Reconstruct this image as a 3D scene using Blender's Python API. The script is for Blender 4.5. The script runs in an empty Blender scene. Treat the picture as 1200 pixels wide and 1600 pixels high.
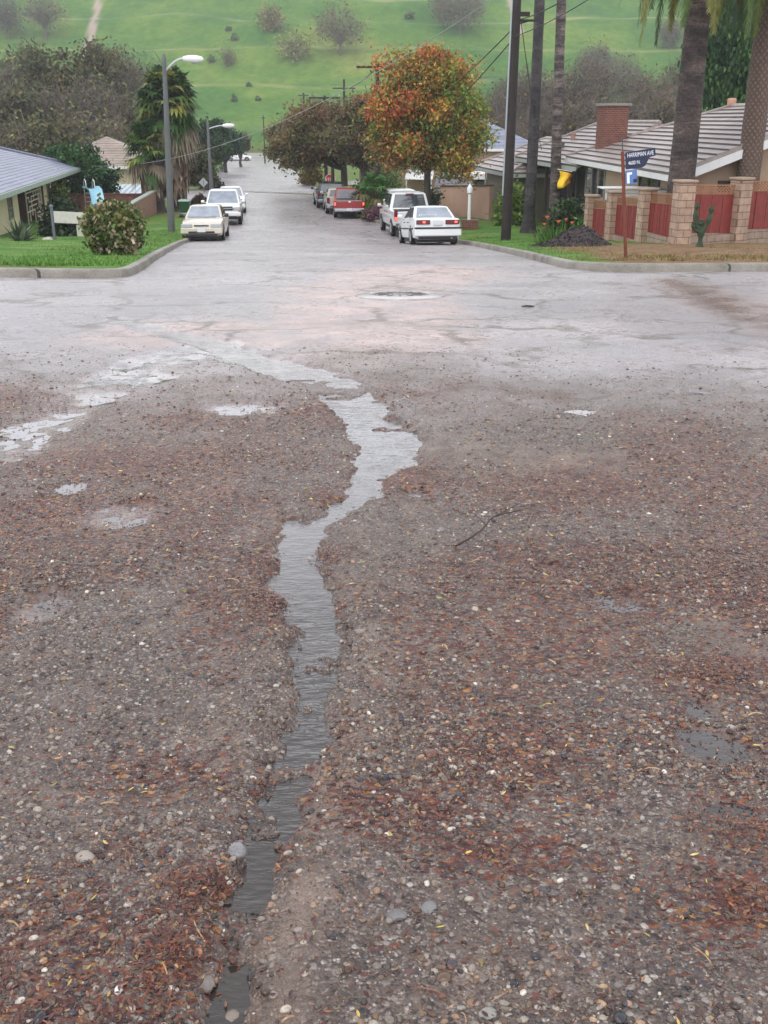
import bpy, bmesh, math, random
import numpy as np
from mathutils import Vector, Matrix
rng = np.random.default_rng(11)
random.seed(11)
R = math.radians
PI = math.pi
scene = bpy.context.scene
COL = scene.collection

# ------------------------------------------------------------------ camera model
CAMZ = 1.6
TH = R(21.0)
FPX = 1600.0          # focal length in photo pixels (photo 1200 x 1600)
CT, ST = math.cos(TH), math.sin(TH)

def ray(px, py):
    xc = (px - 600.0) / FPX
    yc = (800.0 - py) / FPX
    dy = CT + yc * ST
    dz = -ST + yc * CT
    return xc / dy, dz / dy          # X and Z per metre of Y

def at(px, py, Y):
    kx, kz = ray(px, py)
    return Vector((kx * Y, Y, CAMZ + kz * Y))

# ------------------------------------------------------------------ noise
def _hash(ix, iy, seed):
    h = (ix.astype(np.int64) * 374761393 + iy.astype(np.int64) * 668265263 + seed * 974634777) & 0x7fffffff
    h = ((h ^ (h >> 13)) * 1274126177) & 0x7fffffff
    h = (h ^ (h >> 16)) & 0xffff
    return h / 65535.0

def vnoise(x, y, seed=0):
    x = np.asarray(x, float); y = np.asarray(y, float)
    ix = np.floor(x); iy = np.floor(y)
    fx = x - ix; fy = y - iy
    fx = fx * fx * fx * (fx * (fx * 6 - 15) + 10); fy = fy * fy * fy * (fy * (fy * 6 - 15) + 10)
    a = _hash(ix, iy, seed); b = _hash(ix + 1, iy, seed)
    c = _hash(ix, iy + 1, seed); d = _hash(ix + 1, iy + 1, seed)
    return (a * (1 - fx) + b * fx) * (1 - fy) + (c * (1 - fx) + d * fx) * fy

def fbm(x, y, seed=0, octv=4):
    s = 0.0; amp = 0.5; tot = 0.0
    for k in range(octv):
        s = s + amp * vnoise(x * 2 ** k + 17.3 * k, y * 2 ** k - 9.1 * k, seed + k)
        tot += amp; amp *= 0.5
    return s / tot

def sstep(a, b, x):
    t = np.clip((x - a) / (b - a), 0, 1)
    return t * t * (3 - 2 * t)

# ------------------------------------------------------------------ terrain
_cy = [-60, -10, 0, 8, 16, 23.5, 33.6, 45, 60, 80, 190, 228, 262, 300, 340, 372, 400, 460, 900]
_cz = [1.2, 0.3, 0, -.28, -.78, -1.34, -2.25, -3.31, -3.72, -3.73, -5.13, -5.0, 6.5, 22, 37.5, 44, 46, 44, 40]
_ty = np.arange(-60, 900, 0.1)
_tz = np.interp(_ty, _cy, _cz)
_k = np.exp(-0.5 * (np.arange(-60, 61) / 18.0) ** 2); _k /= _k.sum()
_tz = np.convolve(np.pad(_tz, 60, mode='edge'), _k, mode='valid')
_tz -= np.interp(0, _ty, _tz)

def G(x, y):
    """large-scale ground height"""
    x = np.asarray(x, float); y = np.asarray(y, float)
    h = sstep(232, 300, y)
    yy = y + h * (22 * (fbm(x / 90.0, y / 160.0, 5, 3) - 0.5)) + h * 0.04 * np.abs(x + 10)*0.6
    z = np.interp(yy, _ty, _tz)
    tz = z + 9.0 * fbm(x / 80.0, y / 45.0, 9, 3) + 0.012 * x
    z = z + h * (0.7 * np.sin(tz * 2 * PI / 9.0) + 0.9 * (fbm(x / 11, y / 11, 31, 3) - .5))
    return z

def g(x, y):
    return float(G(x, y))

_sy = np.concatenate([np.arange(0.5, 30, 0.02), np.arange(30, 240, 0.1), np.arange(240, 520, 0.25)])
def gp(px, py, lift=0.0):
    """where a photo pixel meets the ground"""
    kx, kz = ray(px, py)
    f = CAMZ + kz * _sy - G(kx * _sy, _sy) - lift
    i = np.where(f < 0)[0]
    i = i[0] if len(i) else len(_sy) - 1
    if i > 0:
        t = f[i - 1] / (f[i - 1] - f[i] + 1e-12)
        y = _sy[i - 1] + t * (_sy[i] - _sy[i - 1])
    else:
        y = _sy[0]
    return Vector((kx * y, y, CAMZ + kz * y))

# ------------------------------------------------------------------ objects
def lin(r, gg, b):
    def f(c):
        c /= 255.0
        return c / 12.92 if c <= 0.04045 else ((c + 0.055) / 1.055) ** 2.4
    return (f(r), f(gg), f(b))

def tag(o, label=None, cat=None, group=None, kind=None):
    if label: o['label'] = label
    if cat: o['category'] = cat
    if group: o['group'] = group
    if kind: o['kind'] = kind
    return o

def thing(name, label, cat, loc, rz=0.0, group=None, rx=0.0, ry=0.0):
    o = bpy.data.objects.new(name, None); COL.objects.link(o)
    o.location = loc; o.rotation_euler = (rx, ry, rz)
    o.empty_display_size = 0.1
    return tag(o, label, cat, group)

def finish(name, me, mat, parent=None, smooth=None):
    if mat is not None:
        for m in (mat if isinstance(mat, (list, tuple)) else [mat]):
            me.materials.append(m)
    if smooth is not None and len(me.polygons):
        me.polygons.foreach_set('use_smooth', np.ones(len(me.polygons), bool))
        if smooth < 179:
            me.set_sharp_from_angle(angle=R(smooth))
    o = bpy.data.objects.new(name, me); COL.objects.link(o)
    if parent is not None: o.parent = parent
    return o

def np_mesh(name, V, F, mat, parent=None, col=None, smooth=None, attrs=None):
    V = np.asarray(V, np.float32).reshape(-1, 3); F = np.asarray(F, np.int32)
    me = bpy.data.meshes.new(name)
    me.vertices.add(len(V)); me.vertices.foreach_set('co', V.ravel())
    n, k = F.shape
    me.loops.add(n * k); me.loops.foreach_set('vertex_index', F.ravel())
    me.polygons.add(n); me.polygons.foreach_set('loop_start', np.arange(0, n * k, k, dtype=np.int32))
    if col is not None:
        a = me.color_attributes.new('Col', 'FLOAT_COLOR', 'POINT')
        c = np.ones((len(V), 4), np.float32); c[:, :3] = np.asarray(col).reshape(-1, 3)
        a.data.foreach_set('color', c.ravel())
    for an, av in (attrs or {}).items():
        a = me.attributes.new(an, 'FLOAT', 'POINT')
        a.data.foreach_set('value', np.asarray(av, np.float32).ravel())
    me.update(calc_edges=True); me.validate()
    return finish(name, me, mat, parent, smooth)

class MB:
    """collects solids and builds them as ONE mesh object"""
    def __init__(s): s.v = []; s.f = []; s.m = []; s.c = []
    def add(s, vs, fs, mi=0, col=(1, 1, 1)):
        n = len(s.v)
        for p in vs: s.v.append(tuple(p)); s.c.append(col)
        for f in fs: s.f.append(tuple(i + n for i in f)); s.m.append(mi)
        return s
    def box(s, c, d, rz=0, mi=0, rx=0, ry=0):
        M = Matrix.Translation(c) @ Matrix.Rotation(rz, 4, 'Z') @ Matrix.Rotation(ry, 4, 'Y') @ Matrix.Rotation(rx, 4, 'X')
        vs = [M @ Vector((x * d[0] / 2, y * d[1] / 2, z * d[2] / 2)) for x, y, z in
              ((-1, -1, -1), (1, -1, -1), (1, 1, -1), (-1, 1, -1), (-1, -1, 1), (1, -1, 1), (1, 1, 1), (-1, 1, 1))]
        return s.add(vs, [(3, 2, 1, 0), (4, 5, 6, 7), (0, 1, 5, 4), (1, 2, 6, 5), (2, 3, 7, 6), (3, 0, 4, 7)], mi)
    def hexa(s, lo, hi, mi=0):
        """solid between two quads lo and hi (each 4 points ccw seen from above)"""
        return s.add(list(lo) + list(hi), [(3, 2, 1, 0), (4, 5, 6, 7), (0, 1, 5, 4), (1, 2, 6, 5), (2, 3, 7, 6), (3, 0, 4, 7)], mi)
    def prism(s, poly, vec, mi=0):
        n = len(poly); poly = [Vector(p) for p in poly]; vec = Vector(vec)
        vs = poly + [p + vec for p in poly]
        fs = [tuple(range(n - 1, -1, -1)), tuple(range(n, 2 * n))] + [(i, (i + 1) % n, n + (i + 1) % n, n + i) for i in range(n)]
        return s.add(vs, fs, mi)
    def tube(s, pts, rad, n=8, mi=0, caps=True):
        pts = [Vector(p) for p in pts]
        if not isinstance(rad, (list, tuple)): rad = [rad] * len(pts)
        rings = []; up = None
        for i, p in enumerate(pts):
            t = (pts[min(i + 1, len(pts) - 1)] - pts[max(i - 1, 0)])
            if t.length < 1e-9: t = Vector((0, 0, 1))
            t.normalize()
            if up is None:
                up = Vector((1, 0, 0)) if abs(t.x) < 0.9 else Vector((0, 1, 0))
            a = (up - t * up.dot(t))
            if a.length < 1e-6: a = t.orthogonal()
            a.normalize(); b = t.cross(a); up = a
            rings.append([p + (a * math.cos(2 * PI * k / n) + b * math.sin(2 * PI * k / n)) * rad[i] for k in range(n)])
        vs = [q for r in rings for q in r]
        fs = []
        for i in range(len(rings) - 1):
            for k in range(n):
                fs.append((i * n + k, i * n + (k + 1) % n, (i + 1) * n + (k + 1) % n, (i + 1) * n + k))
        if caps:
            fs.append(tuple(range(n - 1, -1, -1))); fs.append(tuple((len(rings) - 1) * n + k for k in range(n)))
        return s.add(vs, fs, mi)
    def lathe(s, prof, c=(0, 0, 0), n=16, mi=0, axis='Z'):
        c = Vector(c); vs = []; fs = []
        for r, z in prof:
            for k in range(n):
                a = 2 * PI * k / n
                if axis == 'Z': q = Vector((r * math.cos(a), r * math.sin(a), z))
                elif axis == 'X': q = Vector((z, r * math.cos(a), r * math.sin(a)))
                else: q = Vector((r * math.sin(a), z, r * math.cos(a)))
                vs.append(c + q)
        m = len(prof)
        for i in range(m - 1):
            for k in range(n):
                fs.append((i * n + k, i * n + (k + 1) % n, (i + 1) * n + (k + 1) % n, (i + 1) * n + k))
        fs.append(tuple(range(n - 1, -1, -1))); fs.append(tuple((m - 1) * n + k for k in range(n)))
        return s.add(vs, fs, mi)
    def build(s, name, mat, parent=None, smooth=None, world=False, bevel=0.0):
        me = bpy.data.meshes.new(name)
        off = Vector((0, 0, 0))
        if world and parent is not None:
            q = parent
            while q is not None: off += q.location; q = q.parent
        me.from_pydata([(a - off.x, b - off.y, c - off.z) for a, b, c in s.v], [], s.f)
        me.polygons.foreach_set('material_index', s.m)
        bm = bmesh.new(); bm.from_mesh(me)
        bmesh.ops.recalc_face_normals(bm, faces=bm.faces)
        if bevel > 0:
            bmesh.ops.bevel(bm, geom=bm.edges[:], offset=bevel, segments=1, affect='EDGES', clamp_overlap=True)
        bm.to_mesh(me); bm.free()
        me.update()
        return finish(name, me, mat, parent, smooth)

def quad_cloud(C, U, Vv):
    """N quads with centres C and half-axes U, Vv"""
    P = np.stack([C - U - Vv, C + U - Vv, C + U + Vv, C - U + Vv], 1)
    F = np.arange(len(C) * 4).reshape(-1, 4)
    return P.reshape(-1, 3), F

def rand_unit(n):
    v = rng.normal(size=(n, 3)); return v / np.linalg.norm(v, axis=1, keepdims=True)

# ------------------------------------------------------------------ materials
MATS = {}
ALB = 0.8          # wet surfaces are darker than dry ones
def nmat(name):
    m = bpy.data.materials.new(name); m.use_nodes = True
    nt = m.node_tree
    b = nt.nodes['Principled BSDF']
    return m, nt, b

def N(nt, kind, **kw):
    n = nt.nodes.new(kind)
    for k, v in kw.items():
        if k.startswith('i_'):
            n.inputs[k[2:].replace('_', ' ')].default_value = v
        else: setattr(n, k, v)
    return n

def mixc(nt, fac, a, b, mode='MIX'):
    m = nt.nodes.new('ShaderNodeMix'); m.data_type = 'RGBA'; m.blend_type = mode
    for sock, val in ((m.inputs[0], fac), (m.inputs[6], a), (m.inputs[7], b)):
        if isinstance(val, bpy.types.NodeSocket): nt.links.new(val, sock)
        elif isinstance(val, (int, float)): sock.default_value = val
        else: sock.default_value = (*val[:3], 1)
    return m.outputs[2]

def mth(nt, op, a, b=None, clamp=False):
    m = nt.nodes.new('ShaderNodeMath'); m.operation = op; m.use_clamp = clamp
    for i, val in enumerate((a, b)):
        if val is None: continue
        if isinstance(val, bpy.types.NodeSocket): nt.links.new(val, m.inputs[i])
        else: m.inputs[i].default_value = val
    return m.outputs[0]

def ramp(nt, fac, stops, interp='LINEAR'):
    r = nt.nodes.new('ShaderNodeValToRGB'); r.color_ramp.interpolation = interp
    e = r.color_ramp.elements
    while len(e) < len(stops): e.new(0.5)
    for i, (p, c) in enumerate(stops):
        e[i].position = p
        e[i].color = (*c, 1) if not isinstance(c, (int, float)) else (c, c, c, 1)
    nt.links.new(fac, r.inputs[0])
    return r.outputs[0]

def noise(nt, vec, scale, detail=3, rough=0.55):
    n = nt.nodes.new('ShaderNodeTexNoise'); n.inputs['Scale'].default_value = scale
    n.inputs['Detail'].default_value = detail; n.inputs['Roughness'].default_value = rough
    nt.links.new(vec, n.inputs['Vector']); return n.outputs['Fac']

def coords(nt, kind='Object', scale=None, rot=None):
    tc = nt.nodes.new('ShaderNodeTexCoord'); o = tc.outputs[kind]
    if scale or rot:
        mp = nt.nodes.new('ShaderNodeMapping')
        if scale: mp.inputs['Scale'].default_value = scale
        if rot: mp.inputs['Rotation'].default_value = rot
        nt.links.new(o, mp.inputs['Vector']); o = mp.outputs[0]
    return o

def attr(nt, name, out='Fac'):
    a = nt.nodes.new('ShaderNodeAttribute'); a.attribute_name = name; return a.outputs[out]

def bump(nt, b, height, strength=0.5, dist=0.01):
    bp = nt.nodes.new('ShaderNodeBump'); bp.inputs['Distance'].default_value = dist
    if isinstance(strength, bpy.types.NodeSocket): nt.links.new(strength, bp.inputs['Strength'])
    else: bp.inputs['Strength'].default_value = strength
    nt.links.new(height, bp.inputs['Height']); nt.links.new(bp.outputs[0], b.inputs['Normal'])

def M(name, color, rough=0.6, var=0.25, scale=4.0, metal=0.0, bmp=0.0, spec=0.5, coat=0.0, fine=None):
    """solid material with two scales of procedural mottling"""
    if name in MATS: return MATS[name]
    m, nt, b = nmat(name)
    v = coords(nt)
    f = noise(nt, v, scale, 4)
    f2 = noise(nt, v, fine or scale * 9, 3)
    f = mth(nt, 'ADD', mth(nt, 'MULTIPLY', f, 0.65), mth(nt, 'MULTIPLY', f2, 0.35))
    if min(color) < .62 and not metal: color = tuple(c * ALB for c in color)
    lo = tuple(max(c * (1 - var), 0) for c in color); hi = tuple(min(c * (1 + var), 1) for c in color)
    nt.links.new(ramp(nt, f, [(0.3, lo), (0.7, hi)]), b.inputs['Base Color'])
    b.inputs['Roughness'].default_value = rough; b.inputs['Metallic'].default_value = metal
    b.inputs['Specular IOR Level'].default_value = spec
    b.inputs['Coat Weight'].default_value = coat; b.inputs['Coat Roughness'].default_value = 0.08
    if bmp: bump(nt, b, f2, bmp, 0.02)
    MATS[name] = m
    return m

def leafmat(name, rough=0.55, trans=0.0):
    """vertex-coloured foliage (colour is the leaf's own)"""
    if name in MATS: return MATS[name]
    m, nt, b = nmat(name)
    v = coords(nt)
    f = noise(nt, v, 3.0, 2)
    c = mixc(nt, 1.0, attr(nt, 'Col', 'Color'), ramp(nt, f, [(0.25, 0.62), (0.75, 1.02)]), 'MULTIPLY')
    nt.links.new(c, b.inputs['Base Color'])
    b.inputs['Roughness'].default_value = rough
    b.inputs['Specular IOR Level'].default_value = 0.3
    if trans:
        out = nt.nodes['Material Output']
        t = nt.nodes.new('ShaderNodeBsdfTranslucent'); nt.links.new(c, t.inputs['Color'])
        mx = nt.nodes.new('ShaderNodeMixShader'); mx.inputs[0].default_value = trans
        nt.links.new(b.outputs[0], mx.inputs[1]); nt.links.new(t.outputs[0], mx.inputs[2])
        nt.links.new(mx.outputs[0], out.inputs['Surface'])
    MATS[name] = m
    return m

def brickmat(name, c1, c2, mortar, bw=0.2, bh=0.07, mort=0.012, rough=0.8, rot=None):
    if name in MATS: return MATS[name]
    m, nt, b = nmat(name)
    geo = nt.nodes.new('ShaderNodeTexCoord')
    sep = nt.nodes.new('ShaderNodeSeparateXYZ'); nt.links.new(geo.outputs['Object'], sep.inputs[0])
    cmb = nt.nodes.new('ShaderNodeCombineXYZ')
    nt.links.new(mth(nt, 'ADD', sep.outputs[0], sep.outputs[1]), cmb.inputs[0]); nt.links.new(sep.outputs[2], cmb.inputs[1])
    br = nt.nodes.new('ShaderNodeTexBrick')
    nt.links.new(cmb.outputs[0], br.inputs['Vector'])
    br.inputs['Color1'].default_value = (*c1, 1); br.inputs['Color2'].default_value = (*c2, 1); br.inputs['Mortar'].default_value = (*mortar, 1)
    br.inputs['Scale'].default_value = 1.0; br.inputs['Brick Width'].default_value = bw; br.inputs['Row Height'].default_value = bh
    br.inputs['Mortar Size'].default_value = mort
    f = noise(nt, geo.outputs['Object'], 5, 4)
    c = mixc(nt, 1.0, br.outputs['Color'], ramp(nt, f, [(0.25, 0.58), (0.75, 1.0)]), 'MULTIPLY')
    nt.links.new(c, b.inputs['Base Color']); b.inputs['Roughness'].default_value = rough
    bump(nt, b, mth(nt, 'SUBTRACT', 1.0, br.outputs['Fac']), 0.5, 0.01)
    MATS[name] = m
    return m

def glassmat():
    if 'glass' in MATS: return MATS['glass']
    m, nt, b = nmat('window_glass')
    f = noise(nt, coords(nt), 1.2, 2)
    nt.links.new(ramp(nt, f, [(0.3, (0.03, 0.036, 0.042)), (0.7, (0.09, 0.10, 0.115))]), b.inputs['Base Color'])
    b.inputs['Roughness'].default_value = 0.05; b.inputs['Specular IOR Level'].default_value = 1.0; b.inputs['Coat Weight'].default_value = 1.0; b.inputs['Coat Roughness'].default_value = .03
    MATS['glass'] = m
    return m

def skyglass():
    if 'skyglass' in MATS: return MATS['skyglass']
    m, nt, b = nmat('sky_sheen_windscreen')
    f = noise(nt, coords(nt), 1.6, 2)
    nt.links.new(ramp(nt, f, [(0.3, (0.09, 0.12, 0.16)), (0.7, (0.24, 0.29, 0.36))]), b.inputs['Base Color'])  # pale blue base colour stands in for sky reflected in the glass
    b.inputs['Roughness'].default_value = 0.05; b.inputs['IOR'].default_value = 1.9; b.inputs['Specular IOR Level'].default_value = .8; b.inputs['Coat Weight'].default_value = 1.0; b.inputs['Coat Roughness'].default_value = .03
    MATS['skyglass'] = m
    return m

def litmat(name, color, strength, base=None):
    """a lamp that is switched on (brake and tail lights)"""
    m, nt, b = nmat(name)
    f = noise(nt, coords(nt), 30, 2)
    nt.links.new(ramp(nt, f, [(0.3, tuple(c * .7 for c in (base or color))), (0.7, (base or color))]), b.inputs['Base Color'])
    b.inputs['Emission Color'].default_value = (*color, 1); b.inputs['Emission Strength'].default_value = strength
    b.inputs['Roughness'].default_value = 0.2
    return m
# ================================================================== GROUND
def wpoly(pix):
    return np.array([tuple(gp(a, b))[:2] for a, b in pix])

def resample(P, step):
    P = np.asarray(P, float); d = np.r_[0, np.cumsum(np.linalg.norm(np.diff(P, axis=0), axis=1))]
    n = max(2, int(d[-1] / step)); t = np.linspace(0, d[-1], n)
    return np.c_[np.interp(t, d, P[:, 0]), np.interp(t, d, P[:, 1])]

def seg_dist(x, y, P, closed=True):
    """unsigned distance to a polyline, and inside test when closed"""
    x = np.asarray(x, float); y = np.asarray(y, float)
    best = np.full(x.shape, 1e9); ins = np.zeros(x.shape, bool)
    Q = np.roll(P, -1, 0) if closed else P[1:]
    for (ax, ay), (bx, by) in zip(P if closed else P[:-1], Q):
        dx, dy = bx - ax, by - ay; L = dx * dx + dy * dy + 1e-12
        t = np.clip(((x - ax) * dx + (y - ay) * dy) / L, 0, 1)
        d = (x - ax - t * dx) ** 2 + (y - ay - t * dy) ** 2
        best = np.minimum(best, d)
        if closed:
            c = ((ay > y) != (by > y))
            with np.errstate(divide='ignore', invalid='ignore'):
                xi = ax + (y - ay) * dx / (dy if abs(dy) > 1e-12 else 1e-12)
            ins ^= c & (x < xi)
    return np.sqrt(best), ins

def sdist(x, y, P):
    """signed distance (negative inside), evaluated only near the polygon"""
    x = np.asarray(x, float); y = np.asarray(y, float)
    out = np.full(x.shape, 9.0)
    lo = P.min(0) - 0.8; hi = P.max(0) + 0.8
    k = (x > lo[0]) & (x < hi[0]) & (y > lo[1]) & (y < hi[1])
    if k.any():
        d, i = seg_dist(x[k], y[k], P)
        out[k] = np.where(i, -d, d)
    return out

SL = [(250, 1720), (275, 1640), (295, 1600), (305, 1560), (325, 1500), (350, 1440), (355, 1400), (372, 1350), (388, 1300), (402, 1250), (424, 1200), (432, 1150),
      (447, 1120), (466, 1080), (462, 1040), (456, 1000), (447, 970), (448, 940), (415, 905), (428, 875), (438, 850), (447, 826), (452, 812), (478, 818), (500, 808), (530, 782),
      (549, 752), (552, 730), (556, 705), (552, 690), (545, 670), (540, 655), (520, 640), (495, 622), (473, 600), (430, 590), (398, 580), (368, 570), (343, 560),
      (330, 547), (296, 537), (246, 527), (212, 516), (180, 506), (148, 496), (118, 487)]
SR = [(160, 484), (192, 494), (222, 505), (272, 514), (322, 524), (362, 534), (378, 545), (432, 558), (482, 568), (535, 578), (560, 590), (572, 602),
      (592, 622), (606, 640), (597, 655), (642, 670), (660, 690), (652, 706), (622, 728), (592, 750), (575, 780), (545, 800), (520, 825), (492, 850), (478, 870), (502, 890),
      (517, 915), (520, 940), (524, 970), (520, 1000), (514, 1040), (516, 1080), (522, 1120), (525, 1150), (502, 1200), (482, 1250), (458, 1300), (436, 1350), (426, 1400),
      (414, 1440), (405, 1500), (394, 1560), (376, 1600), (355, 1640), (330, 1720)]
STREAM = wpoly(SL + SR)

def blob(px, py, rx, ry):
    c = gp(px, py); a = gp(px + rx, py); b1 = gp(px, py - ry); b2 = gp(px, py + ry)
    return (c.x, c.y, abs(a.x - c.x) + 1e-3, abs(b1.y - b2.y) / 2 + 1e-3)

def blobs(x, y, L):
    m = np.zeros(np.shape(x))
    for cx, cy, rx, ry in L:
        m = np.maximum(m, np.exp(-(((x - cx) / rx) ** 2 + ((y - cy) / ry) ** 2)))
    return m

LEAFB = [blob(*a) for a in [(418, 945, 42, 36), (418, 882, 14, 14), (505, 868, 40, 12), (320, 1395, 50, 40), (270, 1500, 60, 80), (1110, 1050, 120, 40), (1170, 1290, 60, 80),
         (80, 600, 170, 50), (20, 560, 160, 30), (450, 640, 140, 22), (330, 650, 200, 30), (1150, 920, 90, 90), (780, 1180, 120, 60), (620, 1260, 130, 50), (60, 800, 130, 60),
         (700, 620, 100, 22), (640, 745, 90, 30), (1130, 1400, 120, 60), (250, 1210, 120, 35), (500, 775, 40, 14), (900, 760, 200, 40), (230, 720, 260, 40), (430, 1330, 24, 20), (780, 1330, 120, 40)]]
WETB = [blob(*a) for a in [(1100, 1105, 34, 24), (1140, 1165, 60, 30), (1150, 1265, 70, 26), (905, 640, 40, 5), (1085, 612, 34, 5), (650, 768, 30, 7), (870, 888, 36, 12), (950, 935, 60, 18), (180, 802, 70, 26),
        (70, 945, 60, 36), (110, 758, 34, 12), (30, 700, 60, 30), (90, 655, 60, 26), (150, 622, 60, 20), (230, 590, 60, 14), (380, 635, 90, 12),
        (1110, 1160, 60, 40), (985, 945, 40, 16)]]
MUDB = [blob(*a) for a in [(500, 1260, 50, 60), (470, 1420, 50, 90), (450, 1560, 50, 80), (560, 1150, 40, 40), (640, 1000, 80, 40), (690, 700, 90, 24), (560, 920, 50, 30), (900, 720, 120, 24), (420, 830, 40, 26), (60, 700, 100, 30), (1140, 1000, 60, 60)]]
WEDGE = wpoly([(1010, 436), (1060, 436), (1130, 455), (1230, 492), (1330, 530), (1330, 570), (1200, 520), (1090, 478)])
GUT = np.array([tuple(gp(a, b))[:2] for a, b in [(0, 700), (60, 660), (130, 615), (220, 575), (330, 540)]])

def street_c(y):
    return np.interp(y, [0, 22, 38, 52, 66, 82, 110, 170, 230], [-1.0, -1.2, -2.9, -4.3, -6.6, -8.8, -12.6, -20.3, -28.0])

def zones(x, y):
    z = {}
    n1 = fbm(x * .6, y * .6, 3, 4); n2 = fbm(x * 2.2, y * 2.2, 13, 3)
    edge = 8.2 - 0.5 * np.clip(x - .3, 0, 5) + 0.12 * np.clip(-x - 2, 0, 20) + 3.2 * (n1 - .5) + 1.0 * (n2 - .5)
    z['asph'] = sstep(-2.2, 1.9, y - edge + 1.2 * (fbm(x * 3.5, y * 3.5, 19, 3) - .5))
    far = sstep(85, 88, y) * sstep(4.6, 5.2, np.abs(x - street_c(y)))
    far = np.maximum(far, sstep(224, 227, y))
    side = sstep(22, 26, y) * (1 - sstep(74, 76, y)) * sstep(8.5, 9.5, np.abs(x - street_c(y)))
    z['grass'] = np.maximum(far, side)
    z['asph'] *= 1 - z['grass']
    sc = blob(570, 480, 210, 62); sc2 = blob(300, 520, 260, 40); sc3 = blob(640, 430, 160, 24)
    q = blobs(x, y, [sc, sc2, sc3])
    z['silt'] = sstep(0.28, 0.7, q * 0.9 + 0.75 * (n1 - .5) + 0.25 * (n2 - .5)) * z['asph']
    dw = sdist(x, y, WEDGE)
    z['silt'] = np.maximum(z['silt'], 0.75 * sstep(0.5, -0.4, dw) * (.3 + n1))
    z['wedge'] = sstep(0.35, -0.3, dw + .5 * (n2 - .5)) * .9
    n3 = fbm(x * 1.1 + 7, y * 0.8 - 3, 23, 4)
    lf = sstep(0.47, 0.66, n3) * 0.7
    z['leaf'] = np.clip(np.maximum(lf, 1.15 * blobs(x, y, LEAFB) * (0.45 + 0.9 * n2)), 0, 1) * (1 - sstep(-1.6, 1.2, y - edge))
    dg, _ = seg_dist(x, y, GUT, False)
    wet = np.maximum(blobs(x, y, WETB) * (0.5 + n2), 0.95 * sstep(0.55, 0.1, dg) * (0.4 + n2))
    wet = np.maximum(wet, 0.6 * sstep(0.3, -0.3, dw) * (.4 + n2))
    z['wet'] = np.maximum(wetness(x, y), sstep(0.3, 0.75, wet) * .6)
    z['mud'] = np.clip(np.maximum(blobs(x, y, MUDB) * (.5 + n1), z['wet'] * .8), 0, 1)
    hl = sstep(226, 236, y)
    z['hill'] = hl
    return z

def wetness(x, y):
    n1 = fbm(x * .6, y * .6, 3, 4); n2 = fbm(x * 2.2, y * 2.2, 13, 3); n3 = fbm(x * 7, y * 9, 15, 3)
    dg, _ = seg_dist(x, y, GUT, False)
    w = np.maximum(blobs(x, y, WETB) * (0.35 + .6 * n2 + .7 * n3), 0.72 * sstep(0.6, 0.1, dg) * (0.0 + .9 * n2 + .65 * n3))
    return sstep(0.3, 0.75, w) * (1 - sstep(9.5, 11, y))

def micro(x, y, sd=None, wet=None):
    """small relief: gravel swells, the cut channel and its banks"""
    fade = 1 - sstep(8.5, 13, y)
    n = 0.05 * (fbm(x * 0.9, y * 0.9, 41, 3) - .5) + 0.022 * (fbm(x * 5, y * 5, 42, 3) - .5) + 0.008 * (fbm(x * 26, y * 26, 43, 2) - .5)
    far = 0.012 * (fbm(x * 0.7, y * 0.7, 44, 3) - .5)
    h = n * fade + far * (1 - fade)
    if sd is None: sd = sdist(x, y, STREAM)
    wide = sstep(1.0, 5, y)
    sd = sd + 0.018 * (1 - sstep(2.4, 3.6, y)) + (0.055 + 0.13 * wide) * (fbm(x * 5, y * 7, 47, 4) - .5) + (0.02 + .03 * wide) * (fbm(x * 26, y * 30, 48, 2) - .5)
    sd = sd + 0.02 * sstep(6.5, 8.5, y) + 0.05 * sstep(8, 10, y) * (fbm(x * 2.2, y * 2.2, 58, 3) - .4) * 2
    isl = np.maximum(sstep(.57, .70, fbm(x * 3.5 + 2, y * 5, 49, 4)) * sstep(3.6, 5.0, y), sstep(.60, .70, fbm(x * 13 + 2, y * 16, 50, 4)) * (1 - sstep(3.0, 4.0, y)) * .9)
    dep = (0.045 * fade + 0.014 * (1 - fade)) * (1 - 0.85 * isl)
    cut = sstep(0.06, -0.05, sd)
    h = h * (1 - 0.75 * cut) - dep * cut + 0.016 * fade * np.exp(-((sd - 0.13) / 0.08) ** 2)
    if wet is None: wet = wetness(x, y)
    h = h * (1 - .35 * wet) - .021 * wet + 0.010 * wet * (fbm(x * 14, y * 14, 57, 3) - .5) * 2
    return h

def Gf(x, y):
    return G(x, y) + micro(x, y)

def terr(x, y):
    h = sstep(232, 300, y); yy = y + h * (22 * (fbm(x / 90.0, y / 160.0, 5, 3) - 0.5)) + h * 0.04 * np.abs(x + 10) * 0.6
    return np.interp(yy, _ty, _tz) + 9.0 * fbm(x / 80.0, y / 45.0, 9, 3) + 0.012 * x

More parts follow.
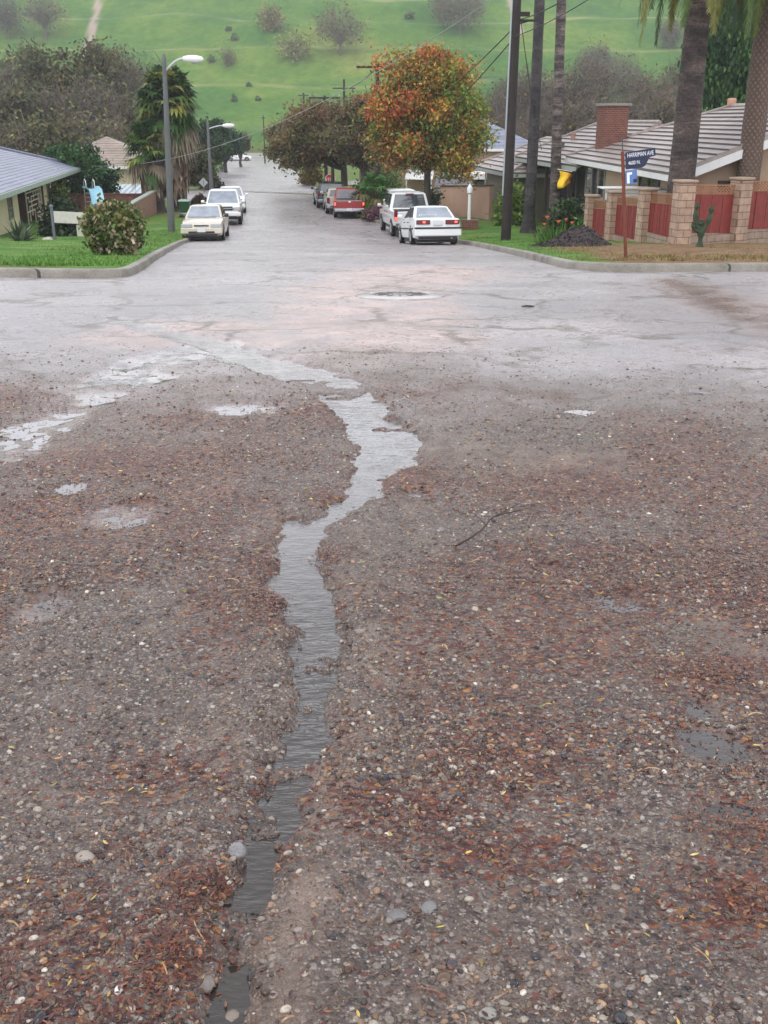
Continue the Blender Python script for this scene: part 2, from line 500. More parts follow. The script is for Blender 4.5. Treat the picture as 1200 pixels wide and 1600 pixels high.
def build_ground():
    ys = np.concatenate([np.linspace(-45, 0.9, 24), np.geomspace(1.0, 12, 330)[0:], np.geomspace(12.1, 60, 150), np.geomspace(60.5, 225, 70), np.geomspace(226, 420, 150), np.geomspace(424, 520, 10)])
    s = np.linspace(-1, 1, 521); t = np.sign(s) * np.abs(s) ** 2.2
    W = np.where(ys > 0, np.minimum(7 + 1.25 * ys, 380), 7 - ys * 1.0)
    X = W[:, None] * t[None, :]; Y = np.repeat(ys[:, None], len(t), 1)
    X = X - 0.05 * np.clip(Y, 0, 400)          # the fan leans with the street
    x, y = X.ravel(), Y.ravel()
    sd = sdist(x, y, STREAM)
    wet_ = wetness(x, y); Zg = G(x, y) + micro(x, y, sd, wet_)
    zn = zones(x, y)
    # a hill track cut by walkers, measured along its own course
    tr = np.array([tuple(gp(a, b))[:2] for a, b in [(156, -20), (154, 0), (151, 18), (145, 40), (140, 62), (132, 90)]])
    d1, _ = seg_dist(x, y, tr, False)
    tr2 = np.array([tuple(gp(a, b))[:2] for a, b in [(790, -30), (797, 10), (806, 24), (815, 50)]])
    d2, _ = seg_dist(x, y, tr2, False)
    track = np.maximum(sstep(1.15, 0.5, d1), sstep(1.0, 0.4, d2)) * zn['hill']
    nr, nc = X.shape
    i = np.arange(nr - 1)[:, None] * nc + np.arange(nc - 1)[None, :]
    F = np.stack([i, i + 1, i + nc + 1, i + nc], -1).reshape(-1, 4)
    o = np_mesh('ground', np.c_[x, y, Zg], F, ground_mat(), smooth=180,
                attrs={'asph': zn['asph'], 'silt': zn['silt'], 'leaf': zn['leaf'], 'wet': zn['wet'], 'mud': zn['mud'], 'hill': zn['hill'], 'grassy': zn['grass'], 'track': track, 'wedge': zn['wedge'], 'ledge': np.sin((np.interp(y, _ty, _tz) * 0 + terr(x, y)) * 2 * PI / 9.0 - 1.1)})
    tag(o, kind='structure')
    # running water: one sheet lying in the cut channel
    keep = (sd < 0.22) & (y > .9)
    fk = keep[F].all(1)
    used = np.unique(F[fk]); mp = -np.ones(len(x), int); mp[used] = np.arange(len(used))
    xs, yw = x[used], y[used]
    wz = G(xs, yw) - np.where(yw < 9, 0.017, 0.0115 - 0.0) + np.where(yw >= 9, 0.004, 0.0)
    wz = wz + 0.0022 * (fbm(xs * 14 + 3, yw * 30, 51, 3) - .5) * (1 - sstep(4, 9, yw)) + 0.03 * (fbm(xs * 0.9, yw * 0.9, 41, 3) - .5) * .25
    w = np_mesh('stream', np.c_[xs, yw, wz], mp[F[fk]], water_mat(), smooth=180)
    tag(w, kind='structure')
    keep = (wet_ > 0.02) & (sd > 0.05)
    fk = keep[F].all(1); used = np.unique(F[fk]); mp = -np.ones(len(x), int); mp[used] = np.arange(len(used)); xs, yw = x[used], y[used]
    pz = G(xs, yw) - .0192 + 0.006 * (fbm(xs * .9, yw * .9, 41, 3) - .5)
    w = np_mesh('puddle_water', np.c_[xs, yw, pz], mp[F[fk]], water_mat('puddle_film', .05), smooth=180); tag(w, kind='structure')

def ground_mat():
    m, nt, b = nmat('wet_gravel_and_road')
    L = nt.links
    P = coords(nt)                                     # object space = world metres
    def vor(scale, feat='F1', vec=None, rnd=1.0):
        v = nt.nodes.new('ShaderNodeTexVoronoi'); v.feature = feat; v.inputs['Scale'].default_value = scale; v.inputs['Randomness'].default_value = rnd
        L.new(vec or P, v.inputs['Vector']); return v
    A = {k: attr(nt, k) for k in ('asph', 'silt', 'leaf', 'wet', 'mud', 'hill', 'grassy', 'track', 'ledge', 'wedge')}
    warp = nt.nodes.new('ShaderNodeVectorMath'); warp.operation = 'ADD'
    nz = nt.nodes.new('ShaderNodeTexNoise'); nz.inputs['Scale'].default_value = 30; L.new(P, nz.inputs['Vector'])
    sc = nt.nodes.new('ShaderNodeVectorMath'); sc.operation = 'SCALE'; sc.inputs['Scale'].default_value = 0.02
    L.new(nz.outputs['Color'], sc.inputs[0]); L.new(P, warp.inputs[0]); L.new(sc.outputs[0], warp.inputs[1])
    PW = warp.outputs[0]
    pal = [(0.0, lin(52, 46, 46)), (0.15, lin(92, 84, 82)), (0.3, lin(120, 104, 94)), (0.42, lin(70, 64, 70)), (0.55, lin(136, 126, 120)), (0.68, lin(104, 82, 70)), (0.8, lin(156, 148, 142)), (0.92, lin(84, 80, 88)), (0.97, lin(190, 184, 178))]
    v1 = vor(58, vec=PW); v2 = vor(130, vec=PW); v3 = vor(24, vec=PW)
    s1 = nt.nodes.new('ShaderNodeSeparateColor'); L.new(v1.outputs['Color'], s1.inputs[0])
    s2 = nt.nodes.new('ShaderNodeSeparateColor'); L.new(v2.outputs['Color'], s2.inputs[0])
    s3 = nt.nodes.new('ShaderNodeSeparateColor'); L.new(v3.outputs['Color'], s3.inputs[0])
    c1 = ramp(nt, s1.outputs[0], pal, 'CONSTANT'); c2 = ramp(nt, s2.outputs[0], pal, 'CONSTANT')
    mudn = noise(nt, P, 7, 5, 0.6)
    mud = ramp(nt, mudn, [(0.3, lin(86, 73, 66)), (0.5, lin(117, 101, 91)), (0.7, lin(142, 124, 112))])
    fine = ramp(nt, noise(nt, P, 220, 2), [(0.35, 0.7), (0.65, 1.3)])
    mud = mixc(nt, 1.0, mud, fine, 'MULTIPLY')
    mud2 = mixc(nt, 1.0, mud, (.74, .72, .71), 'MULTIPLY')
    m1 = ramp(nt, v1.outputs['Distance'], [(.38, 1.0), (.56, 0.0)]); m2 = ramp(nt, v2.outputs['Distance'], [(.42, 1.0), (.60, 0.0)])
    c2 = mixc(nt, m2, mud2, c2); c1 = mixc(nt, m1, c2, c1)
    gravel = mixc(nt, mth(nt, 'GREATER_THAN', s1.outputs[1], 0.48), c1, c2)
    patch = noise(nt, P, 1.6, 4, 0.65)
    mudf = mth(nt, 'ADD', mth(nt, 'MULTIPLY', ramp(nt, patch, [(0.45, 0.0), (0.7, 0.6)]), 0.8), mth(nt, 'MULTIPLY', A['mud'], 0.75), True)
    gravel = mixc(nt, mudf, gravel, mud)
    # leaf fragments: stretched cells in wet reds and browns
    lv = coords(nt, scale=(55, 95, 55), rot=(0, 0, 0.7)); vl = vor(1.0, vec=lv)
    sl = nt.nodes.new('ShaderNodeSeparateColor'); L.new(vl.outputs['Color'], sl.inputs[0])
    lcol = ramp(nt, sl.outputs[0], [(0, lin(64, 34, 32)), (0.2, lin(96, 48, 38)), (0.4, lin(120, 66, 44)), (0.55, lin(74, 44, 42)), (0.7, lin(140, 90, 58)), (0.85, lin(104, 58, 50)), (0.95, lin(168, 122, 64))], 'CONSTANT')
    lfac = mth(nt, 'GREATER_THAN', mth(nt, 'MULTIPLY', A['leaf'], 0.8), sl.outputs[1])
    gravel = mixc(nt, lfac, gravel, lcol)
    # asphalt: worn aggregate, silt film, cracks
    an = noise(nt, P, 0.5, 5, 0.6); an2 = noise(nt, P, 90, 2)
    asp = ramp(nt, an, [(0.3, lin(142, 138, 140)), (0.7, lin(172, 166, 166))])
    asp = mixc(nt, 1.0, asp, ramp(nt, an2, [(0.35, 0.72), (0.65, 1.3)]), 'MULTIPLY')
    spk = ramp(nt, s2.outputs[1], [(0.0, 0.7), (0.5, 1.0), (0.9, 1.35)])
    asp = mixc(nt, 0.7, asp, spk, 'MULTIPLY')
    siltc = ramp(nt, noise(nt, P, 1.3, 5, 0.65), [(0.3, lin(174, 150, 142)), (0.7, lin(212, 188, 180))])
    siltc = mixc(nt, 0.5, siltc, ramp(nt, an2, [(0.3, 0.75), (0.7, 1.2)]), 'MULTIPLY')
    sfac = mth(nt, 'MULTIPLY', A['silt'], ramp(nt, noise(nt, P, 2.2, 5, 0.7), [(0.36, 0.18), (0.6, 1.0)]))
    asp = mixc(nt, sfac, asp, siltc)
    wv = nt.nodes.new('ShaderNodeVectorMath'); wv.operation = 'ADD'
    n2 = nt.nodes.new('ShaderNodeTexNoise'); n2.inputs['Scale'].default_value = 1.2; n2.inputs['Detail'].default_value = 4; L.new(P, n2.inputs['Vector'])
    s4 = nt.nodes.new('ShaderNodeVectorMath'); s4.operation = 'SCALE'; s4.inputs['Scale'].default_value = 1.6; L.new(n2.outputs['Color'], s4.inputs[0])
    L.new(P, wv.inputs[0]); L.new(s4.outputs[0], wv.inputs[1])
    cell = vor(0.3, 'F1', wv.outputs[0]); scl = nt.nodes.new('ShaderNodeSeparateColor'); L.new(cell.outputs['Color'], scl.inputs[0]); asp = mixc(nt, 1.0, asp, ramp(nt, scl.outputs[0], [(0, .86), (1, 1.1)]), 'MULTIPLY')
    ck = vor(0.42, 'DISTANCE_TO_EDGE', wv.outputs[0])
    crack = ramp(nt, ck.outputs['Distance'], [(0.0, .8), (0.014, 0.6), (0.04, 0.0)])
    ckb = ramp(nt, noise(nt, P, 0.8, 3), [(0.38, 0.1), (0.56, 1.0)])
    asp = mixc(nt, mth(nt, 'MULTIPLY', crack, ckb), asp, lin(84, 74, 60))
    ck2 = vor(1.15, 'DISTANCE_TO_EDGE', wv.outputs[0]); cr2 = ramp(nt, ck2.outputs['Distance'], [(0.0, .8), (0.02, .5), (0.04, 0.0)])
    asp = mixc(nt, mth(nt, 'MULTIPLY', cr2, ramp(nt, noise(nt, P, .45, 3), [(0.5, 0.0), (0.62, .8)])), asp, lin(92, 82, 68))
    # stray leaves and grit washed over the asphalt
    stray = mth(nt, 'MULTIPLY', mth(nt, 'GREATER_THAN', s3.outputs[0], 0.88), ramp(nt, noise(nt, P, 1.0, 4, .6), [(0.42, 0.0), (0.6, 0.85)]))
    asp = mixc(nt, stray, asp, lin(110, 84, 70))
    wdg = mth(nt, 'MULTIPLY', A['wedge'], ramp(nt, noise(nt, P, 1.7, 5, .65), [(.35, .35), (.6, 1.0)])); asp = mixc(nt, wdg, asp, lin(96, 74, 60))
    # hillside grass
    hn = noise(nt, P, 0.035, 6, 0.62); hn2 = noise(nt, P, 0.5, 5, 0.72)
    hg = ramp(nt, hn, [(0.3, lin(62, 114, 54)), (0.46, lin(84, 134, 58)), (0.58, lin(110, 150, 64)), (0.72, lin(138, 160, 78))])
    hg = mixc(nt, 0.8, hg, ramp(nt, hn2, [(0.3, 0.62), (0.7, 1.3)]), 'MULTIPLY')
    line = ramp(nt, A['ledge'], [(0.86, 0.0), (0.975, 0.8), (1.0, 0.85)])
    line = mth(nt, 'MULTIPLY', line, ramp(nt, noise(nt, P, 0.06, 4, .6), [(0.38, 0.1), (0.62, 1.0)]))
    hg = mixc(nt, line, hg, lin(158, 172, 112))
    hg = mixc(nt, 1.0, hg, (.84, .77, .78), 'MULTIPLY')
    hg = mixc(nt, A['track'], hg, lin(176, 160, 150))
    flat = ramp(nt, hn2, [(0.3, lin(66, 84, 44)), (0.5, lin(96, 104, 58)), (0.7, lin(112, 98, 72))])
    col = mixc(nt, A['asph'], gravel, asp)
    col = mixc(nt, A['grassy'], col, flat)
    col = mixc(nt, A['hill'], col, hg)
    dark = mixc(nt, 1.0, col, (0.72, 0.70, 0.70), 'MULTIPLY')
    col = mixc(nt, mth(nt, 'MULTIPLY', A['wet'], 0.7), col, dark)
    col = mixc(nt, 1.0, col, mixc(nt, A['asph'], (.84, .805, .78), (.92, .905, .91)), 'MULTIPLY')
    L.new(col, b.inputs['Base Color'])
    dry = mth(nt, 'MAXIMUM', A['grassy'], A['hill'])
    rg = ramp(nt, noise(nt, P, 2.5, 5, 0.65), [(0.3, 0.22), (0.7, 0.46)])
    rg2 = mth(nt, 'ADD', mth(nt, 'MULTIPLY', rg, mth(nt, 'SUBTRACT', 1.0, mth(nt, 'MULTIPLY', A['wet'], 0.75))), mth(nt, 'MULTIPLY', dry, 0.6), True)
    L.new(rg2, b.inputs['Roughness'])
    L.new(mth(nt, 'SUBTRACT', 0.55, mth(nt, 'MULTIPLY', dry, 0.45), True), b.inputs['Specular IOR Level'])
    hgt = mth(nt, 'ADD', mth(nt, 'MULTIPLY', mth(nt, 'SUBTRACT', 1.0, v1.outputs['Distance']), 0.7), mth(nt, 'MULTIPLY', mth(nt, 'SUBTRACT', 1.0, v2.outputs['Distance']), 0.35))
    hgt = mth(nt, 'ADD', hgt, mth(nt, 'MULTIPLY', noise(nt, P, 300, 2), 0.3))
    st = mth(nt, 'SUBTRACT', mth(nt, 'SUBTRACT', 0.75, mth(nt, 'MULTIPLY', A['asph'], 0.5)), mth(nt, 'MULTIPLY', mth(nt, 'MAXIMUM', A['wet'], mth(nt, 'MULTIPLY', mudf, 0.5)), 0.6), True)
    bump(nt, b, hgt, mth(nt, 'MULTIPLY', st, mth(nt, 'SUBTRACT', 1.0, dry, True)), 0.018)
    return m

def water_mat(name='muddy_water', strength=.30):
    m, nt, b = nmat(name)
    P = coords(nt)
    f = noise(nt, P, 3.0, 3)
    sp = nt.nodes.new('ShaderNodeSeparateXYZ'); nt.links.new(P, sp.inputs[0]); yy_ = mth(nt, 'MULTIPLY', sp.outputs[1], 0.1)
    shallow_glare = ramp(nt, yy_, [(.22, (.040, .032, .028)), (.30, (.055, .046, .042)), (.45, (.09, .08, .078)), (.62, (.17, .16, .165)), (.84, (.30, .285, .285) if strength > .1 else (.10, .095, .096))])  # shallow silt tone, paled with distance to stand in for sky glare
    nt.links.new(mixc(nt, 1.0, shallow_glare, ramp(nt, f, [(0.3, .75), (0.7, 1.25)]), 'MULTIPLY'), b.inputs['Base Color'])
    b.inputs['Roughness'].default_value = 0.05; b.inputs['IOR'].default_value = 1.5; b.inputs['Specular IOR Level'].default_value = 0.6
    h1 = noise(nt, coords(nt, scale=(8, 22, 8)), 1.0, 3, 0.55)
    h2 = noise(nt, coords(nt, scale=(26, 62, 26), rot=(0, 0, 0.25)), 1.0, 2, 0.5)
    sp = nt.nodes.new('ShaderNodeSeparateXYZ'); nt.links.new(P, sp.inputs[0])
    near = ramp(nt, mth(nt, 'MULTIPLY', sp.outputs[1], 0.1), [(0.12, .35), (0.21, .5), (0.27, .9), (0.38, 0.35), (0.62, 0.4), (0.8, .8)])
    h3 = noise(nt, coords(nt, scale=(22, 70, 22), rot=(0, 0, -.15)), 1.0, 2, 0.5)
    bump(nt, b, mth(nt, 'ADD', mth(nt, 'ADD', h1, mth(nt, 'MULTIPLY', h2, 0.5)), mth(nt, 'MULTIPLY', mth(nt, 'MULTIPLY', h3, .9), ramp(nt, noise(nt, P, 9, 2), [(.4, 0), (.65, 1.)]))), mth(nt, 'MULTIPLY', near, strength), 0.03)
    return m

# ------------------------------------------------------------------ loose gravel, leaf bits, stalks
def ico():
    bm = bmesh.new(); bmesh.ops.create_icosphere(bm, subdivisions=1, radius=1)
    bm.verts.ensure_lookup_table()
    V = np.array([v.co[:] for v in bm.verts]); F = np.array([[v.index for v in f.verts] for f in bm.faces]); bm.free()
    return V, F
def ico2():
    bm = bmesh.new(); bmesh.ops.create_icosphere(bm, subdivisions=2, radius=1)
    bm.verts.ensure_lookup_table()
    V = np.array([v.co[:] for v in bm.verts]); F = np.array([[v.index for v in f.verts] for f in bm.faces]); bm.free()
    return V, F

def scatter_xy(n, y0, y1, power=1.0, margin=0.7):
    u = rng.random(n)
    y = y0 + (y1 - y0) * u ** power
    half = 0.47 * y + margin
    x = (rng.random(n) * 2 - 1) * half
    return x, y

PEB = np.array([lin(*c) for c in [(150, 138, 126), (120, 106, 96), (98, 88, 84), (176, 164, 150), (146, 116, 94), (116, 80, 64), (70, 68, 76), (206, 198, 186), (132, 120, 110), (164, 134, 106), (88, 70, 60), (232, 226, 216)]])
PEBP = np.array([.15, .15, .12, .09, .11, .10, .08, .03, .09, .07, .06, .004]); PEBP /= PEBP.sum()

def pebbles(name, n, y0, y1, power, rmin, rmax, tri, seed):
    x, y = scatter_xy(n, y0, y1, power)
    zn = zones(x, y); sd = sdist(x, y, STREAM)
    dens = (0.34 + .9 * sstep(0.36, 0.62, fbm(x * 1.6, y * 1.6, 71, 4))) * (1 - 0.85 * zn['mud']) * (1 - 0.93 * zn['asph']) * (1 - 0.75 * zn['wet'])
    dens *= np.where(sd < 0.0, 0.22, 1.0)
    k = rng.random(n) < dens
    x, y = x[k], y[k]; n = len(x)
    r = rmin + (rmax - rmin) * rng.random(n) ** 4.0
    r = r * (0.85 + 0.15 * np.clip(y, 1, 6) / 2)
    V0, F0 = ico() if tri == 1 else ico2()
    m = len(V0)
    V = np.repeat(V0[None], n, 0) * (1 + (0.3 if tri == 1 else .16) * (rng.random((n, m, 1)) - .5))
    V *= np.stack([r * (0.9 + .5 * rng.random(n)), r * (0.65 + .4 * rng.random(n)), r * (0.5 + .4 * rng.random(n))], 1)[:, None, :]
    t = (rng.random(n) - .5) * 0.7; c, s = np.cos(t)[:, None], np.sin(t)[:, None]
    V = np.stack([V[..., 0], V[..., 1] * c - V[..., 2] * s, V[..., 1] * s + V[..., 2] * c], -1)
    a = rng.random(n) * 2 * PI; c, s = np.cos(a)[:, None], np.sin(a)[:, None]
    V = np.stack([V[..., 0] * c - V[..., 1] * s, V[..., 0] * s + V[..., 1] * c, V[..., 2]], -1)
    z = Gf(x, y) - r * 0.02
    V += np.stack([x, y, z], 1)[:, None, :]
    col = PEB[rng.choice(len(PEB), n, p=PEBP)] * (0.36 + .72 * rng.random((n, 1)) ** 1.4)
    col = np.repeat(col[:, None, :], m, 1) * (0.9 + 0.2 * rng.random((n, m, 1)))
    F = (F0[None] + (np.arange(n) * m)[:, None, None]).reshape(-1, 3)
    return V.reshape(-1, 3), F, col.reshape(-1, 3)

def build_gravel():
    parts = [pebbles('gravel', 34000, 1.1, 2.7, 1.15, .0018, .0105, 2, 0), pebbles('gravel', 26000, 2.3, 4.0, 1.1, .0024, .0105, 1, 3), pebbles('gravel', 46000, 3.6, 9.5, 1.15, .0030, .0105, 1, 1), pebbles('gravel', 420, 1.1, 3.8, 1.4, .008, .0175, 2, 2)]
    off = 0; Vs, Fs, Cs = [], [], []
    for V, F, C in parts:
        Vs.append(V); Fs.append(F + off); Cs.append(C); off += len(V)
    m, nt, b = nmat('wet_pebble')
    f = noise(nt, coords(nt), 160, 3, .6)
    nt.links.new(mixc(nt, 1.0, attr(nt, 'Col', 'Color'), ramp(nt, f, [(0.3, .76), (0.7, 1.26)]), 'MULTIPLY'), b.inputs['Base Color'])
    b.inputs['Roughness'].default_value = 0.15
    bump(nt, b, f, 0.4, 0.004)
    o = np_mesh('gravel', np.concatenate(Vs), np.concatenate(Fs), m, col=np.concatenate(Cs), smooth=180)
    tag(o, kind='stuff')

LEAFC = np.array([lin(*c) for c in [(76, 42, 40), (98, 52, 44), (116, 66, 50), (88, 56, 52), (134, 92, 66), (110, 68, 60), (64, 48, 48), (150, 110, 74), (132, 70, 46), (190, 160, 84)]])
LEAFP = np.array([.16, .18, .14, .14, .1, .1, .1, .04, .03, .012]); LEAFP /= LEAFP.sum()

def build_litter():
    m, nt, b = nmat('wet_leaf')
    f = noise(nt, coords(nt), 60, 3, .6)
    nt.links.new(mixc(nt, 1.0, attr(nt, 'Col', 'Color'), ramp(nt, f, [(0.3, .7), (0.7, 1.25)]), 'MULTIPLY'), b.inputs['Base Color'])
    b.inputs['Roughness'].default_value = 0.24
    Vs, Fs, Cs = [], [], []; off = 0
    def leaves(n, y0, y1, power, smin, smax, lenw, bright=False, pile=None):
        nonlocal off
        if pile: x, y = pile[0] + rng.normal(size=n) * pile[2] * .75, pile[1] + rng.normal(size=n) * pile[3] * .75
        else: x, y = scatter_xy(n, y0, y1, power)
        zn = zones(x, y); sd = sdist(x, y, STREAM)
        d = (0.19 + 1.0 * zn['leaf'] ** 1.2) * np.where(sd < -0.01, 0.07, 1.0) if not bright else (0.35 + zn['leaf']) * np.where(sd < -0.01, .1, 1.)
        d = d * (1 - 0.93 * zn['asph'])
        k = rng.random(n) < (d if not pile else .9)
        x, y = x[k], y[k]; n = len(x)
        s = smin * (1 if not pile else .6) + (smax - smin) * rng.random(n) ** (2 if not pile else 2.4)
        a = rng.random(n) * 2 * PI
        ca, sa = np.cos(a), np.sin(a)
        # a pointed leaf of six corners, folded along its midrib and curled
        lx = np.array([-1, -.35, .4, 1, .4, -.35]); ly = np.array([0, .42, .36, 0, -.36, -.42])
        curl = (rng.random(n) - .35) * 0.9; fold = rng.random(n) * 0.7
        PX = lx[None] * s[:, None]; PY = ly[None] * s[:, None] * (lenw * (0.7 + .6 * rng.random(n)))[:, None]
        PZ = (lx[None] ** 2) * (s * curl * 0.45)[:, None] + np.abs(ly[None]) * (s * fold * .6)[:, None]
        tl = (rng.random(n) - .5) * (0.8 if not pile else .4)
        PZ = PZ + PY * np.sin(tl)[:, None]
        wx = PX * ca[:, None] - PY * sa[:, None] + x[:, None]; wy = PX * sa[:, None] + PY * ca[:, None] + y[:, None]
        wz = PZ + (Gf(x, y) + 0.004 + 0.006 * rng.random(n) + s * .12 + (0 if not pile else np.maximum(0.012, .026 * np.exp(-(((x - pile[0]) / pile[2]) ** 2 + ((y - pile[1]) / pile[3]) ** 2) * 1.5)) * rng.random(n)))[:, None]
        V = np.stack([wx, wy, wz], -1)
        base = np.array([[0, 1, 5, 5], [1, 2, 4, 5], [2, 3, 4, 4]])
        tri = np.array([[0, 1, 5], [1, 2, 4], [1, 4, 5], [2, 3, 4]])
        F = (tri[None] + (np.arange(n) * 6)[:, None, None]).reshape(-1, 3)
        if bright:
            pal = np.array([lin(*c) for c in [(206, 170, 60), (222, 200, 84), (196, 128, 48), (170, 176, 70), (212, 186, 120), (150, 150, 60)]])
            col = pal[rng.integers(0, len(pal), n)]
        else: col = LEAFC[rng.choice(len(LEAFC), n, p=LEAFP)]
        if pile: rp = np.array([lin(*c) for c in [(150, 84, 52), (124, 64, 44), (176, 108, 60), (104, 56, 46), (138, 92, 66), (196, 150, 74)]]); col = rp[rng.choice(6, n, p=[.2, .26, .1, .26, .16, .02])] * .72
        col = col * (0.4 + .75 * rng.random((n, 1)))
        Vs.append(V.reshape(-1, 3)); Fs.append(F + off); Cs.append(np.repeat(col, 6, 0)); off += n * 6
    leaves(60000, 1.1, 4.2, 1.3, .003, .012, .7)
    leaves(46000, 3.5, 10.5, 1.2, .005, .014, .7)
    leaves(420, 1.1, 4.5, 1.3, .007, .0145, .45, bright=True)
    leaves(420, 3.5, 9.0, 1.2, .009, .018, .55, bright=True)
    for px, py, rx, ry, n in [(420, 948, 36, 34, 620), (418, 880, 13, 13, 200), (500, 868, 34, 9, 220), (300, 1400, 44, 26, 420), (272, 1520, 50, 60, 620), (500, 775, 36, 12, 200), (548, 742, 10, 10, 90), (575, 690, 9, 6, 60), (530, 610, 16, 5, 80), (345, 545, 26, 4, 90), (240, 524, 40, 4, 110), (150, 494, 40, 4, 90), (1130, 1050, 90, 18, 700), (1150, 1290, 50, 26, 420), (640, 640, 60, 9, 240), (1160, 1400, 40, 26, 300), (425, 1225, 26, 9, 90), (470, 640, 60, 9, 240), (120, 590, 90, 14, 420)]:
        leaves(n, 0, 0, 1, .005, .013 if py > 700 else .02, .7, pile=blob(px, py, rx, ry))
    o = np_mesh('leaf_litter', np.concatenate(Vs), np.concatenate(Fs), m, col=np.concatenate(Cs), smooth=30)
    tag(o, kind='stuff')
    # thin stalks and needles
    n = 3400
    x, y = scatter_xy(n, 1.1, 7.5, 1.4)
    zn = zones(x, y); sd = sdist(x, y, STREAM)
    k = (rng.random(n) < 0.25 + .8 * zn['leaf']) & (sd > 0)
    x, y = x[k], y[k]; n = len(x)
    a = rng.random(n) * 2 * PI; Ln = 0.006 + .034 * rng.random(n) ** 2.5; w = 0.0006 + .0009 * rng.random(n) + 0.00025 * y
    dx, dy = np.cos(a) * Ln, np.sin(a) * Ln
    V = []; segs = 4
    bend = (rng.random(n) - .5) * 0.5
    for q in range(segs + 1):
        t = q / segs * 2 - 1
        cx = x + dx * t - dy * bend * t * t; cy = y + dy * t + dx * bend * t * t
        cz = Gf(cx, cy) + 0.006 + .006 * (1 - t * t)
        V.append(np.stack([cx - np.sin(a) * w, cy + np.cos(a) * w, cz], -1)); V.append(np.stack([cx + np.sin(a) * w, cy - np.cos(a) * w, cz + w], -1))
    V = np.stack(V, 1)
    Fq = np.array([[2 * q, 2 * q + 1, 2 * q + 3, 2 * q + 2] for q in range(segs)])
    F = (Fq[None] + (np.arange(n) * (2 * segs + 2))[:, None, None]).reshape(-1, 4)
    pal = np.array([lin(*c) for c in [(96, 50, 42), (120, 72, 50), (70, 44, 42), (168, 132, 90), (84, 40, 36)]])
    col = pal[rng.integers(0, 5, n)] * (.7 + .5 * rng.random((n, 1)))
    o = np_mesh('fallen_stalks', V.reshape(-1, 3), F, m, col=np.repeat(col, 2 * segs + 2, 0))
    tag(o, kind='stuff')

# ------------------------------------------------------------------ kerbs, lawns
KL_PIX = [(-160, 430), (50, 434), (190, 436), (215, 428), (243, 408), (268, 392), (290, 379), (318, 353), (338, 318)]
KR_PIX = [(1500, 424), (1200, 424), (1060, 425), (950, 425), (885, 420), (845, 410), (800, 398), (760, 389), (722, 381), (690, 371), (572, 345), (500, 309)]
def smooth_line(P, it=3):
    P = np.asarray(P, float)
    for _ in range(it):
        Q = [P[0]]
        for a, b in zip(P[:-1], P[1:]): Q += [a * .75 + b * .25, a * .25 + b * .75]
        Q.append(P[-1]); P = np.array(Q)
    return P
KL = smooth_line([tuple(gp(*p))[:2] for p in KL_PIX], 2)
KR = smooth_line([tuple(gp(*p))[:2] for p in KR_PIX], 2)
KL = np.vstack([[-60, KL[0][1] + .3], KL, [KL[-1][0] - 2.5, KL[-1][1] + 1.2], [-60, KL[-1][1] + 1.4]])
KR = np.vstack([[60, KR[0][1] + 1.5], KR, [KR[-1][0] + 2.5, KR[-1][1] + 1.2], [60, KR[-1][1] + 1.4]])
KERB_H = 0.13

def build_kerb(P, side):
    P = resample(P, 0.35)
    d = np.gradient(P, axis=0); d /= np.linalg.norm(d, axis=1, keepdims=True)
    nrm = np.c_[d[:, 1], -d[:, 0]] * side           # away from the road
    prof = [(0.0, -0.25), (0.0, 0.09), (0.02, KERB_H), (0.05, KERB_H + .012), (0.15, KERB_H + .012), (0.16, -0.25)]
    V = []; z = G(P[:, 0], P[:, 1])
    wob = 0.012 * (fbm(P[:, 0] * .8, P[:, 1] * .8, 61, 2) - .5)
    for o, h in prof:
        q = P + nrm * (o + wob[:, None]); V.append(np.c_[q, z + h + wob])
    V = np.stack(V, 1); n, k = V.shape[:2]
    i = np.arange(n - 1)[:, None] * k + np.arange(k - 1)[None]
    F = np.stack([i, i + 1, i + k + 1, i + k], -1).reshape(-1, 4)
    if side < 0: F = F[:, ::-1]
    o = np_mesh('kerb', V.reshape(-1, 3), F, concrete_mat(), smooth=40)
    tag(o, kind='structure')

def concrete_mat():
    if 'kerb' in MATS: return MATS['kerb']
    m, nt, b = nmat('kerb_concrete'); P = coords(nt)
    c = ramp(nt, noise(nt, P, 1.4, 5, .65), [(.3, lin(96, 90, 80)), (.5, lin(132, 126, 116)), (.7, lin(150, 146, 138))])
    c = mixc(nt, .8, c, ramp(nt, noise(nt, P, 40, 3), [(.3, .7), (.7, 1.2)]), 'MULTIPLY')
    sp = nt.nodes.new('ShaderNodeSeparateXYZ'); nt.links.new(P, sp.inputs[0])
    fr = mth(nt, 'FRACT', mth(nt, 'MULTIPLY', mth(nt, 'ADD', sp.outputs[0], mth(nt, 'MULTIPLY', sp.outputs[1], 1.13)), .36))
    c = mixc(nt, mth(nt, 'LESS_THAN', fr, .018), c, lin(54, 50, 46))
    nt.links.new(c, b.inputs['Base Color']); b.inputs['Roughness'].default_value = .5; bump(nt, b, noise(nt, P, 30, 3), .25, .02); MATS['kerb'] = m
    return m

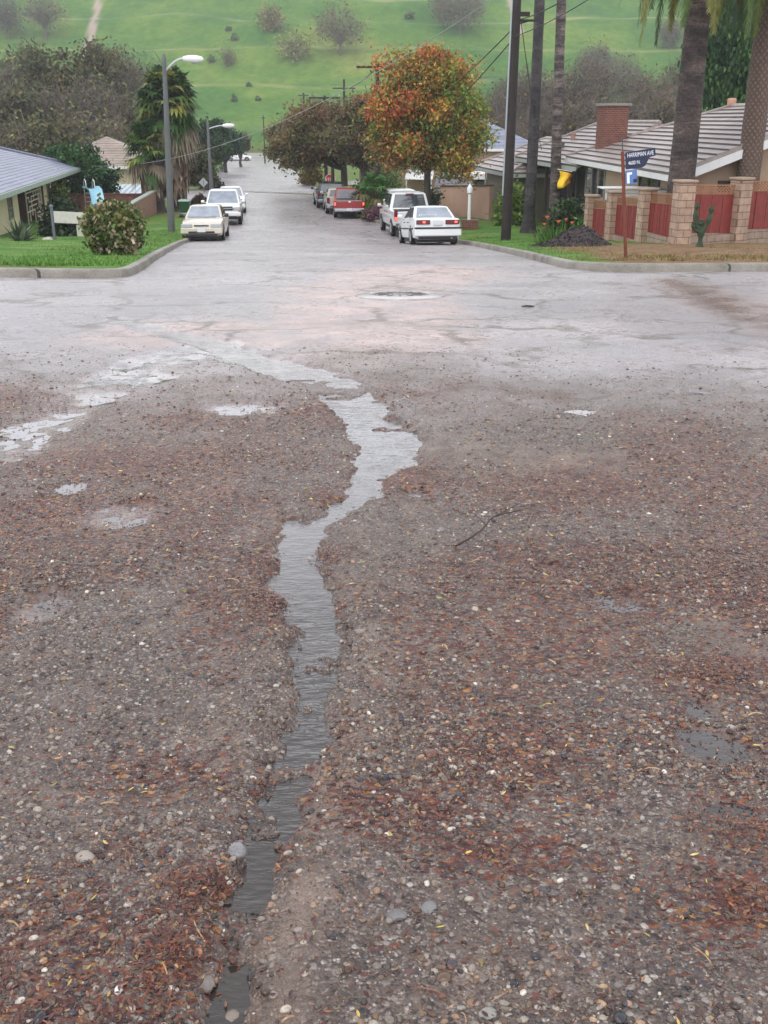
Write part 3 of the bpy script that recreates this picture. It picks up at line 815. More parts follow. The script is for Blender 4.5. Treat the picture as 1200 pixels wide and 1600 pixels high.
def lawn_mat():
    m, nt, b = nmat('lawn_turf')
    P = coords(nt)
    a = noise(nt, P, 0.7, 5, 0.65); f = noise(nt, P, 14, 4, 0.7)
    gcol = ramp(nt, a, [(0.3, lin(66, 100, 42)), (0.5, lin(84, 122, 50)), (0.7, lin(118, 138, 72))])
    gcol = mixc(nt, 0.85, gcol, ramp(nt, f, [(0.3, .55), (0.7, 1.35)]), 'MULTIPLY')
    dcol = ramp(nt, noise(nt, P, 3, 5, .7), [(0.3, lin(92, 72, 56)), (0.5, lin(128, 102, 78)), (0.66, lin(140, 120, 84)), (0.78, lin(112, 108, 66))])
    dcol = mixc(nt, 0.8, dcol, ramp(nt, f, [(0.3, .6), (0.7, 1.3)]), 'MULTIPLY')
    nt.links.new(mixc(nt, attr(nt, 'dry'), gcol, dcol), b.inputs['Base Color'])
    b.inputs['Roughness'].default_value = 0.85; b.inputs['Specular IOR Level'].default_value = 0.15
    bump(nt, b, f, 0.8, 0.05)
    return m

def dryness(x, y):
    n = fbm(x * .8, y * .8, 77, 3)
    a = gp(880, 412); 
    d = sstep(-0.6, 0.6, (x - 4.3) + (n - .5) * 1.5) * sstep(1.2, -0.6, y - 30.6 - (n - .5) * 2)
    far = sstep(50, 60, y) * 0.5 * sstep(.45, .6, n)
    return np.clip(np.maximum(d, far) + 0.25 * sstep(.6, .75, n), 0, 1)

def build_lawn(P, side, x_out, cells, mat_, name='lawn'):
    """turf sheet behind a kerb: grid cells inside the kerb line, rim snapped onto it"""
    P = resample(P, 0.3)
    d = np.gradient(P, axis=0); d /= np.linalg.norm(d, axis=1, keepdims=True)
    P = P + np.c_[d[:, 1], -d[:, 0]] * side * 0.155
    ylo, yhi = P[:, 1].min() - 0.5, P[:, 1].max() + 0.5
    ys = ylo + (yhi - ylo) * np.linspace(0, 1, cells[1]) ** 1.5
    xi = np.interp(0, [0, 1], [P[:, 0].max() if side < 0 else P[:, 0].min()] * 2)
    xs = xi + (x_out - xi) * np.linspace(0, 1, cells[0]) ** 1.4
    X, Y = np.meshgrid(xs, ys); x, y = X.ravel(), Y.ravel()
    poly = np.vstack([P, [[x_out + np.sign(x_out) * 5, P[-1][1]], [x_out + np.sign(x_out) * 5, P[0][1]]]])
    dist, ins = seg_dist(x, y, poly)
    nr, nc = X.shape
    i = np.arange(nr - 1)[:, None] * nc + np.arange(nc - 1)[None]
    F = np.stack([i, i + 1, i + nc + 1, i + nc], -1).reshape(-1, 4)
    k = ins[F].any(1); F = F[k]
    used = np.unique(F); out = used[~ins[used]]
    for v in out:                                   # snap the rim to the kerb's back edge
        p = np.array([x[v], y[v]])
        A = P[:-1]; B = P[1:]; AB = B - A
        t = np.clip(((p - A) * AB).sum(1) / (AB * AB).sum(1), 0, 1); Q = A + AB * t[:, None]
        j = np.argmin(((Q - p) ** 2).sum(1)); x[v], y[v] = Q[j]
    mp = -np.ones(len(x), int); mp[used] = np.arange(len(used))
    x, y = x[used], y[used]
    dd, _ = seg_dist(x, y, P, False)
    z = G(x, y) + KERB_H + 0.002 + 0.10 * (fbm(x * .7, y * .7, 81, 3) - .35) * sstep(0.1, 1.5, dd) + 0.05 * sstep(0.3, 4, dd)
    F = mp[F]
    if side > 0: F = F[:, ::-1]
    o = np_mesh(name, np.c_[x, y, z], F, mat_, smooth=180, attrs={'dry': dryness(x, y)})
    tag(o, kind='structure')
    return poly

def lawn_z(x, y):
    return G(x, y) + KERB_H + 0.05

def grass(polys, specs):
    """short blades, thick near the kerbs"""
    Vs, Cs = [], []
    for poly, n, xr, yr, hmin, hmax in specs:
        x = xr[0] + (xr[1] - xr[0]) * rng.random(n); y = yr[0] + (yr[1] - yr[0]) * rng.random(n) ** 1.5
        dd, ins = seg_dist(x, y, poly)
        k = ins & (dd > 0.03); x, y = x[k], y[k]
        k = rng.random(len(x)) < 0.3 + 0.9 * sstep(.35, .6, fbm(x * 1.5, y * 1.5, 88, 3)); x, y = x[k], y[k]
        n = len(x)
        h = hmin + (hmax - hmin) * rng.random(n) ** 2; a = rng.random(n) * 2 * PI; w = 0.008 + .012 * rng.random(n)
        z = G(x, y) + KERB_H - 0.02 + 0.04 * sstep(.1, 1.5, seg_dist(x, y, poly)[0])
        lean = (rng.random(n) - .5) * h * 1.4; lean2 = (rng.random(n) - .5) * h * 1.4
        B = np.stack([x, y, z], -1); D = np.stack([np.cos(a) * w, np.sin(a) * w, 0 * w], -1)
        T = B + np.stack([lean, lean2, h], -1)
        Vs.append(np.stack([B - D, B + D, T], 1).reshape(-1, 3))
        dr = dryness(x, y)[:, None]
        gc = np.array(lin(92, 142, 56)) * (0.6 + .7 * rng.random((n, 1))) + np.array([.03, .01, 0]) * rng.random((n, 1))
        dc = np.array(lin(150, 122, 84)) * (0.6 + .7 * rng.random((n, 1)))
        c = np.where(rng.random((n, 1)) < dr * .85, dc, gc)
        Cs.append(np.repeat(c, 3, 0))
    V = np.concatenate(Vs); F = np.arange(len(V)).reshape(-1, 3)
    o = np_mesh('grass', V, F, leafmat('grass_blade', 0.6), col=np.concatenate(Cs))
    tag(o, kind='stuff')

def band_strip(name, P, width, lift, mat_, kind='structure'):
    P = resample(P, 0.5)
    d = np.gradient(P, axis=0); d /= np.linalg.norm(d, axis=1, keepdims=True)
    nrm = np.c_[d[:, 1], -d[:, 0]]
    V = []
    for o in np.linspace(-width / 2, width / 2, 4):
        q = P + nrm * o; V.append(np.c_[q, G(q[:, 0], q[:, 1]) + lift])
    V = np.stack(V, 1); n, k = V.shape[:2]
    i = np.arange(n - 1)[:, None] * k + np.arange(k - 1)[None]
    F = np.stack([i, i + k, i + k + 1, i + 1], -1).reshape(-1, 4)
    return tag(np_mesh(name, V.reshape(-1, 3), F, mat_), kind=kind)
# ================================================================== PLANTS
BARK = M('bark', lin(78, 66, 60), 0.85, 0.35, 6.0, bmp=0.5)
BARKG = M('bark_grey', lin(112, 102, 96), 0.85, 0.3, 5.0, bmp=0.4)
LEAF = leafmat('foliage', 0.55, 0.25)
TWIG = leafmat('twigs', 0.8)

def limb(mb, a, b, r0, r1, n=6, sag=0.15, seg=5):
    a, b = Vector(a), Vector(b); L = (b - a).length
    off = Vector(rng.normal(size=3)) * L * 0.06
    pts = []
    for i in range(seg + 1):
        t = i / seg
        p = a.lerp(b, t) + off * math.sin(PI * t) * 1.2 + Vector((0, 0, L * sag * math.sin(PI * t)))
        pts.append(p)
    mb.tube(pts, [r0 + (r1 - r0) * i / seg for i in range(seg + 1)], n=n)
    return pts

def crown_points(ells, n, hollow=0.35):
    """clump centres spread through the crown's volume, thicker near its outside"""
    w = np.array([e[3] * e[4] * e[5] for e in ells]) ** 0.75; w /= w.sum()
    idx = rng.choice(len(ells), n, p=w)
    E = np.array([e[:6] for e in ells])[idx]
    d = rand_unit(n); r = (hollow + (1 - hollow) * rng.random(n) ** 0.6)
    return E[:, :3] + d * E[:, 3:6] * r[:, None], d

def tree(name, label, base, height, ells, pal, leaves=9000, leaf=0.12, trunk_r=0.18, fork=0.35, clumps=140, spread=0.32, limbs=12, group=None, cat='tree',
         lean=(0, 0), droop=0.0, pal_w=None, top_tint=None, bark=None, shift=None):
    root = thing(name, label, cat, base, group=group)
    C, D = crown_points(ells, clumps)
    # foliage
    k = rng.integers(0, clumps, leaves)
    sz = np.array([np.mean([e[3] for e in ells])])
    sp = spread * (0.6 + .8 * rng.random(clumps))
    P = C[k] + rng.normal(size=(leaves, 3)) * sp[k][:, None] * np.array([1, 1, .8])
    if droop: P[:, 2] -= droop * rng.random(leaves) ** 2
    U = rand_unit(leaves); Vv = np.cross(U, rand_unit(leaves)); Vv /= np.linalg.norm(Vv, axis=1, keepdims=True) + 1e-9
    s = leaf * (0.55 + 0.9 * rng.random(leaves))[:, None]
    if droop: U = U * .4 + np.array([0, 0, -1.0]); U /= np.linalg.norm(U, axis=1, keepdims=True)
    V, F = quad_cloud(P, U * s, Vv * s * 0.55)
    pal = np.array([lin(*c) for c in pal])
    pc = rng.choice(len(pal), clumps, p=pal_w)
    if shift is not None: pc = shift(C, pc)
    col = pal[pc[k]]
    mixk = rng.random(leaves) < 0.3
    col[mixk] = pal[rng.choice(len(pal), mixk.sum(), p=pal_w)]
    col = col * (0.6 + .75 * rng.random((leaves, 1)))
    np_mesh('crown', V, F, LEAF, root, col=np.repeat(col, 4, 0))
    # trunk and limbs
    mb = MB(); f = Vector((lean[0], lean[1], height * fork))
    mb.tube([(0, 0, -0.4), (0, 0, 0.12), f * .5 + Vector((rng.normal() * .05, 0, 0)), f], [trunk_r * 1.5, trunk_r * 1.12, trunk_r * .92, trunk_r * .85], n=9)
    order = np.argsort(rng.random(clumps))[:limbs]
    for j in order:
        q = Vector(C[j]); mid = f.lerp(q, 0.5) + Vector((0, 0, 0.1 * height * rng.random()))
        limb(mb, f - Vector((0, 0, .12)), mid, trunk_r * .5, trunk_r * .26, 5, .05, 3)
        limb(mb, mid, q, trunk_r * .26, trunk_r * .06, 4, .03, 3)
    mb.build('trunk', bark or BARK, root, smooth=60)
    return root

def bare_tree(name, label, base, height, ells, twigs=2600, tw=0.018, twl=0.8, trunk_r=0.22, fork=0.25, limbs=26, pal=None, leaves=500, leafpal=None, leaf=0.16, group=None, lean=(0, 0), cat='tree', bark=None):
    """leafless winter tree: limbs, then a haze of fine upward twigs with a few old leaves"""
    root = thing(name, label, cat, base, group=group)
    pal = np.array([lin(*c) for c in (pal or [(98, 86, 84), (84, 74, 74), (116, 100, 92), (92, 80, 70)])])
    C, D = crown_points(ells, limbs * 4, 0.3)
    mb = MB(); f = Vector((lean[0], lean[1], height * fork))
    mb.tube([(0, 0, -.5), (0, 0, .15), f * .55, f], [trunk_r * 1.5, trunk_r * 1.1, trunk_r * .95, trunk_r * .85], n=8)
    for j in range(limbs):
        q = Vector(C[j]); mid = f.lerp(q, 0.45) + Vector((0, 0, .06 * height))
        limb(mb, f, mid, trunk_r * .5, trunk_r * .28, 5, .04, 3); limb(mb, mid, q, trunk_r * .28, trunk_r * .07, 4, .04, 3)
        for jj in range(2):
            q2 = Vector(C[limbs + (j * 2 + jj) % (limbs * 3)])
            if (q2 - mid).length < height * .5: limb(mb, mid, q2, trunk_r * .15, trunk_r * .04, 3, .05, 3)
    mb.build('trunk', bark or BARKG, root, smooth=60)
    k = rng.integers(0, len(C), twigs)
    P = C[k] + rng.normal(size=(twigs, 3)) * twl * .45
    U = rand_unit(twigs) * .9 + np.array([0, 0, .38]) + D[k] * .55; U /= np.linalg.norm(U, axis=1, keepdims=True)
    Vv = np.cross(U, rand_unit(twigs)); Vv /= np.linalg.norm(Vv, axis=1, keepdims=True) + 1e-9
    L = twl * (0.4 + .8 * rng.random(twigs))[:, None] * .5; w = tw * (0.5 + rng.random(twigs))[:, None]
    V, F = quad_cloud(P, U * L, Vv * w)
    col = pal[rng.integers(0, len(pal), twigs)] * (.7 + .6 * rng.random((twigs, 1)))
    col = np.repeat(col, 4, 0)
    if leaves:
        lp = np.array([lin(*c) for c in (leafpal or [(120, 96, 62), (106, 104, 60), (128, 84, 58), (92, 92, 60)])])
        k = rng.integers(0, len(C), leaves)
        P = C[k] + rng.normal(size=(leaves, 3)) * twl * .5
        U = rand_unit(leaves); Vv = np.cross(U, rand_unit(leaves)); Vv /= np.linalg.norm(Vv, axis=1, keepdims=True) + 1e-9
        s = leaf * (.5 + rng.random(leaves))[:, None]
        V2, F2 = quad_cloud(P, U * s, Vv * s * .6)
        c2 = lp[rng.integers(0, len(lp), leaves)] * (.6 + .7 * rng.random((leaves, 1)))
        F = np.vstack([F, F2 + len(V)]); V = np.vstack([V, V2]); col = np.vstack([col, np.repeat(c2, 4, 0)])
    np_mesh('crown', V, F, TWIG, root, col=col)
    return root

def shrub(name, label, base, rx, ry, rz, pal, leaves=2500, leaf=0.05, clumps=70, spread=None, group=None, cat='shrub', pal_w=None, flat=0.0, stems=7, ball=False):
    root = thing(name, label, cat, base, group=group)
    n = clumps
    d = rand_unit(n); d[:, 2] = np.abs(d[:, 2]) * 1.0 - 0.08
    rr = 0.55 + .45 * rng.random(n) ** .6
    C = d * np.array([rx, ry, rz]) * rr[:, None] * (1 + .07 * rng.normal(size=(n, 1))); C[:, 2] = np.maximum(C[:, 2], .04)
    if ball:
        d = rand_unit(n); C = d * np.array([rx, ry, rz * .5]) * rr[:, None] * (1 + .05 * rng.normal(size=(n, 1))) + np.array([0, 0, rz * .5]); C[:, 2] = np.maximum(C[:, 2], .05)
    k = rng.integers(0, n, leaves); sp = spread or 0.16 * (rx + rz)
    P = C[k] + rng.normal(size=(leaves, 3)) * sp * .6; P[:, 2] = np.abs(P[:, 2])
    U = rand_unit(leaves); U[:, 2] += .3; U /= np.linalg.norm(U, axis=1, keepdims=True)
    Vv = np.cross(U, rand_unit(leaves)); Vv /= np.linalg.norm(Vv, axis=1, keepdims=True) + 1e-9
    s = leaf * (.5 + rng.random(leaves))[:, None]
    V, F = quad_cloud(P, U * s, Vv * s * .6)
    pl = np.array([lin(*c) for c in pal]); pc = rng.choice(len(pl), n, p=pal_w)
    col = pl[pc[k]]; mk = rng.random(leaves) < .3; col[mk] = pl[rng.choice(len(pl), mk.sum(), p=pal_w)]
    col *= (.6 + .7 * rng.random((leaves, 1)))
    np_mesh('foliage', V, F, LEAF, root, col=np.repeat(col, 4, 0))
    mb = MB()
    for j in range(stems):
        q = C[rng.integers(0, n)]; limb(mb, (rng.normal() * rx * .08, rng.normal() * ry * .08, -.1), q, .018 + .01 * rx, .006, 4, .08, 3)
    mb.build('stems', BARK, root, smooth=60)
    return root

def blades(name, label, base, n, L, w, spread, pal, cat='plant', group=None, curve=0.5, up=0.6, mat_=None, flowers=None):
    """sword-leaved clump (agave, lily): every leaf a tapering, folded, curving blade"""
    root = thing(name, label, cat, base, group=group)
    V, F, C = [], [], []; seg = 5
    pl = [lin(*c) for c in pal]
    for i in range(n):
        a = rng.random() * 2 * PI; e = up + (1 - up) * rng.random() if rng.random() < .6 else up * (0.3 + .7 * rng.random())
        el = e * PI / 2; l = L * (.6 + .5 * rng.random()); b0 = np.array([math.cos(a), math.sin(a), 0]) * spread * rng.random()
        d = np.array([math.cos(a) * math.cos(el), math.sin(a) * math.cos(el), math.sin(el)]); sd = np.array([-math.sin(a), math.cos(a), 0])
        c = np.array(pl[rng.integers(0, len(pl))]) * (.7 + .5 * rng.random()); o = len(V)
        for q in range(seg + 1):
            t = q / seg
            p = b0 + d * l * t + np.array([0, 0, -1]) * curve * l * t * t * math.cos(el); ww = w * (1 - t ** 1.6) * (.75 + .5 * math.sin(PI * min(t * 1.3, 1)))
            V += [p - sd * ww + np.array([0, 0, ww * .5]), p, p + sd * ww + np.array([0, 0, ww * .5])]; C += [c, c * .9, c]
        for q in range(seg):
            F += [(o + q * 3, o + q * 3 + 1, o + q * 3 + 4, o + q * 3 + 3), (o + q * 3 + 1, o + q * 3 + 2, o + q * 3 + 5, o + q * 3 + 4)]
    np_mesh('leaves', np.array(V), np.array(F), mat_ or LEAF, root, col=np.array(C), smooth=60)
    for (dx, dy, h, c, r) in (flowers or []):
        mb = MB(); mb.tube([(dx * .5, dy * .5, 0), (dx, dy, h)], [.008, .006], n=4)
        for k in range(7):
            a = k * .9; mb.tube([(dx, dy, h - .02), (dx + math.cos(a) * r, dy + math.sin(a) * r, h + r * .7)], [r * .35, r * .1], n=4, mi=1)
        mb.build('flower', [M('flower_stem', lin(80, 110, 50)), M('flower_%d' % int(c[1]), lin(*c), .5)], root)
    return root

# ------------------------------------------------------------------ palms
def fan_frond(o, d, L, Rf, V, F, C, col, nseg=13, droop=.35):
    """one fan leaf: a stalk and a pleated, half-open circle of strips with drooping tips"""
    d = d / np.linalg.norm(d); side = np.cross(d, [0, 0, 1.0]); ln = np.linalg.norm(side)
    side = side / ln if ln > 1e-4 else np.array([1., 0, 0]); up = np.cross(side, d)
    tip = o + d * L + np.array([0, 0, -1]) * L * .12
    i = len(V); V += [o - side * .025, o + side * .025, tip + side * .015, tip - side * .015]; F.append((i, i + 1, i + 2, i + 3)); C += [col * .8] * 4
    for q in range(nseg):
        a = (q / (nseg - 1) - .5) * 2 * 1.85
        r = Rf * (.8 + .3 * rng.random()) * (1 - .1 * abs(a))
        e = d * math.cos(a) + side * math.sin(a)
        m = tip + e * r * .55 + up * .05 * r; t = tip + e * r + np.array([0, 0, -1]) * r * droop * (.5 + rng.random())
        pr = np.cross(e, up); wd = r * .13
        c = col * (.75 + .5 * rng.random()); i = len(V)
        V += [tip, m - pr * wd, t, m + pr * wd]; F.append((i, i + 1, i + 2, i + 3)); C += [c * .9, c, c * 1.1, c]

def fan_palm(name, label, base, trunk_h, trunk_r, crown_r, n_fronds, pal, skirt=None, lean=(0, 0), frond=1.0, ringmat=None, group=None, low=-0.8, seedv=0, flare=1.45, cbase=0.0):
    root = thing(name, label, 'palm tree', base, group=group)
    mb = MB(); pts, rad = [], []
    nz_ = 26
    for i in range(nz_ + 1):
        t = i / nz_
        pts.append((lean[0] * t + .03 * math.sin(t * 5 + seedv), lean[1] * t, -0.3 + (trunk_h + .3) * t))
        rad.append(trunk_r * (1 + (flare - 1) * math.exp(-t * trunk_h / 0.55) - .22 * t) * (1 + .035 * math.sin(i * 2.4 + seedv) ))
    mb.tube(pts, rad, n=14); mb.build('trunk', ringmat or palm_bark(), root, smooth=60)
    top = np.array([lean[0], lean[1], trunk_h])
    V, F, C = [], [], []; pl = [np.array(lin(*c)) for c in pal]
    for i in range(n_fronds):
        el = low + (1.35 - low) * (rng.random() ** 0.8); a = i * 2.399 + rng.random() * .5
        d = np.array([math.cos(a) * math.cos(el), math.sin(a) * math.cos(el), math.sin(el)])
        dead = el < low + .5
        col = pl[-1] if (dead and rng.random() < .75) else pl[rng.integers(0, len(pl) - 1)]
        fan_frond(top + np.array([0, 0, cbase * (el - .6)]), d, crown_r * .5 * (.8 + .4 * rng.random()), crown_r * .5 * frond, V, F, C, col, droop=.35 if not dead else .9)
    np_mesh('crown', np.array(V), np.array(F), LEAF, root, col=np.array(C))
    if skirt:
        z0, z1, rs = skirt; V, F, C = [], [], []
        spal = [np.array(lin(*c)) for c in [(150, 132, 116), (126, 106, 92), (104, 86, 74), (170, 152, 136), (116, 92, 72)]]
        n = 620
        for i in range(n):
            t = rng.random(); z = z0 + (z1 - z0) * t; a = rng.random() * 2 * PI
            r = rs * (.78 + .3 * rng.random()) * (.86 + .2 * math.sin(t * 3)) * (1 - .25 * max(0, .12 - t) / .12)
            p = top * 0 + np.array([lean[0] * .8 + math.cos(a) * r, lean[1] * .8 + math.sin(a) * r, z]); s = np.array([-math.sin(a), math.cos(a), 0]) ; o = np.array([math.cos(a), math.sin(a), 0])
            l = .5 + .7 * rng.random(); w = .05 + .10 * rng.random(); c = spal[rng.integers(0, 5)] * (.6 + .6 * rng.random()); j = len(V)
            V += [p - o * .12, p + s * w + o * .05 - np.array([0, 0, l * .5]), p + o * .10 * rng.random() - np.array([0, 0, l]) + s * rng.normal() * .06, p - s * w + o * .05 - np.array([0, 0, l * .5])]
            F.append((j, j + 1, j + 2, j + 3)); C += [c * .8, c, c * 1.1, c]
        np_mesh('skirt', np.array(V), np.array(F), TWIG, root, col=np.array(C))
        mb = MB(); zs = np.linspace(z0 - .2, z1, 8)
        mb.tube([(lean[0] * .8, lean[1] * .8, z) for z in zs], [rs * .62] + [rs * .8] * 6 + [rs * .6], n=14)
        mb.build('skirt_core', M('dead_frond_core', lin(92, 76, 64), .9, .4, 8, bmp=.6), root, smooth=60)
    return root

def palm_bark(name='palm_bark', c1=(94, 84, 80), c2=(52, 46, 46), sc=1.3):
    if name in MATS: return MATS[name]
    m, nt, b = nmat(name)
    P = coords(nt); P2 = coords(nt, scale=(.5, .5, sc))
    n1 = noise(nt, P2, 1.6, 4, .65); n2 = noise(nt, coords(nt, scale=(1.2, 1.2, 18)), 2.0, 3); n3 = noise(nt, P, 9, 4, .7)
    c = ramp(nt, n1, [(.36, lin(*c2)), (.5, lin(*[(a + b_) / 2 for a, b_ in zip(c1, c2)])), (.62, lin(*c1))])
    c = mixc(nt, .9, c, ramp(nt, n2, [(.3, .6), (.7, 1.25)]), 'MULTIPLY'); c = mixc(nt, .9, c, ramp(nt, n3, [(.32, .5), (.68, 1.35)]), 'MULTIPLY'); n4 = noise(nt, coords(nt, scale=(14, 14, 26)), 1.0, 4, .7); c = mixc(nt, .9, c, ramp(nt, n4, [(.32, .5), (.68, 1.4)]), 'MULTIPLY')
    nt.links.new(c, b.inputs['Base Color']); b.inputs['Roughness'].default_value = .8
    bump(nt, b, mth(nt, 'ADD', mth(nt, 'ADD', n2, n3), n4), .9, .05); MATS[name] = m
    return m

def diamond_bark(name='date_palm_bark'):
    if name in MATS: return MATS[name]
    m, nt, b = nmat(name)
    tc = nt.nodes.new('ShaderNodeTexCoord'); sep = nt.nodes.new('ShaderNodeSeparateXYZ'); nt.links.new(tc.outputs['Object'], sep.inputs[0])
    an = mth(nt, 'ARCTAN2', sep.outputs[1], sep.outputs[0]); u = mth(nt, 'MULTIPLY', an, 7 / PI)
    zz = mth(nt, 'MULTIPLY', sep.outputs[2], 5.2)
    a = mth(nt, 'ABSOLUTE', mth(nt, 'SUBTRACT', mth(nt, 'FRACT', mth(nt, 'ADD', u, zz)), .5)); c2 = mth(nt, 'ABSOLUTE', mth(nt, 'SUBTRACT', mth(nt, 'FRACT', mth(nt, 'SUBTRACT', u, zz)), .5))
    h = mth(nt, 'MINIMUM', a, c2)
    n3 = noise(nt, tc.outputs['Object'], 7, 4, .7)
    c = ramp(nt, mth(nt, 'ADD', h, mth(nt, 'MULTIPLY', n3, .35)), [(.12, lin(74, 62, 56)), (.35, lin(104, 86, 76)), (.6, lin(126, 106, 94))])
    nt.links.new(c, b.inputs['Base Color']); b.inputs['Roughness'].default_value = .85
    bump(nt, b, mth(nt, 'ADD', h, mth(nt, 'MULTIPLY', n3, .4)), .9, .05); MATS[name] = m
    return m

def date_palm(name, label, base, trunk_h, r0, r1, L, n, group=None, lean=(0, 0), mat_=None, only=None):
    """feather palm: stout trunk, arching feather fronds"""
    root = thing(name, label, 'palm tree', base, group=group)
    mb = MB(); k = 30
    mb.tube([(lean[0] * i / k, lean[1] * i / k, -.3 + (trunk_h + .3) * i / k) for i in range(k + 1)], [(r0 + (r1 - r0) * min(1, i / k * 1.2)) * (1 + .02 * math.sin(i * 2.1)) for i in range(k + 1)], n=20)
    mb.build('trunk', mat_ or diamond_bark(), root, smooth=60)
    V, F, C = [], [], []
    top = np.array([lean[0], lean[1], trunk_h]); pl = [np.array(lin(*c)) for c in [(70, 92, 44), (84, 108, 48), (104, 120, 56), (128, 128, 64), (58, 78, 42)]]
    for i in range(n):
        a = i * 2.399; el = -.55 + 1.9 * (i / n); l = L * (.85 + .3 * rng.random())
        dxy = np.array([math.cos(a), math.sin(a), 0]); pts = []
        e = el; p = top.copy(); st = 14
        for q in range(st + 1):
            pts.append(p.copy()); p = p + (dxy * math.cos(e) + np.array([0, 0, math.sin(e)])) * l / st; e -= (1.9 + .4 * max(el, 0)) / st * (1 if e > -1.35 else .1)
        sd = np.array([-math.sin(a), math.cos(a), 0]); col = pl[rng.integers(0, 5)]
        for q in range(st):
            j = len(V); w = .03 * (1 - q / st) + .008
            V += [pts[q] - sd * w, pts[q] + sd * w, pts[q + 1] + sd * w * .9, pts[q + 1] - sd * w * .9]; F.append((j, j + 1, j + 2, j + 3)); C += [col * 1.3] * 4
        for q in range(60):
            t = .12 + .88 * q / 60; fi = t * st; i0 = min(int(fi), st - 1); pp = pts[i0] + (pts[i0 + 1] - pts[i0]) * (fi - i0); tg = pts[i0 + 1] - pts[i0]; tg = tg / np.linalg.norm(tg)
            ll = .42 * math.sin(PI * min(.12 + .86 * t, 1)) + .10
            for s in (-1, 1):
                d = sd * s * .7 + tg * .9 + np.array([0, 0, -.22]) + rng.normal(size=3) * .08; d /= np.linalg.norm(d); wv = tg * .03; j = len(V); c = col * (.7 + .5 * rng.random())
                V += [pp - wv, pp + wv, pp + d * ll * .6 + wv * .8, pp + d * ll]; F.append((j, j + 1, j + 2, j + 3)); C += [c] * 4
    np_mesh('crown', np.array(V), np.array(F), LEAF, root, col=np.array(C))
    return root
# ================================================================== VEHICLES
TYRE = M('tyre_rubber', (0.018, 0.018, 0.019), 0.8, .3, 12)
RIM = M('alloy_rim', lin(170, 172, 174), 0.3, .15, 10, metal=.8)
RIMD = M('steel_hub', lin(120, 122, 124), 0.4, .2, 10, metal=.7)
BLACK = M('black_plastic', (0.02, 0.02, 0.022), 0.5, .3, 8)
CHROME = M('chrome', lin(190, 192, 196), 0.15, .1, 8, metal=1.0)
PLATE = M('plate_white', lin(212, 214, 216), 0.45, .12, 60)
HEADL = M('headlamp_lens', lin(190, 194, 196), 0.12, .2, 30, spec=.8)
AMBER = M('amber_lens', lin(214, 120, 40), 0.2, .15, 30)
TAILR = M('tail_lens_red', lin(112, 18, 22), 0.2, .25, 30)
BRAKE = litmat('brake_lamp_lit', (1.0, 0.12, 0.09), 1.5, (0.7, 0.03, 0.03))

def paint(name, c, rough=0.28, metal=0.0):
    return M('paint_' + name, c, rough, .06, 2.5, metal=metal, coat=.6, fine=40)

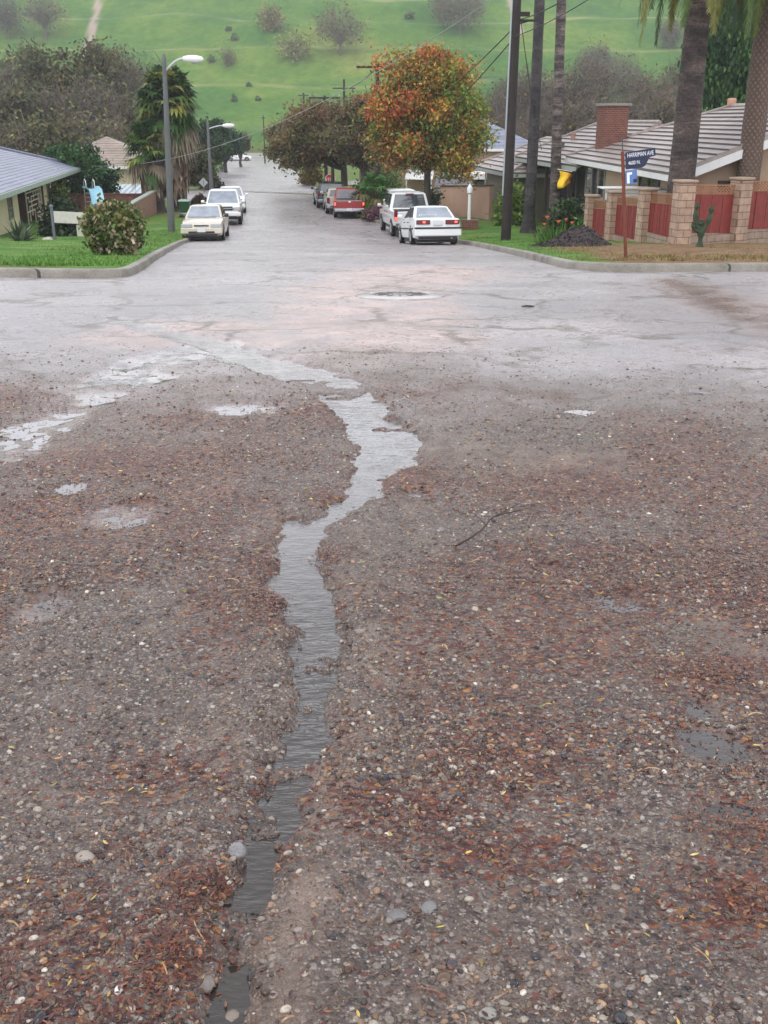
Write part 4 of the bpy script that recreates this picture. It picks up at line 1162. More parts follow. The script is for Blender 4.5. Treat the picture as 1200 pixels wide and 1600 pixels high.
def car(name, label, base, heading, pitch, S, group=None, cat='car'):
    """S: L, W, belt/hood/trunk profile, cabin frustum, lamps ... local +y is the car's front"""
    root = thing(name, label, cat, base, rz=heading, rx=pitch, group=group)
    L, W, H = S['L'], S['W'], S['H']
    pt = S['paint']; zb = S.get('zb', .2)
    mb = MB()
    prof = S['prof']           # (y fraction -1..1, top z, half width fraction)
    rows = []
    for yf, zt, wf in prof:
        w = W / 2 * wf; y = yf * L / 2; zl = zb + (.10 if abs(yf) > .97 else 0)
        half = [(w * .80, zl), (w * .955, zl + .06), (w * .99, zl + (zt - zl) * .35), (w, zl + (zt - zl) * .55), (w * .985, zl + (zt - zl) * .8), (w * .95, zt - .03), (w * .86, zt), (w * .45, zt + .018)]
        ring = [(x, y, z) for x, z in half] + [(-x, y, z) for x, z in reversed(half)]
        rows.append(ring)
    n = len(rows[0]); vs = [p for r in rows for p in r]; fs = []
    for i in range(len(rows) - 1):
        for k in range(n): fs.append((i * n + k, i * n + (k + 1) % n, (i + 1) * n + (k + 1) % n, (i + 1) * n + k))
    fs.append(tuple(range(n))); fs.append(tuple((len(rows) - 1) * n + k for k in range(n)))
    mb.add(vs, fs)
    # cabin shell
    c = S['cab']               # yb0, yb1, wb, zb, yt0, yt1, wt, zt
    yb0, yb1, wb, zcb, yt0, yt1, wt, zct = c
    def rr(y0, y1, w, z, r):
        out = []
        for cx, cy, a0 in ((w - r, y1 - r, 0), (-w + r, y1 - r, 90), (-w + r, y0 + r, 180), (w - r, y0 + r, 270)):
            for k in range(4):
                a = R(a0 + 30 * k); out.append((cx + r * math.cos(a), cy + r * math.sin(a), z))
        return out
    rings = [rr(yb0, yb1, wb, zcb - .08, .05), rr(yb0, yb1, wb, zcb, .05)]
    for t, ins in ((.5, .008), (.93, 0.0), (1.0, -.06)):
        y0 = yb0 + (yt0 - yb0) * t; y1 = yb1 + (yt1 - yb1) * t; w = wb + (wt - wb) * t
        rings.append(rr(y0 - ins, y1 + ins, w + ins, zcb + (zct - zcb) * (t if t < 1 else 1), .07))
    rings.append(rr(yt0 + .3, yt1 - .3, wt - .25, zct + .02, .1))
    n = 16; vs = [p for r in rings for p in r]; fs = []
    for i in range(len(rings) - 1):
        for k in range(n): fs.append((i * n + k, i * n + (k + 1) % n, (i + 1) * n + (k + 1) % n, (i + 1) * n + k))
    fs.append(tuple((len(rings) - 1) * n + k for k in range(n)))
    mb.add(vs, fs)
    mb.build('body', pt, root, smooth=38)
    gm = S.get('glass') or glassmat()
    def face(kind, u0, u1, v0, v1, name_, off=.012):
        def pt_(u, v):
            y0 = yb0 + (yt0 - yb0) * v; y1 = yb1 + (yt1 - yb1) * v; w = wb + (wt - wb) * v; z = zcb + (zct - zcb) * v
            bow = .008 * math.sin(PI * v)
            if kind == 'front': return Vector((-w + 2 * w * u, y1 + off + bow, z))
            if kind == 'rear': return Vector((w - 2 * w * u, y0 - off - bow, z))
            if kind == 'right': return Vector((w + off + bow, y1 + (y0 - y1) * u, z))
            return Vector((-w - off - bow, y0 + (y1 - y0) * u, z))
        m2 = MB(); nu, nv = 5, 4; vs = []; fs = []
        for i in range(nv + 1):
            for j in range(nu + 1): vs.append(pt_(u0 + (u1 - u0) * j / nu, v0 + (v1 - v0) * i / nv))
        for i in range(nv):
            for j in range(nu):
                a = i * (nu + 1) + j; fs.append((a, a + 1, a + nu + 2, a + nu + 1))
        m2.add(vs, fs); return m2.build(name_, gm, root, smooth=60)
    if S.get('windshield', True): face('front', .05, .95, .05, .90, 'windshield')
    face('rear', *S.get('rearwin', (.06, .94, .08, .88)), 'rear_window')
    for (a, b2) in S.get('sidewin', [(.06, .48), (.52, .93)]):
        face('right', 1 - b2, 1 - a, .1, .9, 'side_window'); face('left', a, b2, .1, .9, 'side_window')
    # wheels
    wr = S.get('wr', .31); wm = S.get('rim', RIM)
    for yw in S['axles']:
        for sx in (-1, 1):
            x = sx * (W / 2 - .10); m2 = MB()
            m2.lathe([(wr * .6, -.10), (wr * .96, -.10), (wr, -.06), (wr, .06), (wr * .96, .10), (wr * .6, .10)], (x, yw, wr), 22, axis='X')
            t = m2.build('wheel', TYRE, root, smooth=40)
            m3 = MB(); q = x + sx * .075
            m3.lathe([(wr * .62, -.03), (wr * .60, .03 if sx > 0 else -.03), (wr * .2, .01)], (q, yw, wr), 18, axis='X')
            for k in range(6):
                a = k * PI / 3; m3.box((q + sx * .028, yw + math.cos(a) * wr * .36, wr + math.sin(a) * wr * .36), (.02, wr * .46, .05), rx=a)
            m3.build('rim', wm, t, smooth=40)
            m4 = MB()              # arch: dark liner standing a little outside the flank
            pts = [(sx * (W / 2 * 0.992 + .006), yw + math.cos(R(a)) * (wr + .07), wr + math.sin(R(a)) * (wr + .07)) for a in range(-8, 189, 14)]
            m4.prism(pts, (-sx * .05, 0, 0)); m4.build('wheel_arch', BLACK, root)
    mb = MB(); mb.box((0, 0, zb - .01), (W * .86, L * .88, .20)); mb.build('underbody_shade', BLACK, root)  # black underbody box, hung low to deepen the shade beneath the car
    for (nm, mt, cx, cy, cz, dx, dy, dz) in S['bits']:
        mb = MB(); mb.box((cx, cy, cz), (dx, dy, dz)); mb.build(nm, mt, root, bevel=min(dx, dy, dz) * .2)
    if S.get('mirrors', True):
        for sx in (-1, 1):
            mb = MB(); my = yb1 - .28
            mb.lathe([(.02, -.09), (.075, -.08), (.085, 0), (.07, .08), (.02, .09)], (sx * (wb + .17), my, zcb + .09), 10, axis='X'); mb.tube([(sx * wb, my, zcb + .02), (sx * (wb + .12), my, zcb + .06)], .025, n=6)
            mb.build('mirror', S.get('mirror_mat', pt), root, smooth=50)
    return root

def sedan_spec(L, W, H, pt, **k):
    d = dict(L=L, W=W, H=H, paint=pt, zb=.2, wr=.31,
             prof=[(-1, .58, .90), (-.985, .86, .955), (-.95, .93, .98), (-.6, .96, 1), (-.35, .96, 1), (.2, .94, 1), (.42, .92, 1), (.7, .86, .99), (.92, .76, .95), (.985, .66, .90), (1, .5, .84)],
             cab=(-L / 2 * .70, L / 2 * .47, W / 2 * .90, .93, -L / 2 * .36, L / 2 * .06, W / 2 * .70, H), axles=(-L / 2 * .58, L / 2 * .62), bits=[])
    d.update(k); return d
# ================================================================== BUILDINGS
WHITE = M('white_paint', lin(222, 222, 220), 0.5, .08, 4)
FASCIA = M('fascia_paint', lin(188, 196, 188), 0.5, .12, 3)
def plane_hit(px, py, P0, u):
    """where a pixel's ray meets the vertical plane through P0 along u -> (distance along u, height)"""
    kx, kz = ray(px, py); n = Vector((u.y, -u.x, 0)); d = Vector((kx, 1, kz)); o = Vector((0, 0, CAMZ))
    t = (P0 - o).dot(n) / d.dot(n); q = o + d * t
    return (q - P0).dot(Vector((u.x, u.y, 0))), q.z

def tile_plane(mb, A, B, C, D, n, step=.06, mi=0, lip=0):
    A, B, C, D = map(Vector, (A, B, C, D)); nn = (B - A).cross(D - A)
    if nn.length < 1e-9: nn = (B - A).cross(C - A)
    nn.normalize()
    if nn.z < 0: nn = -nn
    for k in range(n):
        a, b = A.lerp(D, k / n), B.lerp(C, k / n); c, d = B.lerp(C, (k + 1) / n), A.lerp(D, (k + 1) / n)
        e = nn * step; e2 = nn * step * .3; lo = nn * -.10
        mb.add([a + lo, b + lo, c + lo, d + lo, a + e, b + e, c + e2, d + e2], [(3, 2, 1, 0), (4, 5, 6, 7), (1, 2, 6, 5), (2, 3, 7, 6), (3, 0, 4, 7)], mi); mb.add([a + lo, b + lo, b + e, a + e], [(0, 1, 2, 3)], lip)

def roof_mat(name, c, var=.25):
    if name in MATS: return MATS[name]
    m, nt, b = nmat(name); P = coords(nt)
    v = nt.nodes.new('ShaderNodeTexVoronoi'); v.inputs['Scale'].default_value = 3.2; nt.links.new(P, v.inputs['Vector'])
    sc = nt.nodes.new('ShaderNodeSeparateColor'); nt.links.new(v.outputs['Color'], sc.inputs[0])
    a = ramp(nt, sc.outputs[0], [(0, tuple(x * (1 - var) for x in c)), (1, tuple(min(1, x * (1 + var)) for x in c))])
    a = mixc(nt, .8, a, ramp(nt, noise(nt, P, 1.1, 5, .65), [(.3, .6), (.7, 1.0)]), 'MULTIPLY')
    nt.links.new(a, b.inputs['Base Color']); b.inputs['Roughness'].default_value = .45
    bump(nt, b, noise(nt, P, 26, 3), .3, .02); MATS[name] = m
    return m

def window(root, name, P0, u, n, s0, s1, z0, z1, mframe, mpane=None, mull=0, depth=.06, transom=False):
    """frame standing proud of a wall, pane inside it"""
    W, H = abs(s1 - s0), abs(z1 - z0); sm, zm = (s0 + s1) / 2, (z0 + z1) / 2; rz = math.atan2(u.y, u.x)
    c = P0 + u * sm + n * (depth / 2); c.z = zm; f = min(.07, W * .12); mb = MB()
    for q in (-1, 1):
        mb.box(c + u * q * (W / 2 - f / 2), (f, depth, H), rz); mb.box(c + Vector((0, 0, q * (H / 2 - f / 2))), (W - 2 * f - .004, depth * .9, f), rz)
    for k in range(mull): mb.box(c + u * (W * ((k + 1) / (mull + 1) - .5)), (f * .7, depth * .8, H - 2 * f - .004), rz)
    if transom: mb.box(c, (W - 2 * f - .006, depth * .7, f * .6), rz)
    fr = mb.build(name, mframe, root, world=True)
    mb = MB(); mb.box(c - n * (depth * .22), (W - f, depth * .3, H - f), rz); mb.build('pane', mpane or glassmat(), fr, world=True)
    return fr

def hip_roof(root, E1, E0, v, half, rise, n, tmat, step=.06, near='gable', far='hip', over=.0):
    """roof with its eave E1 (near) - E0 (far), running v * 2 half to the other eave"""
    E1, E0 = Vector(E1), Vector(E0); u = (E0 - E1).normalized(); up = Vector((0, 0, rise))
    O1, O0 = E1 + v * 2 * half, E0 + v * 2 * half
    Rn = E1 + v * half + up + (u * half if near == 'hip' else Vector((0, 0, 0))); Rf = E0 + v * half + up - (u * half if far == 'hip' else Vector((0, 0, 0)))
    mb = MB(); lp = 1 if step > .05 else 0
    tile_plane(mb, E0, E1, Rn, Rf, n, step, 0, lp); tile_plane(mb, O1, O0, Rf, Rn, n, step, 0, lp)
    if far == 'hip': tile_plane(mb, O0, E0, Rf, Rf + v * .001, n, step, 0, lp)
    if near == 'hip': tile_plane(mb, E1, O1, Rn + v * .001, Rn, n, step, 0, lp)
    r = mb.build('roof', [tmat, TSHADE] if lp else tmat, root, world=True)
    mb = MB(); mb.tube([Rf + Vector((0, 0, .05)), Rn + Vector((0, 0, .05))], .09, n=8)
    for a, b, on in ((E0, Rf, far), (O0, Rf, far), (E1, Rn, near), (O1, Rn, near)):
        if on == 'hip': mb.tube([a + Vector((0, 0, .06)), b + Vector((0, 0, .06))], .085, n=8)
    mb.build('ridge_tiles', tmat, r, world=True, smooth=60)
    return u, Rn, Rf, O1, O0

def wall_poly(mb, pts, thick_vec, mi=0): mb.prism(pts, thick_vec, mi)

STUCCO = M('beige_stucco', lin(196, 168, 142), .8, .12, 1.2, bmp=.25, fine=40)
CREAM = M('cream_stucco', lin(222, 212, 174), .8, .12, 1.0, bmp=.2, fine=40)
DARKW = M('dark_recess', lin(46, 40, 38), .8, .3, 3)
TILE = roof_mat('ribbed_tile', lin(160, 148, 142), .14); TSHADE = M('tile_nose_shade', lin(118, 108, 106), .8, .2, 5)  # darker riser colour stands in for shade under each tile course
SHING = roof_mat('blue_grey_shingle', lin(132, 136, 156), .14)
GSHING = roof_mat('grey_shingle', lin(126, 124, 130), .16)
TSHING = roof_mat('tan_shingle', lin(156, 140, 128), .14)
RBRICK = brickmat('red_brick', lin(132, 66, 52), lin(108, 52, 44), lin(140, 116, 102), .22, .075, .012)
TBLOCK = brickmat('tan_block', lin(192, 164, 142), lin(174, 146, 126), lin(128, 106, 92), .42, .20, .012)

def right_house():
    zE = 0.0
    E1 = at(1047, 273, 33); E0 = at(885, 245, 48.4); E1.z = E0.z = zE
    u = (E0 - E1).normalized(); v = Vector((u.y, -u.x, 0))
    root = thing('tile_roof_house', 'beige stucco ranch house with striped tile roof and red brick chimney behind the red fence', 'house', (E1.x, E1.y, g(E1.x, E1.y)))
    half, rise = 5.3, 2.02
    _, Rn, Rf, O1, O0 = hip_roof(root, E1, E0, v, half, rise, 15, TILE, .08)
    zg = g(E1.x, E1.y) - .6
    # walls: gable end towards the road, long side towards the street
    g0 = E1 + u * .55 + v * .65; L = (E0 - E1).length
    f0, f1 = g0.copy(), E0 - u * .7 + v * .65; o0 = E1 + u * .55 + v * (2 * half - .65)
    mb = MB(); zt = zE + rise * .65 / half - .13
    pk = E1 + u * .55 + v * half; P = [(g0.x, g0.y, zg), (o0.x, o0.y, zg), (o0.x, o0.y, zt), (pk.x, pk.y, zE + rise - .16), (g0.x, g0.y, zt)]
    wall_poly(mb, P, u * .16)
    q = f0 + u * .162; wall_poly(mb, [(q.x, q.y, zg), (f1.x, f1.y, zg - 1.2), (f1.x, f1.y, zt), (q.x, q.y, zt)], v * .16)
    mb.build('wall', STUCCO, root, world=True)
    # soffit, gutter, barge boards
    mb = MB(); rz = math.atan2(u.y, u.x)
    mb.box((E1 + E0) / 2 + Vector((0, 0, -.10)) - v * .03, (L, .10, .17), rz); mb.build('gutter', WHITE, root, world=True)
    mb = MB(); d = Vector((0, 0, -.34)); w = u * .06
    for a, b in ((E1, Rn), (O1, Rn)):
        a2, b2 = a - u * .05 + Vector((0, 0, -.09)), b - u * .05 + Vector((0, 0, -.09)); mb.prism([a2, b2, b2 + Vector((0, 0, -.26)), a2 + Vector((0, 0, -.26))], w)
    mb.build('barge_board', WHITE, root, world=True)
    mb = MB(); lv = Vector((0, 0, -.13)); mb.prism([E1 + lv + v * .05, E0 + lv + v * .05, E0 + lv + v * .64, E1 + lv + v * .64], (0, 0, -.03)); mb.build('soffit', FASCIA, root, world=True)
    mb = MB(); c = at(1049, 285, 33.2); mb.tube([(E1.x + .12, E1.y + .1, zE - .1), (g0.x - .08, g0.y - .05, zE - .35), (g0.x - .08, g0.y - .05, zg + .3)], .05, n=8); mb.build('downspout', WHITE, root, world=True, smooth=60)
    # openings on the long wall
    P0 = Vector((f0.x, f0.y, 0)); nrm = -v
    def w(px0, py0, px1, py1, name='window', mf=None, mp=None, mull=0):
        s0, z0 = plane_hit(px0, py0, P0, u); s1, z1 = plane_hit(px1, py1, P0, u)
        return window(root, name, P0, u, nrm, s0, s1, z0, z1, mf or M('dark_frame', lin(70, 66, 64), .5), mp, mull)
    w(1002, 262, 1030, 304, mull=1)
    w(918, 258, 944, 312, mull=2, mf=M('grey_trim', lin(168, 166, 158), .6))
    w(905, 262, 914, 318, name='porch_door', mf=M('dark_trim', lin(60, 52, 48), .6), mp=DARKW)
    # window in the gable wall
    P1 = Vector((g0.x, g0.y, 0)); s0, z0 = plane_hit(1122, 282, P1, v); s1, z1 = plane_hit(1144, 300, P1, v)
    window(root, 'window', P1, v, -u, s0, s1, z0, z1, M('dark_frame', lin(70, 66, 64), .5))
    # chimney where the two roofs meet
    c = at(955, 215, 46.5); mb = MB(); mb.box((c.x, c.y, c.z - .2), (1.02, .9, 2.9), rz - PI / 2 + .18); ch = mb.build('chimney', RBRICK, root, world=True)
    mb = MB(); mb.box((c.x, c.y, c.z + 1.31), (1.18, 1.06, .10), rz - PI / 2 + .18); mb.build('chimney_cap', M('concrete_cap', lin(150, 144, 134), .8), ch, world=True)
    # second wing, stepping down the slope
    F1, F0 = at(900, 260, 46), at(805, 246, 57.4); z2 = at(850, 252.6, 51.5).z; F1.z = F0.z = z2
    u2 = (F0 - F1).normalized(); v2 = Vector((u2.y, -u2.x, 0))
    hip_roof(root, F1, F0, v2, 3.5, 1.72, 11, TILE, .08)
    L2 = (F0 - F1).length; rz2 = math.atan2(u2.y, u2.x); zg2 = g(F0.x, F0.y) - .5
    mb = MB(); mb.box((F1 + F0) / 2 + Vector((0, 0, -.1)) - v2 * .03, (L2, .1, .16), rz2); mb.build('gutter', FASCIA, root, world=True)
    a, b = F1 + v2 * 1.5, F0 + v2 * 1.5 - u2 * .5
    mb = MB(); mb.prism([(a.x, a.y, zg2), (b.x, b.y, zg2), (b.x, b.y, z2 - .05), (a.x, a.y, z2 - .05)], v2 * .15); b2 = b + v2 * .16; b3 = b + v2 * 5; mb.prism([(b2.x, b2.y, zg2), (b3.x, b3.y, zg2), (b3.x, b3.y, z2), (b2.x, b2.y, z2)], -u2 * .15)
    mb.build('porch_wall', M('porch_brown', lin(78, 68, 60), .8, .2, 3), root, world=True)
    # board-and-batten bay beside the porch
    c0 = F1 + v2 * .9; s = u2
    mb = MB(); bl = 2.4; cc = c0 + s * .6; zm = (z2 + zg2) / 2; Hh = z2 - zg2 - .1
    mb.box((cc.x, cc.y, zm), (bl, .12, Hh), rz2)
    for k in range(14): q = cc + s * (-bl / 2 + .1 + k * .165) - v2 * .075; mb.box((q.x, q.y, zm), (.04, .03, Hh), rz2)
    mb.build('batten_wall', M('grey_batten', lin(150, 148, 140), .7, .15, 3), root, world=True)
    for k, t in enumerate((.15, .5, .95)):
        q = F1 + u2 * L2 * t + v2 * .25; mb = MB(); mb.box((q.x, q.y, zm), (.13, .13, Hh), rz2); mb.build('porch_post', M('post_brown', lin(66, 56, 52), .7), root, world=True)
    P2 = Vector((a.x, a.y, 0)); window(root, 'porch_opening', P2, u2, -v2, L2 * .45, L2 * .8, zg2 + .6, z2 - .3, M('dark_trim', lin(60, 52, 48), .6), DARKW)
    # roof vents
    for px, py, dd, nm in ((895, 222, 52.5, 'roof_vent'), (878, 234, 51.4, 'vent_pipe')):
        s_, zz = plane_hit(px, py, F1 + v2 * (1.9 if nm == 'roof_vent' else 1.1), u2); q = F1 + v2 * (1.9 if nm == 'roof_vent' else 1.1) + u2 * s_
        zz = z2 + 1.72 * (1.9 if nm == 'roof_vent' else 1.1) / 3.5
        mb = MB(); mb.tube([(q.x, q.y, zz - .1), (q.x, q.y, zz + .22), (q.x, q.y, zz + .3)], [.11, .11, .15], n=10); mb.build(nm, M('vent_tan' if nm == 'roof_vent' else 'vent_grey', lin(200, 150, 128) if nm == 'roof_vent' else lin(120, 118, 120), .6), root, world=True, smooth=50)
    c = at(1101, 165, 41.5); mb = MB(); mb.box((Rf.x, Rf.y, Rf.z + .18), (.3, .3, .32), rz); mb.build('ridge_finial', M('vent_tan', lin(200, 150, 128), .6), root, world=True, bevel=.05)
    # garage, lowest
    H1, H0 = at(797, 272.5, 54.5), at(739, 260, 63.6); z3 = at(765, 265.5, 58.8).z; H1.z = H0.z = z3
    u3 = (H0 - H1).normalized(); v3 = Vector((u3.y, -u3.x, 0)); zg3 = g(H1.x, H1.y) - .6
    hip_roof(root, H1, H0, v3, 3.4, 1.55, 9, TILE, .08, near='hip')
    L3 = (H0 - H1).length; rz3 = math.atan2(u3.y, u3.x)
    mb = MB(); mb.box((H1 + H0) / 2 + Vector((0, 0, -.1)) - v3 * .03, (L3, .1, .16), rz3); mb.box(H1 + v3 * 3.4 + Vector((0, 0, -.1)) - u3 * .03, (6.9, .1, .16), rz3 + PI / 2); mb.build('gutter', FASCIA, root, world=True)
    a = H1 + u3 * .7 + v3 * .7; b = H0 - u3 * .7 + v3 * .7; c_ = a + v3 * 5.4
    mb = MB(); mb.prism([(a.x, a.y, zg3), (b.x, b.y, zg3), (b.x, b.y, z3 + .1), (a.x, a.y, z3 + .1)], v3 * .15); a2 = a + v3 * .152; mb.prism([(a2.x, a2.y, zg3), (c_.x, c_.y, zg3), (c_.x, c_.y, z3 + .1), (a2.x, a2.y, z3 + .1)], u3 * .15)
    mb.build('garage_wall', M('olive_stucco', lin(132, 126, 106), .8, .15, 1.5, bmp=.2), root, world=True)
    mb = MB(); q = b - v3 * .07; mb.tube([(q.x, q.y, z3 - .12), (q.x, q.y, zg3 + .3)], .05, n=8); mb.build('downspout', WHITE, root, world=True, smooth=60)

def left_house():
    z = -1.2
    E1 = at(0, 0, 40); kx, kz = ray(0, 303); Yn = (z - CAMZ) / kz; E1 = Vector((kx * Yn, Yn, z)); kx, kz = ray(127, 261); Yf = (z - CAMZ) / kz; E0 = Vector((kx * Yf, Yf, z))
    u = (E0 - E1).normalized(); E1 = E1 - u * 7; v = Vector((-u.y, u.x, 0))
    root = thing('shingle_roof_house', 'low cream house with blue grey shingle roof and fretwork entry screen', 'house', (E1.x, E1.y, g(E1.x, E1.y)))
    half = 6.2; rise = half * .30
    hip_roof(root, E1, E0, v, half, rise, 24, SHING, .022, near='hip')
    L = (E0 - E1).length; rz = math.atan2(u.y, u.x)
    mb = MB(); c = (E1 + E0) / 2; mb.box((c.x - v.x * .04, c.y - v.y * .04, z - .11), (L, .12, .20), rz); q = E0 + v * half; mb.box((q.x, q.y, z - .11), (2 * half, .12, .20), rz + PI / 2)
    mb.build('gutter', M('gutter_green_white', lin(176, 192, 178), .5, .1, 3), root, world=True)
    mb = MB(); lv = Vector((0, 0, -.16)); mb.prism([E1 + lv + v * .05, E0 + lv + v * .05, E0 + lv + v * .9, E1 + lv + v * .9], (0, 0, -.03)); mb.build('soffit', FASCIA, root, world=True)
    W0 = E1 + v * .9 + u * .5; P0 = Vector((W0.x, W0.y, 0)); n = -v
    sE, _ = plane_hit(80, 320, P0, u); zg = g(E0.x, E0.y) - .8
    s_r0, _ = plane_hit(30, 330, P0, u); s_r1, _ = plane_hit(66, 330, P0, u)
    mb = MB()
    def seg(s0, s1, z0, z1, t=.16): 
        a, b = P0 + u * s0, P0 + u * s1; mb.prism([(a.x, a.y, z0), (b.x, b.y, z0), (b.x, b.y, z1), (a.x, a.y, z1)], v * t)
    seg(0, s_r0, zg, z - .17); seg(s_r1, sE, zg, z - .17)
    a = P0 + u * sE + v * .162; b = P0 + u * sE + v * (2 * half - 1.8); mb.prism([(a.x, a.y, zg), (b.x, b.y, zg), (b.x, b.y, z - .05), (a.x, a.y, z - .05)], -u * .16)
    mb.build('wall', CREAM, root, world=True)
    # recessed entry with a door, behind an ornamental screen
    mb = MB(); a, b = P0 + u * (s_r0 - .2) + v * 1.3, P0 + u * (s_r1 + .2) + v * 1.3; mb.prism([(a.x, a.y, zg), (b.x, b.y, zg), (b.x, b.y, z - .17), (a.x, a.y, z - .17)], v * .1)
    for s in (s_r0, s_r1): q = P0 + u * s + v * .165; q2 = q + v * 1.13; mb.prism([(q.x, q.y, zg), (q2.x, q2.y, zg), (q2.x, q2.y, z - .17), (q.x, q.y, z - .17)], u * .02)
    mb.build('entry_recess', M('entry_brown', lin(120, 92, 76), .8, .2, 3), root, world=True)
    s0, _ = plane_hit(43, 330, P0, u); s1, _ = plane_hit(66, 330, P0, u); zb = g(P0.x + u.x * s0, P0.y + u.y * s0) + .1; zt = z - .2
    mb = MB(); nx, nz_ = 6, 9; cw, chh = (s1 - s0) / nx, (zt - zb) / nz_; r2 = random.Random(5)
    def bar(sa, za, sb, zb_, w=.055):
        c = P0 + u * ((sa + sb) / 2); mb.box((c.x, c.y, (za + zb_) / 2), (abs(sb - sa) + w, .05, abs(zb_ - za) + w), rz)
    for k in range(nx + 1):
        if k in (0, nx): bar(s0 + k * cw, zb, s0 + k * cw, zt, .08)
    for i in range(nx):
        for j in range(nz_):
            x0, y0 = s0 + i * cw, zb + j * chh
            if r2.random() < .62: bar(x0, y0, x0 + cw, y0)
            if r2.random() < .62 and i: bar(x0, y0, x0, y0 + chh, .056)
    bar(s0, zt, s1, zt, .08); mb.build('fretwork_screen', M('cream_paint', lin(214, 208, 184), .6), root, world=True)
    mb = MB(); q = P0 + u * (s1 + .12) - v * .1; mb.box((q.x, q.y, (zg + z) / 2), (.1, .1, z - zg - .3), rz); mb.build('entry_post', M('post_maroon', lin(92, 50, 46), .6), root, world=True)
    for (x0, y0, x1, y1) in ((10, 308, 21, 341), (72, 288, 78.5, 309)):
        a0, z0 = plane_hit(x0, y0, P0, u); a1, z1 = plane_hit(x1, y1, P0, u); window(root, 'window', P0, u, n, a0, a1, z0, z1, M('grey_sash', lin(140, 140, 132), .6), mull=0, transom=True)
    q = P0 + u * (plane_hit(89, 320, P0, u)[0]); mb = MB(); mb.box((q.x, q.y, (zg + z) / 2), (.16, .16, z - zg - .3), rz); mb.build('patio_post', M('post_dark', lin(52, 44, 42), .7), root, world=True)
    # fretwork strip on the wall beside the screen
    return E0, u, v

def simple_house(name, label, base, w, d, hw, rise, rz, wallm, roofm, cat='house', wins=2, n=10, awning=None):
    """small hip-roofed house seen between the trees, local x along its front"""
    root = thing(name, label, cat, base, rz=rz)
    mb = MB(); mb.box((0, 0, hw / 2 - .4), (w, d, hw + .8)); mb.build('wall', wallm, root)
    E1, E0 = Vector((w / 2 + .5, -d / 2 - .5, hw)), Vector((-w / 2 - .5, -d / 2 - .5, hw)); v = Vector((0, 1, 0)); half = d / 2 + .5
    Rn, Rf = Vector((w / 2 + .5 - half, 0, hw + rise)), Vector((-w / 2 - .5 + half, 0, hw + rise)); O1, O0 = E1 + v * 2 * half, E0 + v * 2 * half
    mb = MB(); tile_plane(mb, E0, E1, Rn, Rf, n, .03); tile_plane(mb, O1, O0, Rf, Rn, n, .03); tile_plane(mb, O0, E0, Rf, Rf + v * .001, n, .03); tile_plane(mb, E1, O1, Rn + v * .001, Rn, n, .03)
    mb.build('roof', roofm, root)
    mb = MB()
    for y in (-1, 1): mb.box((0, y * (half + .03), hw - .09), (w + 1.1, .06, .2))
    for x in (-1, 1): mb.box((x * (w / 2 + .53), 0, hw - .09), (.06, d + .9, .2))
    mb.build('fascia', WHITE, root)
    for k in range(wins):
        x = -w / 2 + (k + .5) * w / wins; window(root, 'window', Vector((0, -d / 2, 0)), Vector((1, 0, 0)), Vector((0, -1, 0)), x - .6, x + .6, hw * .4, hw * .85, WHITE, mull=1)
    if awning:
        mb = MB(); x0, x1, z0 = awning; mb.hexa([(x0, -d / 2 - 1.6, z0 - .55), (x1, -d / 2 - 1.6, z0 - .55), (x1, -d / 2 - .01, z0), (x0, -d / 2 - .01, z0)], [(x0, -d / 2 - 1.6, z0 - .5), (x1, -d / 2 - 1.6, z0 - .5), (x1, -d / 2 - .01, z0 + .06), (x0, -d / 2 - .01, z0 + .06)]); mb.build('awning', WHITE, root)
        for x in (x0 + .1, x1 - .1):
            mb = MB(); mb.tube([(x, -d / 2 - 1.5, z0 - .55), (x, -d / 2 - 1.5, -.4)], .05, n=6); mb.build('awning_post', WHITE, root)
    return root

def garden_wall(name, label, A, B, zt0, zt1, thick, mat_, cap=None, capm=None, caph=.08):
    A, B = Vector(A), Vector(B); root = thing(name, label, 'wall', (A.x, A.y, g(A.x, A.y)))
    d = (B - A); d.z = 0; d.normalize(); nv = Vector((-d.y, d.x, 0)) * thick
    mb = MB(); mb.prism([(A.x, A.y, g(A.x, A.y) - .5), (B.x, B.y, g(B.x, B.y) - .5), (B.x, B.y, zt1), (A.x, A.y, zt0)], nv); mb.build('wall_face', mat_, root, world=True)
    if capm:
        o = nv.normalized() * .05; a, b = A - o, B - o
        mb = MB(); mb.prism([(a.x, a.y, zt0 + .002), (b.x, b.y, zt1 + .002), (b.x, b.y, zt1 + caph), (a.x, a.y, zt0 + caph)], nv + 2 * o); mb.build('coping', capm, root, world=True)
    return root

